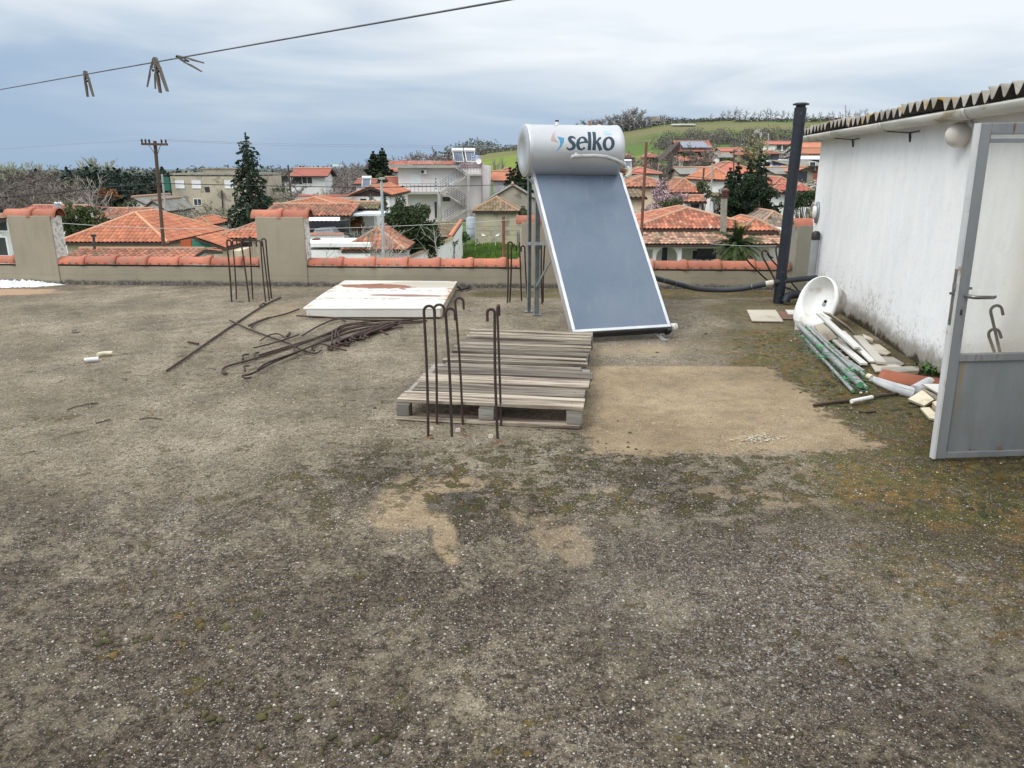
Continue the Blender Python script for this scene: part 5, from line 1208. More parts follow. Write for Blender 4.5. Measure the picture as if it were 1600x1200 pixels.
def house(name, label, u0, u1, ve, d, depth, vr, kind='hip', roofm=None, wallm=None, near=True, over=.35, yaw=0., wins=(), group='houses of the village', chim=(), zg=None, ridge_at=.5, hipk=1., fascia=None, pitch=.26, cat='house', ridgeM=None, cols_sub=4):
    A = D(u0, ve, d); B = D(u1, ve, d); W = (B-A).length; ze = A.z
    cy, sy_ = math.cos(yaw), math.sin(yaw); ax = Vector((cy, sy_, 0)); ay = Vector((-sy_, cy, 0)); A = Vector((A.x, A.y, 0))
    c0 = A+ax*W/2+ay*depth/2
    gzv = min(gz(*(A+ax*W*i+ay*depth*j)[:2]) for i in (0, 1) for j in (0, 1))-.4 if zg is None else zg
    T = thing(name, label, cat, (c0.x, c0.y, gzv), group)
    def W3(s, t_, z): return A+ax*s+ay*t_+Vector((0, 0, z))
    um = (u0+u1)/2
    if kind == 'gable_front': zr = D(um, vr, d).z
    elif kind in ('shed',): zr = D(um, vr, d+depth).z
    elif kind == 'flat': zr = ze
    else: zr = D(um, vr, d+(depth/2 if kind == 'gable_side' else min(depth, W)/2 if W > depth else W/2)).z
    fa = tiles if near else plane_roof
    kw = dict(pitch=pitch, sub=cols_sub) if near else {}
    rm = MB(); cap = MB(); th = .13
    roofm = roofm or roof_orange; wallm = wallm or white_w
    a_, b_, c_, d_ = W3(0, 0, ze), W3(W, 0, ze), W3(W, depth, ze), W3(0, depth, ze)
    if kind == 'hip':
        if W >= depth:
            h_ = depth/2*hipk; r0, r1 = W3(h_, depth/2, zr), W3(W-h_, depth/2, zr)
            fa(rm, a_, b_, r1, r0, **kw); fa(rm, c_, d_, r0, r1, **kw); fa(rm, d_, a_, r0, r0, **kw); fa(rm, b_, c_, r1, r1, **kw)
        else:
            h_ = W/2*hipk; r0, r1 = W3(W/2, h_, zr), W3(W/2, depth-h_, zr)
            fa(rm, a_, b_, r0, r0, **kw); fa(rm, c_, d_, r1, r1, **kw); fa(rm, d_, a_, r0, r1, **kw); fa(rm, b_, c_, r1, r0, **kw)
        ends = ((a_, r0), (d_, r0 if W >= depth else r1), (b_, r1 if W >= depth else r0), (c_, r1), (r0, r1))
    elif kind == 'gable_side':
        r0, r1 = W3(0, depth*ridge_at, zr), W3(W, depth*ridge_at, zr)
        fa(rm, a_, b_, r1, r0, **kw); fa(rm, c_, d_, r0, r1, **kw); ends = ((r0, r1),)
    elif kind == 'gable_front':
        r0, r1 = W3(W*ridge_at, 0, zr), W3(W*ridge_at, depth, zr)
        fa(rm, d_, a_, r0, r1, **kw); fa(rm, b_, c_, r1, r0, **kw); ends = ((r0, r1),)
    elif kind == 'shed':
        r0, r1 = W3(0, depth, zr), W3(W, depth, zr); fa(rm, a_, b_, r1, r0, **kw); ends = ()
    else:
        rm.box(c0*1+Vector((0, 0, ze+.12))-Vector((0, 0, c0.z)), (W, depth, .22), yaw); ends = ()
    if kind != 'flat':
        # underside: closed thin deck below the tiles
        for f_ in ([(a_, b_, r1, r0), (c_, d_, r0, r1), (d_, a_, r0), (b_, c_, r1)] if (kind == 'hip' and W >= depth) else [(a_, b_, r0), (c_, d_, r1), (d_, a_, r0, r1), (b_, c_, r1, r0)] if kind == 'hip' else [(a_, b_, r1, r0), (c_, d_, r0, r1)] if kind == 'gable_side' else [(d_, a_, r0, r1), (b_, c_, r1, r0)] if kind == 'gable_front' else [(a_, b_, r1, r0)]):
            lo = [Vector(p)-Vector((0, 0, .03)) for p in f_]; lo2 = [Vector(p)-Vector((0, 0, .03+th)) for p in f_]; n = len(f_)
            rm.add(lo+lo2, [tuple(range(n)), tuple(range(2*n-1, n-1, -1))]+[(i, (i+1) % n, n+(i+1) % n, n+i) for i in range(n)], 1)
    rf = rm.build('roof', [roofm, fascia or darkwood], T)
    if ends:
        for p, q_ in ends:
            if (p-q_).length > .05: ridge_cap(cap, p, q_, .10 if near else .13)
        cap.build('ridge_tiles', ridgeM or ridge_m, rf)
    wm = MB(); o_ = over; zt = ze-.03-th
    x0_, x1_, y0_, y1_ = o_, W-o_, o_, depth-o_
    if kind == 'shed': zb1 = zr-.03-th
    wm.hexa([W3(x0_, y0_, gzv), W3(x1_, y0_, gzv), W3(x1_, y1_, gzv), W3(x0_, y1_, gzv)]+([W3(x0_, y0_, zt), W3(x1_, y0_, zt), W3(x1_, y1_, zb1), W3(x0_, y1_, zb1)] if kind == 'shed' else [W3(x0_, y0_, zt), W3(x1_, y0_, zt), W3(x1_, y1_, zt), W3(x0_, y1_, zt)]))
    slope_in = .0
    if kind in ('gable_front', 'gable_side'):
        zg_ = zr-.04-th
        if kind == 'gable_front':
            k = o_/(W*ridge_at); g = [(x0_, zt), (x1_, zt), (x1_, zt+(zg_-zt)*k), (W*ridge_at, zg_), (x0_, zt+(zg_-zt)*k)]
            for y_ in (y0_+.002, y1_-.002-.1): wm.add([W3(s, y_+e_, z) for e_ in (0, .1) for s, z in g], [(0, 1, 2, 3, 4), (9, 8, 7, 6, 5)])
        else:
            g = [(y0_, zt), (y1_, zt), (y1_, zt+.05), (depth*ridge_at, zg_), (y0_, zt+.05)]
            for x_ in (x0_+.002, x1_-.102): wm.add([W3(x_+e_, s, z) for e_ in (0, .1) for s, z in g], [(0, 1, 2, 3, 4), (9, 8, 7, 6, 5)])
    wm.build('wall', wallm, T)
    for wn in wins:            # (pixel u, pixel v of centre, width m, height m, kind)
        uu, vv, ww, hh, kd = wn[:5]; side = wn[5] if len(wn) > 5 else 'F'
        rr_ = ray(uu, vv)
        if side == 'F':
            pl_o = W3(0, y0_, 0); nv = -ay
        else:
            pl_o = W3(x1_, 0, 0) if side == 'R' else W3(x0_, 0, 0); nv = ax if side == 'R' else -ax
        k = (pl_o-C0).dot(nv)/rr_.dot(nv); hit = C0+rr_*k; dirv = ax if side == 'F' else (ay if side == 'R' else -ay)
        window(T, hit-dirv*ww/2-Vector((0, 0, hh/2)), dirv, ww, hh, kd, nv)
    for (s, t_, w_, z1, mt) in chim:
        mb = MB(); base = W3(s*W, t_*depth, ze+.1); mb.box((base.x, base.y, (ze+.05+z1)/2), (w_, w_, z1-ze-.05), yaw); mb.box((base.x, base.y, z1+.04), (w_*1.35, w_*1.35, .08), yaw)
        mb.build('chimney', mt, rf)
    HG_[name] = T
    return T, W3, W, ze, zr
def solar_unit(p, s_, label, yaw=0.):
    """small rooftop solar heater; p = foot centre"""
    p = Vector(p); T = thing('rooftop_solar_heater', label, 'solar heater', p, 'solar heaters on village roofs')
    M_ = Matrix.Translation(p)@Matrix.Rotation(yaw, 4, 'Z')@Matrix.Scale(s_, 4)
    mb = MB(); a, b_, c_, d_ = [M_@Vector(q_) for q_ in ((-.6, -.6, .1), (.6, -.6, .1), (.6, .45, 1.25), (-.6, .45, 1.25))]; nn_ = (b_-a).cross(d_-a).normalized()*.08
    mb.hexa([a, b_, c_, d_, a+nn_, b_+nn_, c_+nn_, d_+nn_]); mb.build('panel', solar_m, T)
    mb = MB()
    for q0, q1 in ((a, d_), (b_, c_), (a, b_), (d_, c_)): mb.bar(q0+nn_*.6, q1+nn_*.6, .06*s_, .12*s_)
    for q_ in (c_, d_): mb.bar(q_, Vector((q_.x, q_.y, p.z)), .05*s_, .05*s_, 0, (1, 0, 0))
    mb.build('frame', white_pl, T)
    mb = MB(); mb.tube([M_@Vector((-.7, .5, 1.5)), M_@Vector((.7, .5, 1.5))], .26*s_, 16); mb.build('tank', white_pl, T)
def box_thing(name, label, cat, mat_, u0, u1, v0, v1, d, depth, group=None, bevel=0):
    a = D(u0, v1, d); b_ = D(u1, v1, d); t_ = D(u0, v0, d); mb = MB(); mb.box(((a.x+b_.x)/2, d+depth/2, (a.z+t_.z)/2), (b_.x-a.x, depth, t_.z-a.z))
    o = mb.build(name, mat_, origin=((a.x+b_.x)/2, d+depth/2, a.z), bevel=bevel); return tag(o, label, cat, group)

# ------------------------------------------------------------------ left part
T, W3, W, ze, zr = house('orange_roof_house', 'house with the broad bright orange hip roof behind the left utility pole', 89, 262, 379, 45, 9.3, 333, 'hip', roof_orange, cream_w, hipk=1., yaw=0, wins=((245, 397, .5, .5, 'pane'),), ridgeM=mat('pale_ridge', (.62, .33, .2), (.5, .26, .15), 3, .9))
o_ = W3(W-.2, 1.3, 0); LW = W3(W-.1, -.2, 0)
# wing with teal gable
Tw = thing('teal_gable_wing', 'low wing with teal gable and orange fascia right of the orange roof house', 'house wing', (o_.x+1.5, o_.y+3, -6.6), 'houses of the village')
d0 = 44.5; pA = D(304, 371.5, d0); pB = D(353, 387, d0-.1); dp = 6.5
mb = MB(); A1, B1 = pA, pB; A2, B2 = pA+Vector((0, dp, 0)), pB+Vector((0, dp, 0))
tiles(mb, B1, B2, A2, A1); lo = [p-Vector((0, 0, .04)) for p in (A1, B1, B2, A2)]; lo2 = [p-Vector((0, 0, .17)) for p in (A1, B1, B2, A2)]
mb.add(lo+lo2, [(0, 1, 2, 3), (7, 6, 5, 4)]+[(i, (i+1) % 4, 4+(i+1) % 4, 4+i) for i in range(4)], 1)
mb.build('roof', [roof_orange, darkwood], Tw)
dd = d0+.35; a = D(300, 374, dd); b_ = D(300, 386, dd); c_ = D(345, 386.5, dd)
mb = MB(); mb.add([a, b_, c_, a+Vector((0, .1, 0)), b_+Vector((0, .1, 0)), c_+Vector((0, .1, 0))], [(0, 1, 2), (5, 4, 3), (0, 3, 4, 1), (1, 4, 5, 2), (2, 5, 3, 0)]); mb.build('gable', mat('teal_paint', (.04, .22, .17), (.035, .19, .15), 2, .8), Tw)
mb = MB(); a = D(300, 386.3, dd-.02); b_ = D(352, 388.5, dd-.02); mb.hexa([a+Vector((0, 0, -.09)), b_+Vector((0, 0, -.09)), b_+Vector((0, .2, -.09)), a+Vector((0, .2, -.09)), a, b_, b_+Vector((0, .2, 0)), a+Vector((0, .2, 0))])
a = D(282, 376, dd+.2); b_ = D(299.6, 388, dd+.2); mb.hexa([(a.x, a.y, b_.z), (b_.x, a.y, b_.z), (b_.x, a.y+.3, b_.z), (a.x, a.y+.3, b_.z), (a.x, a.y, a.z), (b_.x, a.y, a.z+.1), (b_.x, a.y+.3, a.z+.1), (a.x, a.y+.3, a.z)])
mb.build('orange_fascia', mat('orange_paint', (.50, .10, .03), (.44, .09, .03), 2, .7), Tw)
a = D(283, 388.6, dd+.06); b_ = D(374, 388.6, dd+.06); mb = MB(); mb.hexa([(a.x, a.y, -6.9), (b_.x, a.y, -6.9), (b_.x, a.y+5.6, -6.9), (a.x, a.y+5.6, -6.9), (a.x, a.y, a.z-.1), (b_.x, a.y, a.z-.12), (b_.x, a.y+5.6, a.z-.12), (a.x, a.y+5.6, a.z-.1)]); mb.build('wall', cream_w, Tw)
wo_ = D(288, 404, dd+.05); window(Tw, wo_, (1, 0, 0), .42, .42, 'pane')
house('low_tiled_outbuilding', 'low outbuilding with mossy orange tiles just beyond the left parapet', 84, 292, 408, 36, 4.6, 389.5, 'gable_side', roof_old, white_w, ridge_at=.5)
house('orange_hip_house', 'house with orange hip roof half hidden by the second pier', 333, 460, 373, 47, 6.6, 343.5, 'hip', roof_orange, cream_w, wins=((387, 392, .7, 1.1, 'pane'),))
house('small_orange_roof_house', 'small orange roof peeping between the two left orange roof houses', 283, 330, 352, 62, 5, 339.5, 'hip', roof_orange, white_w)
house('red_brown_roof_house', 'long red-brown roof with a solar heater behind the left pier', 12, 103, 333, 62, 7, 321.5, 'gable_side', roof_red, white_w)
solar_unit(D(91, 330, 60), .40, 'rooftop solar heater above the left pier, on the red-brown roof')
house('faded_roof_house', 'house with weathered dark red roof behind the white bare tree', 140, 214, 343, 58, 6, 326, 'gable_side', roof_old, white_w)
house('grey_roof_barn', 'white barn with grey fibre cement roof left of the utility pole', 184, 232, 322, 80, 9, 308, 'gable_front', roof_grey, white_w, False)
house('grey_roof_shed', 'smaller white shed with grey roof touching the utility pole', 216, 262, 330, 78, 7, 313, 'gable_front', roof_grey, white_w, False)
T, W3, W, ze, zr = house('tan_block', 'tan two-storey flat block with white shutters left of the tall conifer', 265, 402, 273.5, 96, 10, 273, 'flat', grey_w, beige_w, False, over=0.02,
      wins=((281, 288, 1.0, .85, 'shutter'), (307, 288, 1.0, .85, 'shutter'), (358, 288, 1.0, .85, 'shutter'), (392, 288, .9, .85, 'shutter'), (283, 316, .9, .75, 'pane'), (309, 316, .9, .75, 'pane'), (324, 296, .45, .5, 'dark')), zg=-7.2)
mb = MB(); a = D(317, 273, 99); b_ = D(372, 273, 99); t_ = D(317, 263.5, 99); mb.box(((a.x+b_.x)/2, 101, (a.z+t_.z)/2), (b_.x-a.x, 4, t_.z-a.z)); mb.box(((a.x+b_.x)/2, 101, t_.z+.05), (b_.x-a.x+.3, 4.3, .12)); mb.build('rooftop_room', grey_w, T)
mb = MB(); a = D(349, 335, 95.9); b_ = D(346, 297, 95.9); mb.tube([a, b_], .08, 6); mb.build('drain_stain_pipe', metal_d, T)
box_thing('green_netting', 'green shade netting panel hung left of the tan block', 'netting', mat('green_net', (.02, .16, .12), (.02, .13, .10), 2, .9), 256, 266, 277, 298, 95, .15)
house('left_edge_house', 'white house glimpsed at the far left edge of the view', -90, 2, 342, 30, 1.3, 338, 'gable_side', roof_old, white_w, wins=((2, 385, .5, .7, 'pane'), (2, 352, .5, .4, 'pane')))
# ------------------------------------------------------------------ centre
T, W3, W, ze, zr = house('white_split_roof_house', 'white two-storey house with split red roofs left of the bare woods', 441, 470, 277, 112, 9, 266, 'gable_front', roof_red, white_w, False, wins=((446, 280, 1.0, .7, 'dark'),), over=.2)
house('red_wing_house', 'red roofed balcony wing joined to the white split roof house', 452, 512, 275, 110, 6, 263, 'gable_side', roof_red, white_w, False, wins=((464, 281, 1.6, 1.0, 'dark'), (480, 281, 1.4, 1., 'pane'), (462, 296, 1.2, 1.0, 'shutter')), over=.6)
house('clustered_front_roof_house', 'house with the large mottled orange roof behind the second pier', 404, 547, 338, 52, 7, 319.5, 'gable_side', roof_old, white_w, wins=(), over=.5)
house('clustered_hip_house', 'orange hip roof rising behind the mottled orange roof', 432, 528, 321, 59, 7, 309, 'hip', roof_orange, white_w)
house('asbestos_roof_house', 'grey cement roof with red ridge behind the clustered orange roofs', 452, 545, 318, 66, 6, 307, 'gable_side', roof_grey, white_w, False, ridgeM=roof_red)
# dark porch with awning under it
T = thing('porch_shelter', 'dark open porch with white scalloped awning right of the second pier', 'porch', (D(507, 360, 50).x, 50, -6.3))
a = D(478, 346, 50.0); b_ = D(537, 366, 50.0)
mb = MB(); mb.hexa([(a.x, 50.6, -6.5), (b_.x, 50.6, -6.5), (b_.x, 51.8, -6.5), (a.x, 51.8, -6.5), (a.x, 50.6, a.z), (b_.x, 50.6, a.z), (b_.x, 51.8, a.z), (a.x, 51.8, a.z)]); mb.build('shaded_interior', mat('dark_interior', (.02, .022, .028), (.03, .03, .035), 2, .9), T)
mb = MB()
for i in range(14):
    p = D(482+i*3.5, 340, 49.6); q_ = D(482+(i+1)*3.5, 340, 49.6); lo = D(482+i*3.5, 344.5+(i % 2)*.8, 49.1); lo2 = D(482+(i+1)*3.5, 344.5+((i+1) % 2)*.8, 49.1)
    mb.add([p, q_, lo2, lo, p+Vector((0, .03, .03)), q_+Vector((0, .03, .03)), lo2+Vector((0, .03, 0)), lo+Vector((0, .03, 0))], [(0, 1, 2, 3), (7, 6, 5, 4), (0, 3, 7, 4), (1, 5, 6, 2), (3, 2, 6, 7), (0, 4, 5, 1)])
mb.build('awning', white_w, T)
# covered car in the porch
def car(name, label, u, v, d, Lc, colm, yaw=0., group='parked vehicles', sc=1.):
    c_ = D(u, v, d); T = thing(name, label, 'car', c_, group); M_ = Matrix.Translation(c_)@Matrix.Rotation(yaw, 4, 'Z')@Matrix.Scale(sc, 4)
    w_ = .85; pr = [(-Lc/2, .25), (-Lc/2, .75), (-Lc*.42, .85), (-Lc*.30, 1.35), (Lc*.12, 1.40), (Lc*.26, .92), (Lc*.47, .80), (Lc/2, .55), (Lc/2, .25)]
    mb = MB(); n = len(pr); vs = [M_@Vector((x, y_*w_*(1 if z < 1 else .85), z)) for y_ in (-1, 1) for x, z in pr]
    mb.add(vs, [tuple(range(n)), tuple(range(2*n-1, n-1, -1))]+[(i, n+i, n+(i+1) % n, (i+1) % n) for i in range(n)]); mb.build('body', colm, T, bevel=.05)
    mb = MB(); gpz = [(-Lc*.385, .90), (-Lc*.285, 1.28), (Lc*.10, 1.33), (Lc*.22, .94)]
    for y_ in (-w_*.93-.012, w_*.93+.012): mb.add([M_@Vector((x, y_*(1 if z < 1 else .93), z)) for x, z in gpz], [(0, 1, 2, 3)])
    mb.build('side_windows', glass_d, T)
    for x in (-Lc*.32, Lc*.32):
        for y_ in (-w_, w_): mb = MB(); mb.tube([M_@Vector((x, y_-.09, .32)), M_@Vector((x, y_+.09, .32))], .32, 14); mb.build('wheel', black_pl, T)
car('parked_car', 'grey car with covered roof parked in the dark porch', 516, 389, 49.6, 2.4, mat('grey_car_paint', (.25, .27, .28), (.20, .22, .23), 3, .35, coat=.4))
def wall_run(name, label, pts, d_list, v_top, th, wallm, capm, group='garden walls in the village', zbot=-7):
    """wall along pixels: list of (u, v_top, depth)"""
    P_ = [D(u, v, y) for u, v, y in pts]; T = thing(name, label, 'wall', (P_[0].x, P_[0].y, zbot+.5), group); mb = MB(); cm = MB()
    for p, q_ in zip(P_, P_[1:]):
        d_ = Vector((q_.x-p.x, q_.y-p.y, 0)).normalized(); s_ = Vector((-d_.y, d_.x, 0))*th/2; z1, z2 = p.z, q_.z
        mb.hexa([Vector((p.x, p.y, zbot))-s_, Vector((q_.x, q_.y, zbot))-s_, Vector((q_.x, q_.y, zbot))+s_, Vector((p.x, p.y, zbot))+s_, p-s_, q_-s_, q_+s_, p+s_])
        if capm is not None:
            s2 = s_*2.0; e_ = Vector((0, 0, .12)); cm.hexa([p-s2, q_-s2, q_+s2, p+s2, p-s2*.1+e_, q_-s2*.1+e_, q_+s2*.1+e_, p+s2*.1+e_])
    mb.build('wall', wallm, T)
    if capm is not None: cm.build('tile_coping', capm, T)
wall_run('garden_wall', 'white garden wall with tiled top below the dark porch', [(480, 366.5, 47), (537, 366.5, 47)], None, None, .2, white_w, roof_old)
T = thing('barrel', 'brown barrel lying on the white terrace wall right of the second pier', 'barrel', D(493, 385, 43.5)); mb = MB(); c_ = D(493, 379.5, 43.8); mb.tube([c_+Vector((0, -.1, 0)), c_+Vector((0, .55, 0))], .27, 20); mb.build('barrel_body', mat('brown_barrel', (.14, .06, .045), (.10, .05, .04), 4, .7), T)
house('white_flat_annex', 'white flat roofed annex right beyond the parapet, right of the second pier', 470, 579, 386.5, 42, 3.2, 386, 'flat', white_w, white_w, False, over=.05)
T, W3, W, ze, zr = house('weathered_hip_house', 'small white house with weathered hip roof behind the street lamp', 533, 634, 391, 42, 8.4, 357, 'hip', roof_old, white_w, hipk=.95, over=.3)
house('brown_tile_annex', 'small white annex with brown tiled roof above the pale canopy', 544, 590, 327, 57, 4, 316, 'gable_side', roof_brown, white_w)
box_thing('flat_canopy', 'pale sheet metal canopy in front of the brown tiled annex', 'canopy', mat('pale_blue_sheet', (.62, .67, .70), (.54, .6, .64), 1, .5), 536, 600, 334.5, 337.5, 53, 4)
T, W3, W, ze, zr = house('dark_gable_house', 'white house with dark wooden gable and orange roof left of the pink house', 544, 613, 305, 66, 12, 291, 'gable_front', roof_orange, white_w, wins=((568, 316, .4, .5, 'dark'), (618, 314, .9, 1.0, 'pane', 'R')), over=.3)
mb = MB(); A_, B_, P_ = W3(.1, .25, ze-.1), W3(W-.1, .25, ze-.1), W3(W/2, .25, zr-.25); mb.add([A_, B_, P_, A_+Vector((0, .04, 0)), B_+Vector((0, .04, 0)), P_+Vector((0, .04, 0))], [(0, 1, 2), (5, 4, 3), (0, 3, 4, 1)]); mb.build('wooden_gable', darkwood, T)
house('low_red_roof_house', 'white house with red roof and solar heater behind the dark gable house', 551, 590, 287, 92, 6, 280.5, 'gable_side', roof_red, white_w, False)
solar_unit(D(573, 294, 86), .75, 'rooftop solar heater just left of the dark gable peak')
house('grey_balcony_house', 'pale house with grey slab balcony behind the pink house left side', 596, 640, 268, 108, 8, 258, 'gable_side', roof_red, white_w, False, wins=((605, 276, 1.0, .8, 'dark'),))
house('red_roof_annex', 'red tiled annex squeezed behind the left side of the pink house', 588, 632, 290, 92, 6, 277, 'gable_side', roof_red, beige_w, False)
# ---- pink house
d = 92.0; dL = d
def Z(v, y=d): return D(700, v, y).z
def X(u, y=d): return D(u, 300, y).x*1.0
def DX(u, v, y=d): return D(u, v, y)
PK = thing('pink_house', 'pale pink two-storey house with outside stairs in the centre background', 'house', (X(700), d+5, -5.6), 'houses of the village')
zr_ = Z(262); zf = Z(300); x0, xm, x1 = X(623), X(722), X(752)
mb = MB(); zb_ = -6.0
mb.hexa([(x0, d, zb_), (x1, d, zb_), (x1, d+9, zb_), (x0, d+9, zb_), (x0, d, zr_), (x1, d, zr_), (x1, d+9, zr_), (x0, d+9, zr_)])
a = D(752, 258, d+.6); mb.hexa([(x1+.0, d+.5, zb_), (X(764), d+.5, zb_), (X(764), d+9, zb_), (x1, d+9, zb_), (x1, d+.5, a.z), (X(764), d+.5, a.z), (X(764), d+9, a.z), (x1, d+9, a.z)])
mb.build('wall', pink_w, PK)
rf = MB(); ra, rb = DX(607, 258.6, d-1.0), DX(709, 258.6, d-1.0); zt = Z(257.5)
rf.hexa([(ra.x, d-1, zt-.35), (rb.x, d-1, zt-.35), (rb.x, d+9.3, zt-.35), (ra.x, d+9.3, zt-.35), (ra.x, d-1, zt), (rb.x, d-1, zt), (rb.x, d+9.3, zt), (ra.x, d+9.3, zt)], 1)
tiles(rf, (ra.x, d-1.05, zt+.02), (rb.x, d-1.05, zt+.02), (rb.x, d+.3, zt+.42), (ra.x, d+.3, zt+.42), .3, .4, .06)
rfo = rf.build('roof', [roof_red, concrete], PK)
mb = MB(); a = DX(638, 256, d+3); b_ = DX(677, 251, d+3); mb.box(((a.x+b_.x)/2, d+4.5, (a.z+b_.z)/2), (b_.x-a.x, 3, b_.z-a.z)); mb.build('rooftop_box', mat('pale_blue_sheet', (1, 1, 1)), PK)
mb = MB(); a = DX(722, 262, d+.0); b_ = DX(752, 254, d); mb.hexa([(X(712), d-.1, zr_), (x1, d-.1, zr_), (x1, d+9, zr_), (X(712), d+9, zr_), (X(722), d-.1, Z(254)), (x1, d-.1, Z(254)), (x1, d+9, Z(254)), (X(722), d+9, Z(254))]); mb.build('roof_parapet', mat('mauve_cladding', (.40, .31, .31), (.34, .27, .27), 3, .8, stretch=(6, 6, .2)), PK)
for u, v, ww, hh, kd in ((649.5, 281, 1.15, 1.15, 'shutter'), (681, 287, .75, 1.9, 'door'), (706, 281, 1.1, 1.15, 'shutter'), (652, 318, 1.05, .9, 'shutter'), (681, 328, .3, 1.9, 'pane'), (697.5, 311, .75, .35, 'dark')):
    c_ = DX(u, v, d-.01); window(PK, c_-Vector((ww/2, 0, hh/2)), (1, 0, 0), ww, hh, kd)
mb = MB(); c_ = DX(681, 287, d-.07)
for k in range(4): mb.box((c_.x, c_.y, c_.z+.55-k*.36), (.14, .02, .14))
mb.build('door_lights', glass_d, PK)
mb = MB(); c_ = DX(662, 268.5, d-.3); mb.box((c_.x, c_.y, c_.z), (.75, .35, .5)); ac = mb.build('air_conditioner', white_pl, PK)
mb = MB(); mb.tube([c_+Vector((-.12, -.19, 0)), c_+Vector((-.12, -.20, 0))], .2, 14); mb.build('fan_grille', metal_d, ac)
mb = MB(); a, b_ = DX(611, 300, d-1.5), DX(686, 303.5, d-1.5); mb.hexa([(a.x, d-1.5, b_.z), (b_.x, d-1.5, b_.z), (b_.x, d, b_.z), (a.x, d, b_.z), (a.x, d-1.5, a.z), (b_.x, d-1.5, a.z), (b_.x, d, a.z), (a.x, d, a.z)])
mb.build('balcony_slab', concrete, PK)
def rail(mb, p, q_, h=.9, n=10, bars=3):
    p = Vector(p); q_ = Vector(q_); up_ = Vector((0, 0, 1))
    for k in range(bars): hh = h*(1-k*.28); mb.bar(p+up_*hh, q_+up_*hh, .035, .035)
    for k in range(n+1): c_ = p+(q_-p)*k/n; mb.bar(c_, c_+up_*h, .03, .03, 0, (1, 0, 0))
mb = MB(); a = D(611, 300, d-1.45); b_ = D(685, 300, d-1.45); b_.z = a.z; rail(mb, a, b_, .95, 12, 2)
ra1, ra2 = D(688, 297, d-1.4), D(727, 270, d-1.4); rail(mb, ra1, ra2, .95, 9, 4)
rb1, rb2 = D(697, 298, d-1.2), D(730, 319, d-1.2); rail(mb, rb1, rb2, .9, 8, 4)
rc1, rc2 = D(695, 342, d-1.6), D(730, 320, d-1.6); rail(mb, rc1, rc2, .9, 8, 4)
rd1, rd2 = D(710, 253, d-1.0), D(730, 268, d-1.0); rail(mb, rd1, rd2, .9, 6, 4)
a = D(731, 271.5, d-1.4); b_ = D(750, 271.5, d-1.4); b_.z = a.z; rail(mb, a, b_, .95, 4, 2)
mb.build('stair_railing', metal_d, PK)
mb = MB()
def flight(p, q_, wd=1.0, th=.22):
    p = Vector(p); q_ = Vector(q_); n = 12
    mb.hexa([p+Vector((0, 0, -th)), q_+Vector((0, 0, -th)), q_+Vector((0, wd, -th)), p+Vector((0, wd, -th)), p, q_, q_+Vector((0, wd, 0)), p+Vector((0, wd, 0))])
    for k in range(n):
        a = p+(q_-p)*k/n; b2 = p+(q_-p)*(k+1)/n; zz = max(a.z, b2.z); mb.hexa([(a.x, p.y+.03, min(a.z, b2.z)-.05), (b2.x, p.y+.03, min(a.z, b2.z)-.05), (b2.x, p.y+wd-.03, min(a.z, b2.z)-.05), (a.x, p.y+wd-.03, min(a.z, b2.z)-.05), (a.x, p.y+.03, zz), (b2.x, p.y+.03, zz), (b2.x, p.y+wd-.03, zz), (a.x, p.y+wd-.03, zz)])
flight(D(687, 302, d-1.4), D(728, 275, d-1.4)); flight(D(697, 302, d-1.2), D(731, 324, d-1.2)); flight(D(697, 345, d-1.6), D(731, 325, d-1.6)); flight(D(709, 258, d-1.0), D(731, 273, d-1.0))
a, b_ = D(726, 271.8, d-1.45), D(752, 274.5, d-1.45); mb.hexa([(a.x, d-1.45, b_.z), (b_.x, d-1.45, b_.z), (b_.x, d, b_.z), (a.x, d, b_.z), (a.x, d-1.45, a.z), (b_.x, d-1.45, a.z), (b_.x, d, a.z), (a.x, d, a.z)])
mb.build('staircase', concrete, PK)
for u in (686, 731.5):
    mb = MB(); a = D(u, 275 if u > 700 else 303, d-1.55); mb.box((a.x, d-1.55, (a.z+zb_)/2), (.36, .3, a.z-zb_)); mb.build('column', concrete, PK)
mb = MB(); a = D(754, 318, d-.25); b_ = D(752.5, 244, d-.25); mb.bar((b_.x, d-.25, a.z), (b_.x, d-.25, b_.z), .16, .16, 0, (0, 1, 0)); mb.build('chimney_duct', mat('mauve_cladding', (1, 1, 1)), PK)
mb = MB(); c_ = D(748, 252, d-.4); mb.lathe([(0, 0), (.2, .03), (.33, .09)], 18, Matrix.Translation(c_)@Matrix.Rotation(R(75), 4, 'X')); mb.bar(c_, c_-Vector((0, -.1, .5)), .04, .04, 0, (1, 0, 0)); tag(mb.build('satellite_dish', white_pl, origin=c_), 'white satellite dish beside the flag on the pink house', 'satellite dish')
solar_unit(D(716, 254, d+1), .95, 'rooftop solar heater on the pink house, left of the two', R(14)); solar_unit(D(735, 254, d+1.4), .95, 'rooftop solar heater on the pink house beside the striped flag', R(14))
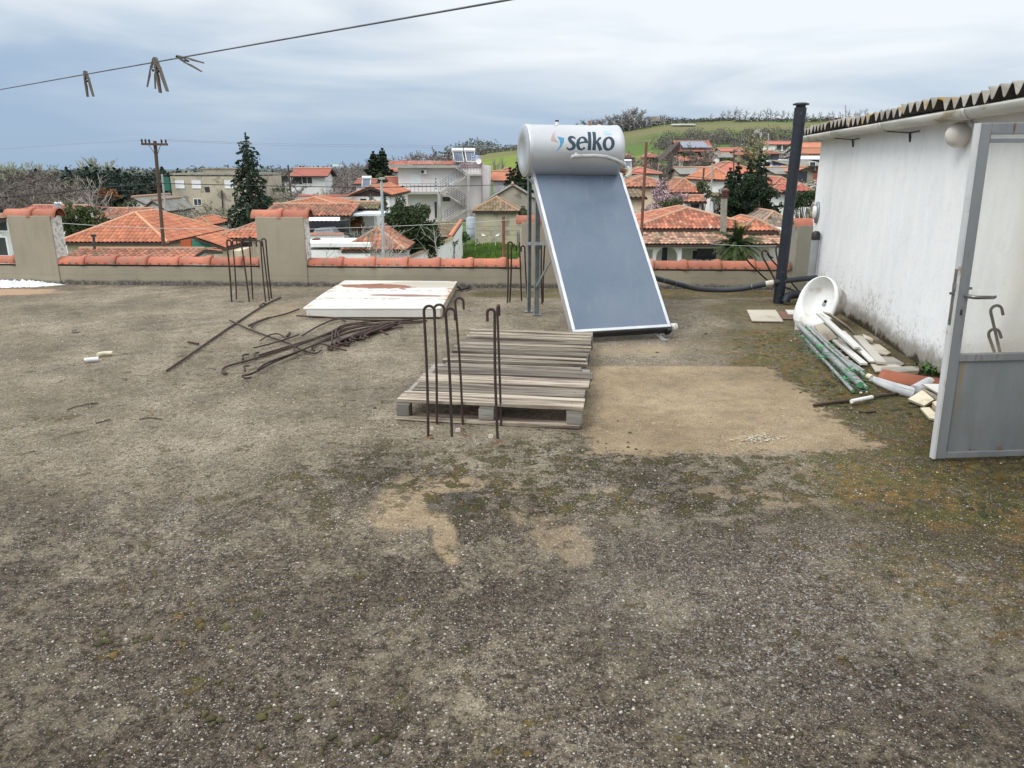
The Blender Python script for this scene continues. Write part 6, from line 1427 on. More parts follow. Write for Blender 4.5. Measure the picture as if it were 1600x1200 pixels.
# striped blue and white flag
fo = D(739.5, 249, d-.3); T = thing('striped_flag', 'blue and white striped flag flying from the pink house roof', 'flag', fo)
mb = MB(); wf, hf = .95, .62
def flp(a, b_): return fo+Vector((a*wf-.15, .06*math.sin(a*7), -hf/2+b_*hf+.2+.05*math.sin(a*4)))
for k in range(9):
    n = 8; a0 = 0.
    mb.add([flp(i/n, (k+j)/9) for j in (0, 1) for i in range(n+1)], [(i, i+1, n+2+i, n+1+i) for i in range(n)], k % 2, False)
fb_ = Vector((0, -.02, 0))
mb.add([flp(a, b_)+fb_ for b_ in (4/9, 1) for a in (0, .2, .4)], [(0, 1, 4, 3), (1, 2, 5, 4)], 0)
mb.add([flp(a, b_)+fb_*2 for a, b_ in ((0, .665), (.4, .665), (.4, .775), (0, .775))], [(0, 1, 2, 3)], 1); mb.add([flp(a, b_)+fb_*3 for a, b_ in ((.165, .445), (.235, .445), (.235, .995), (.165, .995))], [(0, 1, 2, 3)], 1)
mb.build('flag_cloth', [mat('flag_blue', (.05, .14, .42), (.05, .13, .38), 3, .8), mat('flag_white', (.8, .8, .8), (.75, .75, .76), 3, .8)], T)
mb = MB(); p = flp(0, 1); mb.tube([p+Vector((-.02, 0, .15)), p-Vector((.02, 0, 1.1))], .025, 6); mb.build('pole', white_pl, T)
# small brown roof with orange verge and long wall
T = thing('brown_roof_annex', 'white annex with brown roof and orange verge by the green plot', 'outbuilding', (D(705, 370, 56).x, 56, -6), 'houses of the village')
tA, tB = D(683, 345.5, 62), D(722, 346, 62); eA, eB = D(672, 371, 55), D(705, 371, 55)
mb = MB(); tiles(mb, eA, eB, tB, tA, .26, .36, .045); lo = [p-Vector((0, 0, .05)) for p in (eA, eB, tB, tA)]; lo2 = [p-Vector((0, 0, .2)) for p in (eA, eB, tB, tA)]; mb.add(lo+lo2, [(0, 1, 2, 3), (7, 6, 5, 4)]+[(i, (i+1) % 4, 4+(i+1) % 4, 4+i) for i in range(4)], 1)
rfo = mb.build('roof', [roof_brown, darkwood], T)
mb = MB(); mb.tube([eB+Vector((-.1, 0, .05)), tB+Vector((-.1, 0, .05))], .16, 8); mb.build('verge_tiles', roof_orange, rfo)
mb = MB(); q0, q1 = Vector((eB.x+.02, eB.y, 0)), Vector((tB.x+.02, tB.y, 0)); s_ = Vector((-.25, 0, 0))
mb.hexa([q0+Vector((0, 0, -6.8)), q1+Vector((0, 0, -6.8)), q1+s_+Vector((0, 0, -6.8)), q0+s_+Vector((0, 0, -6.8)), q0+Vector((0, 0, eB.z-.22)), q1+Vector((0, 0, tB.z-.22)), q1+s_+Vector((0, 0, tB.z-.22)), q0+s_+Vector((0, 0, eB.z-.22))]); mb.build('wall', white_w, T)
wall_run('plot_wall', 'long white wall with brown tile top running diagonally along the green plot', [(706, 372, 54), (670, 390, 47), (620, 410, 40)], None, None, .22, white_w, roof_brown)
# shed on the plot
T, W3, W, ze, zr = house('plot_shed', 'pale plastered shed with brown hip roof at the end of the green plot', 738, 812, 330.5, 68, 6.2, 309, 'hip', roof_brown, mat('yellowed_render', (.50, .45, .32), (.40, .37, .27), .7, .9, stain=((.25, .23, .17), .25, 1.), world=True), over=.25, wins=(), hipk=.9, cat='shed')
house('grey_gable_barn', 'bare rendered barn with grey gable roof behind the plot shed', 752, 850, 318, 82, 12, 289, 'gable_front', roof_grey, grey_w, False, over=.15, cat='barn')
T = thing('steel_tank', 'pale galvanised water tank between the brown annex and the plot shed', 'tank', D(735, 372, 66)); mb = MB(); c_ = D(736, 372, 66); t_ = D(736, 341, 66)
mb.tube([c_, Vector((c_.x, c_.y, t_.z)), Vector((c_.x, c_.y, t_.z+.12))], [.42, .42, .25], 20); mb.tube([(c_.x, c_.y, t_.z-.85), (c_.x, c_.y, t_.z-.80)], .44, 20); mb.build('tank_body', mat('dull_galvanised', (.36, .40, .43), (.28, .31, .34), 2, .6, stain=((.15, .15, .14), .2, 1.5)), T)
mb = MB(); a = D(787, 411, 34); b_ = D(787, 338, 34); mb.tube([(a.x, 34, -6.5), (a.x, 34, b_.z)], .065, 8); mb.tube([(a.x-.1, 34, b_.z-.25), (a.x+.1, 34, b_.z-.25)], .02, 5); tag(mb.build('rusty_post', mat('rusty_post_m', (.23, .08, .045), (.16, .06, .04), 8, .9), origin=(a.x, 34, -6.3)), 'rust-red post standing in the green plot left of the heater', 'post')
T = thing('wire_fence', 'rusty wire fence with concrete stakes in front of the plot shed', 'fence', (D(775, 372, 64).x, 64, -5.6))
for u in (743, 774, 806):
    a = D(u, 374, 64); b_ = D(u, 352, 64); mb = MB(); mb.bar((a.x, 64, a.z-.5), (b_.x, 64, b_.z), .09, .09, 0, (0, 1, 0)); mb.build('stake', concrete, T)
mb = MB()
for vv in (353, 360, 367): mb.tube([D(743, vv, 64), D(774, vv+.8, 64), D(812, vv, 64)], .012, 4)
mb.build('wire', mat('rusty_wire', (.16, .10, .07), (.12, .08, .06)), T)
for k, (u, lab) in enumerate(((756, 'white hen on the left by the wire fence'), (777, 'white hen on the right by the wire fence'))):
    c_ = D(u, 372.5, 63.5); mb = MB()
    mb.lathe([(0, -.16), (.07, -.12), (.10, 0), (.08, .10), (.03, .17), (0, .19)], 10, Matrix.Translation(c_+Vector((0, 0, .22)))@Matrix.Rotation(R(80 if k else -80), 4, 'Y')); mb.tube([c_+Vector((.1*(1 if k else -1), 0, .25)), c_+Vector((.17*(1 if k else -1), 0, .42))], [.05, .03], 8); mb.tube([c_+Vector((.17*(1 if k else -1), 0, .42)), c_+Vector((.24*(1 if k else -1), 0, .40))], [.035, .008], 6)
    mb.tube([c_+Vector((0, .03, .12)), c_+Vector((0, .03, 0))], .012, 5); mb.tube([c_+Vector((0, -.03, .12)), c_+Vector((0, -.03, 0))], .012, 5)
    tag(mb.build('hen', white_w, origin=c_), lab, 'hen', 'hens on the green plot')
house('orange_back_house', 'orange tiled house between the pink house and the tank of the heater', 767, 812, 282, 100, 8, 268, 'gable_side', roof_orange, white_w, False)
house('far_orange_roof', 'second orange roof higher up behind the first, left of the grey tank', 772, 815, 272, 118, 7, 262, 'hip', roof_red, white_w, False)
# ------------------------------------------------------------------ right part
PW = mat('porch_white', (.72, .71, .68), (.62, .61, .58), .8, .9, world=True)
d = 45.0
T, W3, W, ze, zr = house('arched_porch_house', 'white house with arched porch and long orange tiled roof, right of the heater', 985, 1196, 358, d, 8.4, 324.5, 'hip', roof_orange if False else mat('rich_clay_roof', (.42, .155, .085), (.34, .13, .08), .6, .9, rnd=.5, stain=((.45, .28, .19), .2, 1.0)), PW, hipk=.75, pitch=.235)
rich = MATS['rich_clay_roof']
# lower porch roof
HT = T; a, b_ = D(975, 381.5, d-2.2), D(1242, 381.5, d-2.2); c_, e_ = D(1232, 361, d+.3), D(985, 361, d+.3)
mb = MB(); tiles(mb, a, b_, c_, e_, .235, .36, .045); lo = [p-Vector((0, 0, .04)) for p in (a, b_, c_, e_)]; lo2 = [p-Vector((0, 0, .16)) for p in (a, b_, c_, e_)]; mb.add(lo+lo2, [(0, 1, 2, 3), (7, 6, 5, 4)]+[(i, (i+1) % 4, 4+(i+1) % 4, 4+i) for i in range(4)], 1)
mb.build('porch_roof', [mat('faded_porch_tiles', (.36, .21, .14), (.30, .17, .11), .6, .9, rnd=.6, stain=((.22, .17, .10), .3, 1.0)), darkwood], HT)
mb = MB(); mb.tube([b_+Vector((0, .1, .06)), c_+Vector((0, 0, .06))], .14, 8); mb.build('verge_tiles', roof_orange, HT)
# porch front with arch: panel made of columns, lintel and an arch ring
dp_ = d-1.9; zl = D(1100, 383.5, dp_).z; zbt = -6.6
def PX(u): return D(u, 385, dp_).x
mb = MB(); th = .28
def pb_(u0, u1, z0, z1, y0=dp_, t_=th): mb.hexa([(PX(u0), y0, z0), (PX(u1), y0, z0), (PX(u1), y0+t_, z0), (PX(u0), y0+t_, z0), (PX(u0), y0, z1), (PX(u1), y0, z1), (PX(u1), y0+t_, z1), (PX(u0), y0+t_, z1)])
zs = D(1040, 402, dp_).z; za = D(1040, 385.5, dp_).z
pb_(985, 1021, zl-.22, zl); pb_(1021, 1026, zbt, zl); pb_(1060, 1066, zbt, zl); pb_(1234, 1240, zbt, zl)
zl2 = D(1100, 388, dp_).z; pb_(1066, 1234, zl2, zl)
n = 20; xc = (PX(1026)+PX(1060))/2; ra_ = (PX(1060)-PX(1026))/2; rz = za-zs
vs = []
for i in range(n+1):
    t_ = math.pi*i/n; x_ = xc-math.cos(t_)*ra_; z_ = zs+math.sin(t_)*rz
    for y_ in (dp_, dp_+th): vs += [(x_, y_, z_), (x_, y_, zl)]
fs = []
for i in range(n): a0 = 4*i; fs += [(a0, a0+4, a0+5, a0+1), (a0+3, a0+7, a0+6, a0+2), (a0+2, a0+6, a0+4, a0)]
mb.add(vs, fs); mb.build('porch_front', PW, HT)
mb = MB(); pb_(1030, 1074, D(1050, 411, dp_-.3).z-1.2, D(1050, 409.5, dp_-.3).z, dp_-.3, .15); mb.build('porch_balustrade', white_w, HT)
# back wall openings
for u, v, ww, hh, kd in ((1038, 402, .35, 1.2, 'pane'), (1092, 398, .8, .5, 'pane'), (1106, 398, .7, .5, 'pane'), (1165, 396, .5, .4, 'pane'), (1185, 399, .9, .55, 'pane')):
    c_ = D(u, v, d+.33); window(HT, c_-Vector((ww/2, 0, hh/2)), (1, 0, 0), ww, hh, kd)
mb = MB(); mb.box((D(1190, 372, d+1).x, d+2.5, (zbt+D(1, 361, d).z)/2), (D(1238, 372, d).x-D(1150, 372, d).x, 4, D(1, 361, d).z-zbt)); mb.build('wing_wall', PW, HT)
mb = MB(); tb = D(1100, 405, d-.9)
for k, u in enumerate((1094, 1104, 1114)): c_ = D(u, 412, d-.9); mb.box((c_.x, c_.y, c_.z+.3), (.38, .35, .06)); mb.box((c_.x, c_.y+.18, c_.z+.6), (.38, .05, .6)); mb.box((c_.x-.16, c_.y, c_.z), (.05, .05, .6)); mb.box((c_.x+.16, c_.y, c_.z), (.05, .05, .6))
tag(mb.build('porch_chairs', metal_d, HT, label='dark chairs standing in the porch'))
house('right_hip_wing', 'smaller orange hip roof wing at the right end of the arched porch house', 1156, 1218, 361, d-.6, 5.0, 342, 'hip', rich, PW, hipk=.9, pitch=.235)
# chimney
T = thing('concrete_chimney', 'tall concrete chimney with rusty cowl rising before the orange roof', 'chimney', D(1130, 362, d-.2)); a = D(1130, 361, d-.4); b_ = D(1132, 310, d-.4)
mb = MB(); mb.bar((a.x, a.y, a.z-.3), (b_.x-.02, a.y, b_.z), .30, .30, 0, (0, 1, 0)); mb.build('shaft', mat('rough_concrete', (.30, .28, .23), (.22, .21, .18), 5, .95, .4, 20), T)
mb = MB(); z = b_.z
for k in range(4): mb.box((b_.x, a.y, z+.05+k*.11), (.36, .36, .045), 0.)
mb.box((b_.x, a.y, z+.22), (.22, .22, .44)); mb.lathe([(.30, z+.46), (.15, z+.56), (0, z+.60)], 4, Matrix.Translation((b_.x, a.y, 0))@Matrix.Rotation(R(45), 4, 'Z')); mb.build('cowl', mat('rusty_cowl', (.16, .07, .055), (.10, .05, .04), 5, .9), T)
house('grey_brown_barn', 'old barn with grey-brown tiled roof behind the black flue', 1176, 1262, 362, 52, 7, 331, 'hip', mat('grey_brown_tiles', (.22, .165, .125), (.17, .13, .10), .7, .95, rnd=.6, stain=((.12, .10, .07), .3, 1.)), beige_w, hipk=.9)
# mid-distance right
R_ = dict(near=True, pitch=.35, cols_sub=2)
house('long_faded_roof_house', 'white house with long faded roof right behind the blossom tree', 1046, 1100, 301, 70, 7, 279.5, 'hip', roof_old, white_w, **R_, wins=((1066, 314, .7, .6, 'dark'),))
house('tiny_roof_outhouse', 'tiny white outhouse with mossy tiles and one dark window', 1069, 1105, 315.5, 62, 2.6, 306, 'gable_side', roof_old, white_w, **R_, wins=((1086, 320, .5, .35, 'dark'),))
house('left_mid_roof_house', 'cream house with dull orange roof partly behind the heater pipe', 968, 1052, 292, 74, 8, 275, 'hip', roof_old, cream_w, **R_)
house('dark_lean_to', 'small brown lean-to roof at the left foot of the blossom tree', 982, 1012, 309, 64, 4, 296, 'shed', roof_brown, cream_w, **R_)
house('red_strip_house', 'white strip house with red roof left of the rusty pole', 974, 1035, 271.5, 94, 7, 262, 'hip', roof_red, white_w, near=False)
solar_unit(D(981, 263.5, 92), .6, 'rooftop solar heater just right of the cream pipe elbow')
house('tall_white_house', 'tall white house with bright orange roof left of the dark cypresses', 1097, 1152, 281, 78, 8, 262.5, 'hip', roof_orange, white_w, **R_)
house('small_porch_roof_house', 'small lean-to roof on the tall white house near the chimney cowl', 1115, 1142, 306.5, 66, 2.5, 301, 'shed', roof_brown, white_w, **R_)
house('broad_red_roof_house', 'broad red roof behind the tall white house and the cypresses', 1108, 1190, 271, 96, 9, 253, 'hip', roof_red, white_w, near=False)
house('beige_wall_house', 'beige walled house with half grey half pink roof in the middle right', 1062, 1098, 272, 92, 8, 262, 'gable_side', roof_grey, beige_w, near=False, wins=((1084, 281, 1.1, 1.3, 'dark'),))
house('pinkish_roof_house', 'pinkish faded roof adjoining the beige walled house', 1086, 1130, 272, 92.5, 8, 262, 'gable_side', roof_old, beige_w, near=False)
T, W3, W, ze, zr = house('photovoltaic_barn', 'dark open barn with red roof and roof-mounted solar panels on the slope', 1060, 1118, 236.5, 165, 12, 221, 'gable_side', roof_red, darkwood, near=False, wins=(), zg=None)
mb = MB(); A_, B_, E_, F_ = W3(W*.15, 1., ze+.55), W3(W*.93, 1., ze+.55), W3(W*.80, 5., zr-.30), W3(W*.12, 5., zr-.30); nn_ = Vector((0, -.15, .25)); mb.hexa([A_, B_, E_, F_, A_+nn_, B_+nn_, E_+nn_, F_+nn_]); mb.build('solar_array', solar_m, T)
mb = MB(); A_, B_, E_ = W3(-3.5, .5, ze-2), W3(.4, .5, ze-2), W3(.4, .5, zr-.2); mb.add([A_, B_, E_, A_+Vector((0, 8, 0)), B_+Vector((0, 8, 0)), E_+Vector((0, 8, 0))], [(0, 1, 2), (5, 4, 3), (0, 2, 5, 3), (0, 3, 4, 1)]); mb.build('dark_lean_gable', darkwood, T)
far = [
 ('far_white_shed', 'white gabled shed right of the solar heater elbow on the slope', 1010, 1026, 243, 190, 8, 238, 'gable_front', roof_grey, white_w),
 ('far_red_roof_house', 'red roof just right of the rusty pole top on the slope', 1008, 1030, 245.5, 150, 6, 240.5, 'hip', roof_red, beige_w),
 ('far_red_roof_house', 'small red roof between grey tank and rusty pole', 974, 990, 246, 150, 7, 241, 'hip', roof_red, white_w),
 ('far_red_roof_house', 'low red roof directly below the barn with solar panels, left one', 1058, 1098, 251, 140, 6, 245, 'gable_side', roof_red, white_w),
 ('far_red_roof_house', 'low red roof behind the bare tree, right below the solar barn', 1088, 1128, 252.5, 143, 6, 247.5, 'gable_side', roof_old, beige_w),
 ('far_red_roof_house', 'dull red roof left of the bare trees in the middle of the slope', 1008, 1034, 260, 118, 6, 254.5, 'gable_side', roof_red, beige_w),
 ('far_red_roof_house', 'long thin red roof at the upper middle, left of the pale green tree', 1126, 1166, 236.5, 175, 7, 231.5, 'gable_side', roof_red, white_w),
 ('far_red_roof_house', 'faded red roof below the long thin one, left of the pale green tree', 1148, 1190, 242, 160, 6, 235, 'hip', roof_red, beige_w),
 ('far_grey_roof_house', 'white gabled house with grey roof left of the pale green tree', 1122, 1148, 246, 140, 7, 239, 'gable_side', roof_grey, white_w),
 ('far_red_roof_house', 'red roof immediately right of the pale green tree', 1192, 1221, 240, 150, 7, 235.5, 'hip', roof_red, white_w),
 ('far_red_roof_house', 'highest red roof on the slope left of the black flue', 1194, 1250, 225.5, 215, 9, 221, 'gable_side', roof_red, white_w),
 ('far_orange_roof_house', 'upper orange roof between the black flue and the shed', 1246, 1300, 230, 190, 9, 223, 'gable_side', roof_orange, white_w),
 ('far_orange_roof_house', 'lower orange roof between the black flue and the shed', 1246, 1300, 240, 165, 9, 231.5, 'gable_side', roof_orange, white_w),
 ('far_white_roof_hall', 'pale metal-roofed hall below the two orange roofs beside the flue', 1244, 1300, 249, 140, 8, 243.5, 'gable_side', mat('pale_blue_sheet', (1, 1, 1)), white_w),
]
for nm, lab, u0, u1, ve, dd, dep, vr, kd, rm_, wm_ in far:
    house(nm, lab, u0, u1, ve, dd, dep, vr, kd, rm_, wm_, near=False, wins=(((u0+u1)/2-5, ve+5, 1.2, 1.0, 'dark'), ((u0+u1)/2+5, ve+5, 1.2, 1., 'dark')), group='distant houses on the slope')
house('brick_house', 'red brick house with white window between the flue and the shed', 1236, 1300, 259, 100, 8, 250, 'shed', roof_grey, brick_w, near=False, wins=((1269, 257.5+4, .7, 1.3, 'pane'),))
house('brick_gable_house', 'grey house with brick gable right of the black flue', 1243, 1278, 268, 82, 8, 261, 'gable_front', roof_old, grey_w, near=False, wins=((1252, 278, 1.0, 1.2, 'dark'),))
house('grey_slope_roof_house', 'grey-roofed house left of the black flue behind the cypresses', 1212, 1262, 272, 84, 8, 262, 'gable_side', roof_grey, grey_w, near=False)
house('red_stepped_roof_house', 'bright red tiled roof right of the cypresses', 1208, 1242, 289, 72, 7, 277, 'hip', roof_red, white_w, **R_)
house('lower_brown_roof_house', 'brown-orange roof under the bright red tiled roof', 1202, 1240, 301, 68, 5, 289, 'shed', roof_old, white_w, **R_)
house('right_red_corner_house', 'red roof between the black flue and the shed corner', 1238, 1272, 299, 66, 6, 287, 'hip', roof_red, white_w, **R_)
box_thing('blue_tarp', 'bright blue tarp bundle left of the black flue on the slope', 'tarp', mat('blue_tarp_m', (.02, .16, .45), (.02, .13, .38), 3, .6), 1213, 1226, 258, 262.5, 100, 2, bevel=.2)
car('parked_car', 'white car parked on the slope left of the black flue', 1224, 257.5, 112, 4.2, mat('white_car_paint', (.72, .74, .76), (.68, .7, .72), 3, .3, coat=.4), 0.2, sc=.55)
car('parked_car', 'silver car parked nearer the cypress tops on the slope', 1205, 259, 108, 4.0, mat('silver_car_paint', (.42, .45, .47), (.38, .41, .43), 3, .3, coat=.4), 0.1, sc=.55)
box_thing('white_greenhouse', 'long pale plastic-covered mound high on the hillside', 'greenhouse', mat('pale_plastic', (.62, .66, .70), (.52, .56, .6), .3, .6), 1050, 1087, 193.5, 196, 355, 3, bevel=.3)
box_thing('hilltop_hut', 'flat roofed grey hut on the ridge beside the dark copse', 'hut', grey_w, 1016, 1029, 182, 190, 372, 5)
box_thing('white_sheet_bales', 'white block of houses far beyond the woods left of the conifer pair', 'house', white_w, 520, 528, 257, 259.5, 240, 6)

# ------------------------------------------------------------------ poles, lamp and wires
def pole(name, label, u0, v0, u1, v1, dd, r0, m_, cross=None, ins=0, group='utility poles', zb=None):
    a = D(u0, v0, dd); b_ = D(u1, v1, dd); g_ = gz(a.x, dd) if zb is None else zb; k = (a.z-g_)/max(b_.z-a.z, .1); base = a-(b_-a)*k
    T = thing(name, label, 'utility pole', base, group); mb = MB(); mb.tube([base-Vector((0, 0, .3)), base+(b_-base)*.5, b_], [r0*1.25, r0*1.1, r0], 10); mb.build('post', m_, T)
    if cross:
        uL, uR, vv = cross; p = D(uL, vv, dd-r0-.05); q_ = D(uR, vv+.8, dd-r0-.05); mb = MB(); mb.bar(p, q_, .10, .11); c_ = (p+q_)/2
        for s_ in (-1, 1): mb.bar(c_+(q_-p)*.22*s_-Vector((0, 0, .05)), c_-Vector((0, -.05, .6)), .02, .03, 0, (0, 1, 0))
        cr = mb.build('crossarm', m_, T); mb = MB()
        for f_ in ins:
            i_ = p+(q_-p)*f_; mb.lathe([(0, 0), (.05, 0), (.035, .05), (.055, .09), (.055, .15), (.03, .20), (0, .21)], 8, Matrix.Translation(i_+Vector((0, 0, .05)))); 
        mb.build('insulators', insul, cr)
    return T
pole('utility_pole', 'brown wooden utility pole with six-insulator crossarm before the orange roofs', 257, 402, 242, 220, 40, .085, polewood, (221, 262, 225), (.03, .17, .31, .78, .94))
pole('utility_pole', 'slim grey concrete pole behind the brown wooden utility pole', 260, 338, 253, 272, 72, .09, concrete)
pole('utility_pole', 'far small T-shaped pole in front of the left woods', 121, 296, 118, 273, 150, .12, concrete, (112, 124, 274), ())
pole('utility_pole', 'thin dark pole beside the white split roof house', 455, 308, 450, 258, 90, .10, polewood)
pole('utility_pole', 'leaning rust-brown wooden pole right of the heater tank', 1003, 350, 1010, 222, 42, .075, mat('rusty_pole_wood', (.20, .09, .05), (.13, .06, .04), 3, .9, stretch=(1, 1, .2)))
for (u0, v0, u1, v1, dd, lab, mm_) in ((1062, 282, 1062, 252, 96, 'grey pole right of the bare trees in mid-distance', concrete), (1097, 303, 1100, 262, 68, 'thin dark pole left of the tall white house', polewood), (1111, 312, 1113, 255, 70, 'grey pole with lamp bracket in front of the tall white house', concrete),
                                       (1146, 280, 1147, 233, 90, 'thin dark pole above the broad red roof', polewood), (1199, 246, 1222, 208, 200, 'white slim mast left of the black flue on the slope', concrete), (1028, 268, 1029, 254, 110, 'short pale pole in the bare thicket', concrete), (1322, 185, 1321, 164, 400, 'tiny mast on the hill ridge above the shed roof', concrete)):
    if u0 == 1199: u1 = 1201
    pole('utility_pole', lab, u0, v0, u1, v1, dd, .075*max(1, dd/120), mm_)
T = thing('street_lamp', 'galvanised street lamp with small head in front of the weathered hip house', 'street lamp', (D(600, 405, 36).x, 36, -6.4)); a = D(600, 408, 36); b_ = D(596, 284, 36); mb = MB(); mb.tube([a-(b_-a)*.1, b_], [.085, .06], 12); mb.build('post', mat('lamp_post_steel', (.50, .54, .57), (.42, .46, .49), 4, .5, metal=.3), T)
mb = MB(); mb.tube([b_, b_+Vector((.05, -.1, .12)), b_+Vector((.14, -.5, .16))], .035, 8); mb.box(b_+Vector((.16, -.75, .16)), (.22, .55, .09)); mb.build('lamp_head', concrete, T)
T = thing('tv_antenna', 'small rusty antenna post just above the low tiled outbuilding', 'antenna', D(147, 388, 38)); mb = MB(); a, b_ = D(148, 390, 38), D(146, 368, 38); mb.bar(a, b_, .09, .09, 0, (0, 1, 0)); mb.box(b_, (.26, .08, .12)); mb.build('post', metal_d, T)
def wire(label, pts, rad, m_=wire_m, group='overhead wires'):
    """pts (u, v, depth); smooth sagging curve"""
    P0 = [D(*p) for p in pts]; P_ = []; n = len(P0)
    for i in range(n-1):
        A_, B_, C_, D_ = P0[max(i-1, 0)], P0[i], P0[i+1], P0[min(i+2, n-1)]
        for k in range(8):
            t_ = k/8; P_.append(.5*((2*B_)+(-A_+C_)*t_+(2*A_-5*B_+4*C_-D_)*t_*t_+(-A_+3*B_-3*C_+D_)*t_**3))
    P_.append(P0[-1]); mb = MB(); mb.tube(P_, rad, 5); tag(mb.build('overhead_wire', m_, origin=P0[0]), label, 'wire', group)
gwr = mat('grey_wire', (.30, .34, .40), (.34, .38, .44), 3, .6); pwr = mat('pale_wire', (.50, .50, .50), (.56, .56, .55), 3, .6)
wire('thick dark cable sagging from the left frame edge to the brown pole', [(-40, 310.5, 30), (60, 304, 33), (160, 293, 36), (248, 286.5, 40)], .022)
wire('thick dark cable running from the brown pole across the centre to the plot', [(248, 286.5, 40), (450, 291, 44), (600, 292.5, 48), (760, 289.5, 54), (860, 286, 60)], .022)
wire('upper of two thin wires left of the brown pole', [(-40, 236, 34), (100, 226, 37), (222, 219, 40)], .008, gwr)
wire('lower of two thin wires left of the brown pole', [(-40, 291, 34), (50, 297, 38), (150, 299, 44), (245, 296, 50)], .010)
wire('upper of the two long thin wires over the centre sky', [(258, 218, 40), (480, 225, 48), (760, 227, 60), (900, 222, 70)], .010, gwr)
wire('lower of the two long thin wires over the centre sky', [(262, 220, 40), (480, 228, 48), (760, 230, 60), (900, 226, 70)], .010, gwr)
wire('white cable stretched low in front of the left orange roofs', [(85, 348, 26), (200, 355, 27), (330, 358, 28), (480, 358, 29)], .010, pwr)
wire('white cable stretched low in front of the dark bush and the plot', [(480, 358, 29), (600, 354, 30), (730, 348, 31), (812, 342, 32)], .010, pwr)
wire('dark cable from the leaning pole towards the cypresses', [(960, 266, 44), (1003, 270, 43), (1080, 276, 50), (1140, 282, 58), (1240, 290, 66)], .018)
wire('dark cable above it crossing the mid-distance roofs', [(960, 252, 52), (1060, 254, 60), (1160, 254, 72), (1240, 252, 80)], .016)
wire('short branch cable from the brown pole down to the faded roof', [(248, 287, 40), (200, 305, 48), (150, 322, 56)], .014)
wire('dark cable from the split roof house pole towards the conifer pair', [(445, 264, 88), (520, 284, 84), (600, 268, 92), (700, 262, 95)], .016)
wire('thin pale cable strung in front of the palm', [(1110, 381, 30), (1160, 384, 30), (1200, 384.5, 30), (1246, 383, 30)], .008, pwr)
# ------------------------------------------------------------------ vegetation
bark_g = mat('grey_brown_bark', (.14, .115, .095), (.09, .075, .065), 2, .95, rnd=.35)
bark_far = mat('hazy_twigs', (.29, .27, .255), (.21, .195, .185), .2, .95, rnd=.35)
bark_pale = mat('pale_bark', (.40, .37, .33), (.28, .25, .22), 2, .9, rnd=.2)
bark_pop = mat('poplar_twigs', (.42, .43, .33), (.34, .34, .27), .4, .95, rnd=.35)
bark_yel = mat('budding_willow_twigs', (.28, .27, .15), (.20, .19, .10), .6, .95, rnd=.4)
bark_br = mat('brown_thicket_twigs', (.235, .20, .17), (.155, .135, .12), .3, .95, rnd=.4)
def leafm(name, c1, c2, r_=.45): return mat(name, c1, c2, .8, .75, rnd=r_, spec=.25)
lf_dark = leafm('dark_evergreen_leaf', (.055, .085, .032), (.030, .050, .020))
lf_pine = leafm('pine_needles', (.042, .066, .045), (.026, .045, .035))
lf_cyp = leafm('cypress_foliage', (.030, .052, .022), (.018, .034, .018))
lf_spr = leafm('spruce_needles', (.042, .068, .038), (.022, .042, .026))
lf_olive = leafm('olive_leaf', (.10, .125, .055), (.06, .08, .035))
lf_bush = leafm('laurel_leaf', (.07, .095, .030), (.035, .055, .02))
lf_pink = leafm('almond_blossom', (.58, .43, .46), (.42, .29, .32), .35)
lf_wht = leafm('white_blossom', (.55, .53, .48), (.38, .36, .32), .3)
lf_rust = leafm('rusty_shrub_leaf', (.26, .12, .05), (.16, .08, .04))
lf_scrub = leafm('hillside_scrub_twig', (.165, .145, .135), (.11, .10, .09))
def rv(r_): 
    z = r_.uniform(-1, 1); a = r_.random()*6.2832; q_ = math.sqrt(1-z*z); return Vector((q_*math.cos(a), q_*math.sin(a), z))
def grow(mb, r_, p, d_, L, rad, lev, cfg):
    n = 3 if lev >= 2 else 5; segs = 4 if lev == 0 else 3
    pts = [p]; dd_ = d_.copy(); 
    for i in range(segs):
        dd_ = (dd_+rv(r_)*cfg['jit']+Vector((0, 0, cfg['up']*(.3 if lev else 0)))).normalized(); pts.append(pts[-1]+dd_*L/segs)
    rads = [max(cfg['rmin'], rad*(1-.62*i/segs)) for i in range(segs+1)]
    mb.tube(pts, rads, n, 0, False, lev < 2)
    if lev >= cfg['lev']: return
    nb = cfg['br'][lev]
    for k in range(nb):
        f_ = cfg['start'][lev]+(1-cfg['start'][lev])*(k+r_.random())/nb; f_ = min(f_, .999); i = int(f_*segs); q_ = pts[i].lerp(pts[i+1], f_*segs-i)
        base = (pts[i+1]-pts[i]).normalized(); side = rv(r_); side = (side-base*side.dot(base)).normalized(); an = R(r_.uniform(*cfg['ang']))
        nd = (base*math.cos(an)+side*math.sin(an)).normalized()
        grow(mb, r_, q_, nd, L*cfg['len']*r_.uniform(.7, 1.15)*(1-.35*(f_ if lev == 0 else 0)), rads[i]*.62, lev+1, cfg)
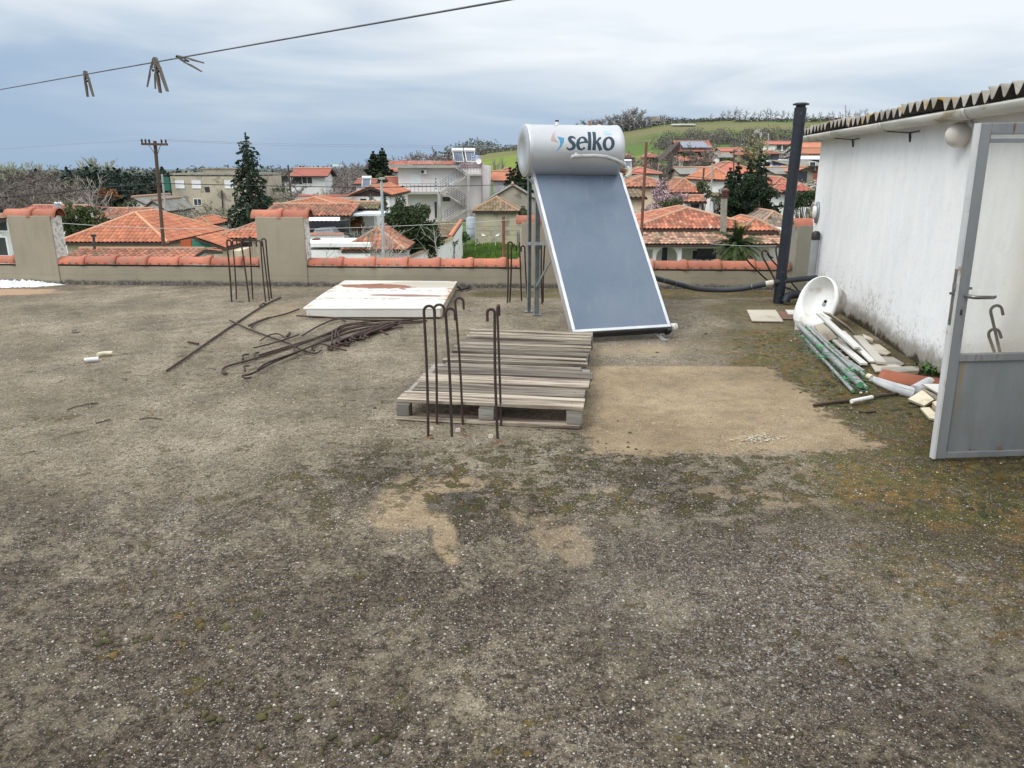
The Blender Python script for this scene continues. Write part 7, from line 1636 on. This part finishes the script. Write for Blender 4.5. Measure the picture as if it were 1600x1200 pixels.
def bare_proto(name, label, seed, h, m_, spread=(25, 60), br=(7, 5, 5, 4), lev=4, up=.15, trunk=.35, rmin=.012, rad=.14, ln=.52, jit=.16, leaf=None, group=None, cat='tree', hide=True):
    r_ = random.Random(seed); mb = MB(); cfg = dict(jit=jit, up=up, lev=lev, br=br, start=(trunk, .2, .15, .1, .1), ang=spread, len=ln, rmin=rmin)
    grow(mb, r_, Vector((0, 0, -.2)), Vector((0, 0, 1)), h*.62, rad, 0, cfg)
    T = thing(name, label, cat, (0, 0, 0), group)
    # split stem and twigs: the first tube is the trunk
    t0 = MB(); nv = 5*5; t0.v = mb.v[:nv]; t0.f = [f for f in mb.f if max(f) < nv]; k = len(t0.f); t0.m = mb.m[:k]; t0.s = mb.s[:k]; t0.r = mb.r[:k]
    c_ = MB(); c_.v = mb.v[nv:]; c_.f = [tuple(i-nv for i in f) for f in mb.f[k:]]; c_.m = mb.m[k:]; c_.s = mb.s[k:]; c_.r = mb.r[k:]
    if leaf:
        lm, n, sz = leaf; ends = [Vector(v) for v in c_.v[::3]]
        for i in range(n):
            e_ = r_.choice(ends)+rv(r_)*sz*1.5
            if e_.z < h*.25: continue
            leafq(c_, e_, sz*r_.uniform(.6, 1.3), r_, 1)
    t0.build('trunk', m_, T); c_.build('crown', [m_, leaf[0]] if leaf else m_, T)
    return T
def leafq(mb, c, s_, r_, mat_=0, flat=0.):
    a = rv(r_); b_ = rv(r_); a.z *= (1-flat); b_.z *= (1-flat); a.normalize(); b_ = (b_-a*b_.dot(a)).normalized()
    a = a*s_; b_ = b_*s_*.6
    mb.add([c-a, c-b_*.8+a*.1, c+a, c+b_], [(0, 1, 2, 3)], mat_, False, r_.random())
def crown(mb, r_, clumps, per, size, shell=.55, mat_=0, squash=1.):
    for (c, rad) in clumps:
        tone = r_.random()
        for i in range(int(per*rad*rad)):
            d_ = rv(r_); d_.z *= squash; p = Vector(c)+d_*rad*(shell+(1-shell)*r_.random())
            leafq(mb, p, size*r_.uniform(.6, 1.3), r_, mat_); mb.r[-1] = min(1, max(0, tone*.6+r_.random()*.4))
def bush_tree(name, label, base, clumps, per, size, lm, trunk_h, group=None, cat='tree', tr=.12, seed=1, bm=None):
    r_ = random.Random(seed); T = thing(name, label, cat, base, group); base = Vector(base); mb = MB(); cc = sum((Vector(c) for c, q_ in clumps), Vector())/len(clumps)
    mb.tube([base-Vector((0, 0, .3)), base+Vector((.05, 0, trunk_h*.5)), base+(cc)*.6], [tr*1.2, tr, tr*.6], 8)
    for c, q_ in clumps[:10]: mb.tube([base+Vector((0, 0, trunk_h*.6)), base+(Vector(c)+Vector((0, 0, trunk_h*.6)))*.5, base+Vector(c)], [tr*.5, tr*.35, tr*.12], 5)
    mb.build('trunk', bm or bark_g, T)
    mb = MB(); crown(mb, r_, [(base+Vector(c), q_) for c, q_ in clumps], per, size); mb.build('crown', lm, T); return T
def subclumps(r_, lobes, n, k=.42):
    """break lobes (centre, (rx,ry,rz)) into many small clumps"""
    out = []
    tot = sum(l[1][0]*l[1][1]*l[1][2] for l in lobes)
    for c, (rx, ry, rz) in lobes:
        for i in range(max(3, int(n*(rx*ry*rz)/tot))):
            d_ = rv(r_); f_ = r_.uniform(.35, .92); out.append(((c[0]+d_.x*rx*f_, c[1]+d_.y*ry*f_, c[2]+d_.z*rz*f_), min(rx, rz)*k*r_.uniform(.6, 1.2)))
    return out
def conifer(name, label, u, vt, d, rad, lm, seed, droop=.35, group=None, nlay=26, seg=.55, gap=0., size=.16, taper=1., skirt=.06, vb=None, leaves=36):
    r_ = random.Random(seed); top = D(u, vt, d); gz_ = gz(top.x, d) if vb is None else vb; base = Vector((top.x, d, gz_)); H_ = top.z-gz_
    T = thing(name, label, 'conifer', base, group); mb = MB(); mb.tube([base-Vector((0, 0, .3)), base+Vector((0, 0, H_*.5)), base+Vector((0, 0, H_))], [rad*.10+.05, rad*.06+.03, .015], 8); mb.build('trunk', bark_g, T)
    mb = MB()
    for i in range(nlay):
        k = i/(nlay-1); z = H_*(skirt+(1-skirt)*k); R0 = rad*((1-k)**taper)*r_.uniform(.78, 1.15)+.06; nb = max(4, int(9*(1-k)+4))
        if R0 < .1: R0 = .1
        for j in range(nb):
            a = 6.2832*(j+r_.random()*.8)/nb; L = R0*r_.uniform(.7, 1.12); dv = Vector((math.cos(a), math.sin(a), 0)); tone = r_.random()
            if r_.random() < gap: continue
            for q_ in range(max(4, int(leaves*L/rad))):
                f_ = r_.random()**.7; w_ = .22*L*(1.1-f_)
                p = base+dv*L*f_+Vector((0, 0, z-droop*L*f_*f_+(.10*L*f_)))+Vector((-dv.y, dv.x, 0))*r_.uniform(-w_, w_)+Vector((0, 0, -abs(r_.gauss(0, .05*rad+.02))))
                leafq(mb, p, size*r_.uniform(.6, 1.3), r_, 0, .35); mb.r[-1] = tone*.6+r_.random()*.4
    mb.build('crown', lm, T); return T
def put(proto, u, vt, d, base_h, rz, label=None, wide=1., gzo=0.):
    """place a copy so that its top reaches pixel (u, vt) at depth d"""
    t_ = D(u, vt, d); g_ = gz(t_.x, d)-.1+gzo; s_ = max(.15, (t_.z-g_)/base_h)
    return copy_tree(proto, (t_.x, d, g_), rz, (s_*wide, s_*wide, s_), label)
def first(proto, u, vt, d, base_h, label=None, wide=1.):
    t_ = D(u, vt, d); g_ = gz(t_.x, d)-.1; s_ = max(.15, (t_.z-g_)/base_h); proto.location = (t_.x, d, g_); proto.scale = (s_*wide, s_*wide, s_)
    if label: proto['label'] = label
rf_ = random.Random(21)
def height_of(T): return max(v.co.z for c in T.children for v in c.data.vertices)
def grove(protos, hs, spots, lab):
    """spots: (u, vtop, depth[, wide]); the first use of each prototype moves it"""
    for i, s_ in enumerate(spots):
        k = i % len(protos); wd = s_[3] if len(s_) > 3 else rf_.uniform(.9, 1.25)
        if protos[k].get('_used'): put(protos[k], s_[0], s_[1], s_[2], hs[k], rf_.random()*6.28, lab, wd)
        else: protos[k]['_used'] = 1; first(protos[k], s_[0], s_[1], s_[2], hs[k], lab, wd)
    for p in protos:
        if '_used' in p: del p['_used']
# hill ridge row
L1 = 'bare round crowned tree in the row along the hill ridge'; Gp = 'bare trees along the hill ridge'
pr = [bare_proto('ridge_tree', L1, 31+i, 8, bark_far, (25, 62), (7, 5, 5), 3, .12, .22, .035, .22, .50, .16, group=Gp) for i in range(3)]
hs = [height_of(p) for p in pr]
spots = [(1066, 181, 392), (1111, 176, 392)]+[(u, v, 388+rf_.uniform(-6, 6)) for u, v in ((1130, 172), (1139, 170), (1149, 167), (1157, 169), (1166, 171), (1178, 172), (1189, 172), (1198, 168), (1206, 168), (1214, 171), (1224, 171), (1232, 173), (1242, 172), (1262, 175), (1272, 176), (1283, 173), (1295, 174), (1303, 172), (1313, 174), (1326, 170), (1337, 172), (1346, 170), (1355, 168), (1366, 172), (1378, 170), (1389, 168), (1400, 169), (1412, 166), (1424, 164), (1434, 160), (1443, 158), (1452, 156), (1462, 157), (1474, 156), (1488, 154), (1503, 152), (1520, 150), (1545, 147))]
grove(pr, hs, spots, L1)
# copse left end of the ridge
L2 = 'bare tree in the dark copse at the left end of the ridge'; Gp = 'bare trees of the ridge copse'
pr = [bare_proto('copse_tree', L2, 51+i, 9, bark_far, (22, 58), (9, 6, 5, 3), 4, .1, .08, .03, .22, .5, .18, group=Gp) for i in range(2)]; hs = [height_of(p) for p in pr]
spots = [(u, v-(5 if u > 890 else 1), 372+rf_.uniform(-10, 10), 1.3) for u, v in ((905, 196), (917, 191), (928, 190), (937, 188), (947, 184), (955, 183), (962, 182), (970, 184), (977, 176), (985, 172), (992, 171), (999, 174), (1006, 179), (1013, 185), (1020, 188), (1033, 184), (1040, 183), (1046, 186), (925, 193), (941, 190), (966, 189), (981, 184), (996, 184), (1008, 187),
          (770, 238), (778, 236), (786, 233), (793, 231), (800, 228), (806, 226), (812, 224), (819, 222), (826, 220), (834, 218), (760, 240), (752, 239))]
grove(pr, hs, spots, L2)
# hillside scrub and ridge hedge, masses nobody could count
def scrubmass(name, label, spots, m_, n_per, sz, kind='stuff', seed=3):
    r_ = random.Random(seed); mb = MB()
    for (x, y, rx, rz) in spots:
        g_ = gz(x, y); tone = r_.random()
        for i in range(n_per):
            d_ = rv(r_); p = Vector((x+d_.x*rx, y+d_.y*rx*.6, g_+abs(d_.z)*rz*r_.uniform(.5, 1)))
            leafq(mb, p, sz*r_.uniform(.5, 1.3), r_); mb.r[-1] = tone*.6+r_.random()*.4
    mb.build(name, m_, label=label, kind=kind)
sp = []
for u in range(1038, 1700, 4):
    y = 376+rf_.uniform(-5, 5); x = (u-800)/F*y*1.0*(1/math.cos(PITCH))**0*.96*1.0; x = D(u, 190, y).x; sp.append((x, y, 2.4, 1.9*rf_.uniform(.6, 1.1)))
scrubmass('ridge_hedge', 'dark hedge running along the top of the hill', sp, mat('dark_hedge', (.10, .095, .08), (.065, .065, .055), .3, .95, rnd=.5), 60, .4)
sp = []
for i in range(240):
    u = rf_.uniform(1030, 1330); v = rf_.choice((rf_.uniform(200, 236), rf_.uniform(208, 234), rf_.uniform(214, 234)))
    if v < 204 and u < 1220: continue
    if u < 1075 and v < 214: continue
    lo, hi = 180., 370.
    for _ in range(18):
        mid = (lo+hi)/2; p = D(u, v, mid); 
        if p.z > gz(p.x, mid): lo = mid
        else: hi = mid
    p = D(u, v, lo); sp.append((p.x, lo, rf_.uniform(2.5, 5), rf_.uniform(1.8, 3.6)))
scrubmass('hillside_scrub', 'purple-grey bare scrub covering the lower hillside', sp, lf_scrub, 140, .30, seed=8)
sp = []
for u in range(748, 1048, 4):
    p = D(u, 200, 378); sp.append((p.x, 376+rf_.uniform(-5, 5), 3, 3.2*rf_.uniform(.6, 1.1)))
scrubmass('ridge_scrub', 'dark scrub fringe along the left shoulder of the hill', sp, lf_scrub, 90, .4, seed=9)
sp = []
for i in range(330):
    y = rf_.uniform(400, 470); sp.append((rf_.uniform(-460, -10)*y/430, y, rf_.uniform(6, 11), 9.5*rf_.uniform(.75, 1.15)))
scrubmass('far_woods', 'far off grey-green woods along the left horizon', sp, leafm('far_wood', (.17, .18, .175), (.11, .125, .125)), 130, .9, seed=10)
# thickets behind the left and the centre
L3 = 'bare brown tree in the thicket behind the left roofs'; pr = [bare_proto('thicket_tree', L3, 71+i, 9, bark_br, (18, 50), (12, 7, 5, 3), 4, .15, .03, .022, .2, .46, .2, group='bare trees of the left thicket') for i in range(2)]; hs = [height_of(p) for p in pr]
spots = [(u, v+rf_.uniform(-2, 3), d_, 1.5) for u, v, d_ in ((-30, 262, 120), (-12, 264, 120), (4, 266, 118), (14, 268, 118), (24, 264, 128), (33, 262, 122), (42, 264, 126), (52, 263, 124), (60, 266, 118), (68, 264, 128), (77, 266, 122), (86, 268, 118), (94, 272, 112), (102, 276, 108), (8, 290, 92), (30, 292, 90), (50, 292, 92), (70, 293, 90), (88, 292, 90), (108, 296, 88), (128, 298, 86), (-10, 288, 92), (20, 280, 104), (46, 279, 104), (66, 282, 100), (118, 285, 100))]
grove(pr, hs, spots, L3)
L4 = 'tall pale green-grey poplar rising behind the left thicket'; pr = [bare_proto('poplar', L4, 81, 12, bark_pop, (10, 32), (14, 7, 5, 3), 4, .3, .1, .02, .18, .42, .1, group='pale poplars behind the left thicket')]; hs = [height_of(p) for p in pr]
grove(pr, hs, [(6, 251, 170, 1.3), (18, 248, 172, 1.3), (28, 249, 170, 1.2), (47, 253, 172, 1.0), (58, 252, 172, 1.0), (70, 254, 170, 1.1), (130, 247, 200, 1.4), (141, 243, 200, 1.5), (150, 243, 200, 1.5), (159, 246, 200, 1.4), (206, 262, 210, 1.5), (216, 263, 210, 1.5), (268, 263, 210, 1.5), (300, 262, 215, 1.5)], L4)
L5 = 'dark green pine in the belt left of the utility pole'
k_ = 0
for (u, vt, d_, rr_) in ((103, 262, 140, 2.2), (112, 266, 138, 2.4), (122, 264, 142, 2.2), (135, 258, 140, 2.0), (141, 256, 138, 1.8), (150, 264, 138, 2.4), (168, 260, 140, 2.8), (178, 261, 136, 2.8), (186, 262, 138, 2.6), (196, 267, 136, 2.6), (207, 266, 138, 2.6), (218, 268, 134, 2.4), (229, 268, 136, 2.4), (239, 270, 134, 2.2), (128, 272, 132, 2.6), (160, 272, 130, 2.8), (190, 274, 130, 3.), (212, 276, 128, 2.6), (252, 259, 150, 2.2), (256, 266, 148, 2.4), (277, 261, 150, 2.6), (262, 270, 146, 2.0), (290, 267, 160, 2.2), (305, 266, 160, 2.4), (55, 262, 135, 1.6), (27, 268, 130, 1.6), (86, 268, 128, 1.8)):
    if k_ < 3: 
        conifer('pine_tree', L5, u, vt, d_, rr_*1.5, lf_pine, 90+k_, .1, 'pines of the belt left of the utility pole', 15, size=.30, taper=.34, skirt=.15, leaves=22); pass
        if k_ == 0: pr = []
        pr.append([o for o in scene.objects if o.name.startswith('pine_tree') and o.parent is None][-1]); hs_ = [height_of(p) for p in pr]
    else: put(pr[k_ % 3], u, vt, d_, hs_[k_ % 3], rf_.random()*6, L5, rf_.uniform(.9, 1.25))
    k_ += 1
# centre woods
L6 = 'bare grey-brown tree in the woods behind the centre houses'; pr = [bare_proto('bare_tree', L6, 101+i, 9, mat('grey_wood_twigs', (.28, .245, .23), (.20, .175, .165), .3, .95, rnd=.4), (20, 55), (11, 6, 5, 3), 4, .15, .08, .022, .2, .48, .18, group='bare trees behind the centre houses') for i in range(2)]; hs = [height_of(p) for p in pr]
spots = []
for u in range(408, 760, 9):
    v = pl([(400, 266), (430, 263), (500, 258), (540, 254), (560, 250), (600, 245), (630, 238), (645, 233), (660, 236), (680, 240), (700, 229), (710, 231), (725, 243), (745, 247), (770, 248)], u)
    spots.append((u+rf_.uniform(-3, 3), v+rf_.uniform(-2, 4), rf_.uniform(135, 190), 1.4))
for u in range(412, 600, 13): spots.append((u, rf_.uniform(272, 282), rf_.uniform(100, 118), 1.5))
for u in range(505, 560, 11): spots.append((u, rf_.uniform(284, 292), rf_.uniform(82, 92), 1.6))
for u in range(250, 370, 12): spots.append((u, rf_.uniform(263, 268), rf_.uniform(150, 190), 1.5))
grove(pr, hs, spots, L6)
# scrub below the tan block
L7 = 'low grey leafless shrub at the foot of the tan block'; pr = [bare_proto('leafless_shrub', L7, 121+i, 4, mat('olive_grey_twigs', (.28, .265, .20), (.20, .185, .145), .4, .95, rnd=.4), (20, 65), (14, 6, 4, 3), 4, .1, .02, .014, .10, .5, .2, group='leafless shrubs below the tan block', cat='shrub') for i in range(2)]; hs = [height_of(p) for p in pr]
grove(pr, hs, [(u, v+rf_.uniform(-4, 4), d_, 1.6) for u, v, d_ in ((268, 322, 80), (280, 326, 78), (292, 324, 80), (303, 322, 82), (314, 314, 84), (325, 312, 84), (336, 318, 80), (347, 322, 78), (358, 326, 76), (340, 330, 70), (318, 330, 70), (328, 326, 72), (352, 332, 68), (300, 332, 70), (258, 318, 82), (410, 296, 95), (425, 300, 92), (470, 298, 88), (485, 296, 88), (500, 298, 86), (520, 297, 84), (538, 300, 80), (440, 303, 80))], L7)
# rusty shrub, dark bush and pale tree behind the left roofs
def lobes_tree(name, label, u, d, lobes_px, n, per, size, lm, seed, group=None, k=.42, vb=None, cat='tree', tr=.12, depthk=.9):
    """lobes_px: (u, v, ru, rv) ellipses in pixels at depth d"""
    b0 = D(u, 300, d); g_ = gz(b0.x, d) if vb is None else vb; base = Vector((b0.x, d, g_)); s_ = d/F*1.0; L = []
    for (lu, lv, ru, rw) in lobes_px: c = D(lu, lv, d); L.append(((c.x-base.x, 0, c.z-base.z), (ru*s_, max(ru, rw)*s_*depthk, rw*s_)))
    r_ = random.Random(seed); return bush_tree(name, label, base, subclumps(r_, L, n, k), per, size, lm, L[0][0][2]*.6, group, cat, tr, seed)
lobes_tree('evergreen_bush', 'dark green loquat-like bush behind the left pier and the orange roof', 122, 50, [(122, 338, 30, 22), (105, 345, 20, 22), (140, 350, 28, 20), (165, 355, 22, 14), (118, 365, 34, 16)], 70, 900, .085, lf_bush, 5)
lobes_tree('rusty_shrub', 'rust-brown leafy shrub above the weathered left roof', 165, 74, [(165, 300, 14, 9), (180, 306, 10, 7)], 24, 500, .10, lf_rust, 6, cat='shrub')
lobes_tree('ivy_mound', 'dark ivy mound against the grey roofed barns', 205, 70, [(208, 326, 13, 12), (190, 320, 10, 7)], 24, 600, .10, lf_dark, 7, cat='shrub')
p = bare_proto('pale_bare_tree', 'whitish bare tree rising in front of the dark pines at left', 131, 9, bark_pale, (20, 48), (6, 4, 4), 3, .18, .35, .018, .10, .55, .14); first(p, 142, 262, 56, height_of(p), None, 1.0)
p = bare_proto('pale_bare_tree', 'second pale bare tree with spreading branches right of the dark bush', 133, 7, bark_pale, (35, 70), (6, 4, 4), 3, .05, .3, .016, .09, .6, .14); first(p, 172, 300, 54, height_of(p), None, 1.3)
# tall spruce
conifer('tall_spruce', 'tall dark spruce with drooping branches beside the tan block', 383, 207, 62, 2.75, lf_spr, 7, .40, None, 32, size=.13, taper=.66, gap=.04, leaves=120, skirt=.05)
conifer('conifer', 'left one of the two dark conifers behind the dark gable house', 583, 237, 105, 2.6, lf_cyp, 11, .1, 'pair of dark conifers left of the pink house', 24, size=.24, taper=.6, leaves=90)
conifer('conifer', 'right and more pointed of the two dark conifers left of the pink house', 597, 232, 106, 2.4, lf_cyp, 12, .1, 'pair of dark conifers left of the pink house', 24, size=.24, taper=.6, leaves=90)
lobes_tree('dark_shrub', 'dark bush in front of the pair of conifers', 595, 92, [(596, 286, 12, 14)], 20, 400, .13, lf_bush, 13, cat='shrub')
lobes_tree('small_olive_tree', 'small round grey-green olive by the white wall of the dark gable house', 581, 60, [(582, 318, 9, 11)], 26, 900, .075, lf_olive, 14)
lobes_tree('small_evergreen', 'slim dark evergreen right of the small olive', 598, 58, [(599, 318, 7, 14), (600, 335, 8, 12)], 26, 900, .08, lf_dark, 15)
lobes_tree('big_evergreen_tree', 'big dark green spreading evergreen in front of the pink house', 640, 47, [(630, 322, 18, 20), (624, 350, 30, 26), (655, 352, 28, 28), (668, 372, 24, 28), (640, 380, 44, 28), (600, 366, 18, 18)], 190, 1100, .085, lf_dark, 16, tr=.2)
lobes_tree('red_brown_hedge', 'rust-brown creeper under the pale canopy', 558, 54.5, [(556, 350, 18, 12), (572, 356, 12, 8)], 34, 700, .08, lf_rust, 17, cat='shrub')
lobes_tree('dark_hedge_bush', 'dark bush between the porch and the rust-brown creeper', 537, 51, [(537, 356, 9, 12), (545, 368, 12, 6)], 22, 800, .08, lf_bush, 18, cat='shrub')
# leafless shrubs close beyond the parapet
pr = []
for i, (u, vt, d_, wd, lab) in enumerate(((612, 338, 32, 1.5, 'leafless pale branched shrub left of the street lamp base'), (648, 325, 34, 1.4, 'tall leafless pale tree in front of the dark evergreen'), (680, 345, 33, 1.5, 'leafless tree with branches reaching right over the diagonal wall'), (560, 352, 31, 1.3, 'thin leafless shrub in front of the white flat annex'))):
    p = bare_proto('leafless_tree', lab, 140+i, 6, bark_pale, (22, 58), (6, 4, 3), 3, .12, .1, .007, .036, .62, .13, group='leafless trees just beyond the parapet'); first(p, u, vt, d_, height_of(p), None, wd)
lobes_tree('grey_shrub', 'grey-green shrub leaning on the diagonal white wall', 706, 54, [(706, 382, 10, 8), (715, 378, 8, 6)], 20, 700, .07, lf_olive, 19, cat='shrub')
# plot greens
L = []; r_ = random.Random(2); mb = MB()
for i in range(15000):
    y = r_.uniform(50, 67); x0, x1 = D(640, 400, y).x+(y-54)*.32, D(822, 400, y).x; x = r_.uniform(x0, x1); g_ = gz(x, y); tall = (.16+.38*max(0, mnoise.noise(Vector((x*.35, y*.35, 0)))+.1))*(1.5 if y > 62 else 1); a = r_.random()*3.14; w_ = r_.uniform(.03, .07); dx, dy = math.cos(a)*w_, math.sin(a)*w_; tx, ty = r_.gauss(0, .06), r_.gauss(0, .06)
    mb.add([(x-dx, y-dy, g_-.05), (x+dx, y+dy, g_-.05), (x+tx, y+ty, g_+tall*r_.uniform(.5, 1.1))], [(0, 1, 2)], 0, False, r_.random())
mb.build('tall_grass', mat('plot_grass', (.13, .22, .03), (.07, .14, .025), .35, .8, rnd=.4, world=True), label='tall bright green grass growing on the fenced plot', kind='stuff')
lobes_tree('nettle_clump', 'dark green weeds growing below the water tank', 728, 62, [(728, 371, 9, 9), (740, 377, 10, 4)], 24, 900, .07, leafm('nettle_leaf', (.05, .13, .03), (.03, .08, .02)), 20, cat='weeds', tr=.02)
lobes_tree('plot_shrub', 'small dark shrub right of the plot shed, behind the third pier', 815, 66, [(816, 332, 8, 12)], 18, 800, .09, lf_bush, 21, cat='shrub')
conifer('conifer', 'dark conifer half hidden behind the left end of the heater tank', 811, 248, 96, 2.6, lf_cyp, 22, .15, None, 16, size=.22, taper=.7, leaves=60)
conifer('conifer', 'smaller dark conifer left of the heater tank, by the orange roof', 797, 262, 98, 1.8, lf_cyp, 23, .15, None, 14, size=.2, taper=.7, leaves=50)
L8 = 'thin leafless poplar on the bright green field of the hill'; pr = [bare_proto('field_tree', L8, 151, 8, bark_far, (12, 34), (9, 5, 3), 3, .25, .1, .02, .10, .45, .1, group='thin trees on the bright hill field')]; hs = [height_of(p) for p in pr]
grove(pr, hs, [(771, 247, 170, 1.), (777, 245, 172, 1.), (783, 243, 174, 1.), (788, 249, 176, 1.)], L8)
# right side bare trees
L9 = 'bare tree among the roofs on the right slope'; pr = [bare_proto('village_tree', L9, 161+i, 8, bark_br, (22, 60), (10, 6, 5, 3), 4, .12, .12, .02, .17, .5, .18, group='bare trees among the roofs on the right slope') for i in range(2)]; hs = [height_of(p) for p in pr]
grove(pr, hs, [(978, 240, 125, 1.3), (986, 234, 122, 1.3), (994, 238, 122, 1.3), (1000, 246, 110, 1.3), (1022, 244, 115, 1.3), (1032, 236, 112, 1.3), (1040, 234, 112, 1.4), (1048, 240, 110, 1.4), (1056, 246, 108, 1.3), (1042, 256, 100, 1.5), (1030, 258, 100, 1.5), (1052, 262, 98, 1.4), (1092, 222, 128, 1.5), (1100, 224, 126, 1.3), (1128, 236, 150, 1.4), (1160, 238, 130, 1.3), (1205, 226, 170, 1.4), (1220, 228, 160, 1.3), (1228, 236, 150, 1.3), (1256, 226, 200, 1.4), (990, 258, 105, 1.4), (1012, 262, 100, 1.3), (1250, 240, 150, 1.2), (1066, 236, 150, 1.2), (1140, 222, 210, 1.6), (1112, 228, 190, 1.5), (1176, 228, 160, 1.4)], L9)
p = bare_proto('budding_tree', 'tall yellowish green budding tree above the cypresses', 171, 9, bark_yel, (12, 40), (14, 7, 5, 4), 4, .22, .08, .022, .16, .46, .14, leaf=(leafm('bud_leaf', (.26, .26, .12), (.19, .20, .09)), 1500, .10)); first(p, 1183, 207, 105, height_of(p), None, 1.25)
p = bare_proto('almond_tree', 'pink flowering almond tree left of the tall white house', 181, 6, bark_g, (25, 62), (11, 7, 5, 4), 4, .1, .12, .012, .10, .48, .16, leaf=(lf_pink, 6500, .055)); first(p, 1033, 277, 58, height_of(p), None, 1.12)
p = bare_proto('blossom_bush', 'small cream flowering bush right of the black flue', 183, 4, bark_g, (25, 65), (10, 6, 4), 3, .1, .05, .015, .08, .5, .18, leaf=(lf_wht, 1300, .09)); first(p, 1263, 279, 78, height_of(p), None, 1.3)
p = bare_proto('white_flowering_tree', 'tiny white flowering tree high on the hillside', 185, 5, bark_g, (25, 65), (8, 5, 4), 3, .1, .05, .03, .1, .5, .18, leaf=(lf_wht, 700, .22)); first(p, 1187, 200, 300, height_of(p), None, 1.2)
lobes_tree('olive_bush', 'olive green bush at the right foot of the almond tree', 1052, 53, [(1050, 318, 17, 10), (1062, 316, 9, 8), (1040, 322, 12, 8)], 40, 900, .07, lf_bush, 24, cat='shrub')
lobes_tree('evergreen_bush', 'dark green bush left of the tall white house wall', 1100, 66, [(1098, 290, 11, 12), (1104, 302, 9, 9)], 30, 700, .09, lf_olive, 25, cat='shrub')
lobes_tree('evergreen_bush', 'grey-green bush in front of the tall white house', 1124, 60, [(1122, 313, 12, 6), (1132, 316, 8, 5)], 22, 800, .08, lf_olive, 26, cat='shrub')
# cypress group
Gc = 'dark cypresses behind the chimney cowl'
for i, (u, vt, d_, rr_, lab) in enumerate(((1142, 262, 60, 1.0, 'leftmost cypress of the dark group, behind the chimney cowl'), (1154, 254, 61, 1.15, 'second cypress from the left in the dark group'), (1173, 249, 60, 1.35, 'third cypress of the dark group, just left of the tallest'), (1190, 235, 60, 1.55, 'tallest cypress of the dark group with a pointed top'))):
    conifer('cypress', lab, u, vt, d_, rr_*1.1, lf_cyp, 30+i, .45, Gc, 24, size=.12, taper=.55, leaves=75, skirt=.12)
lobes_tree('spreading_cypress', 'low spreading dark evergreen at the right side of the cypress group', 1195, 58, [(1180, 300, 26, 24), (1205, 300, 12, 18), (1145, 305, 22, 18), (1160, 320, 34, 16), (1200, 325, 24, 12), (1135, 300, 12, 10)], 170, 950, .085, lf_cyp, 35, Gc)
lobes_tree('evergreen_bush', 'dark bushes between the black flue and the shed', 1258, 60, [(1250, 312, 14, 16), (1268, 306, 12, 16), (1235, 322, 16, 10)], 60, 900, .085, lf_dark, 36, cat='shrub')
for i, (u, v, d_, ru, rw, lm, lab) in enumerate(((1218, 262, 98, 10, 3, lf_dark, 'dark low bush beside the blue tarp'), (1195, 250, 118, 14, 5, lf_olive, 'grey green bush by the parked cars on the slope'), (1070, 243, 135, 8, 3, lf_bush, 'dark green bush before the barn with solar panels'), (1138, 249, 130, 10, 3, lf_bush, 'dark bush right of the small white gabled house'), (1022, 251, 110, 8, 3, lf_bush, 'small green bush right of the rusty pole'), (420, 312, 72, 12, 6, lf_bush, 'green bush below the spruce on its right'), (345, 345, 66, 20, 6, lf_bush, 'low dark bush behind the orange hip house'), (440, 296, 98, 14, 4, lf_olive, 'grey-green bush at the foot of the white split roof house'), (1240, 252, 120, 8, 4, lf_dark, 'dark bush just right of the black flue on the slope'))):
    lobes_tree('round_bush', lab, u, d_, [(u, v, ru, rw)], 22, 300, .15, lm, 40+i, 'scattered bushes among the houses', cat='shrub', tr=.04)
# palm
pc_ = D(1150, 388, 40); g_ = gz(pc_.x, 40); T = thing('palm_tree', 'bushy fan palm with some yellow fronds before the arched porch', 'palm', (pc_.x, 40, g_)); r_ = random.Random(9)
mb = MB(); n = 14; mb.tube([Vector((pc_.x, 40, g_-.2+(pc_.z-g_)*i/n)) for i in range(n+1)], [.20+.03*(i % 2) for i in range(n+1)], 12); mb.build('trunk', mat('palm_trunk', (.13, .10, .07), (.08, .06, .045), 8, .95, .5, 30), T)
pg = leafm('palm_frond', (.060, .085, .026), (.035, .055, .02)); py2 = leafm('dry_palm_frond', (.26, .20, .06), (.19, .14, .05))
mb = MB()
for i in range(150):
    a = r_.random()*6.28; el = R(r_.uniform(-55, 85)); L = r_.uniform(.95, 1.55); dv = Vector((math.cos(a)*math.cos(el), math.sin(a)*math.cos(el), math.sin(el))); mt = 1 if (el < R(-15) and r_.random() < .65) or r_.random() < .08 else 0
    pts = []; p = Vector(pc_)+dv*.15; dd_ = dv.copy()
    for k in range(7): pts.append(p.copy()); dd_ = (dd_+Vector((0, 0, -.24))).normalized(); p = p+dd_*L/6
    mb.tube(pts, .014, 4, mt, False); side = dv.cross(Vector((0, 0, 1))).normalized()
    for k in range(1, 7):
        for q_ in range(5):
            for sg in (-1, 1):
                b_ = pts[k-1].lerp(pts[k], q_/5); ln = .42*(1-.09*k)*r_.uniform(.8, 1.1); t_ = (pts[k]-pts[k-1]).normalized(); e_ = b_+(side*sg*.75+t_*.6+Vector((0, 0, -.30))).normalized()*ln; w_ = t_*.022
                mb.add([b_-w_, b_+w_, e_], [(0, 1, 2)], mt, False, r_.random())
mb.build('crown', [pg, py2], T)
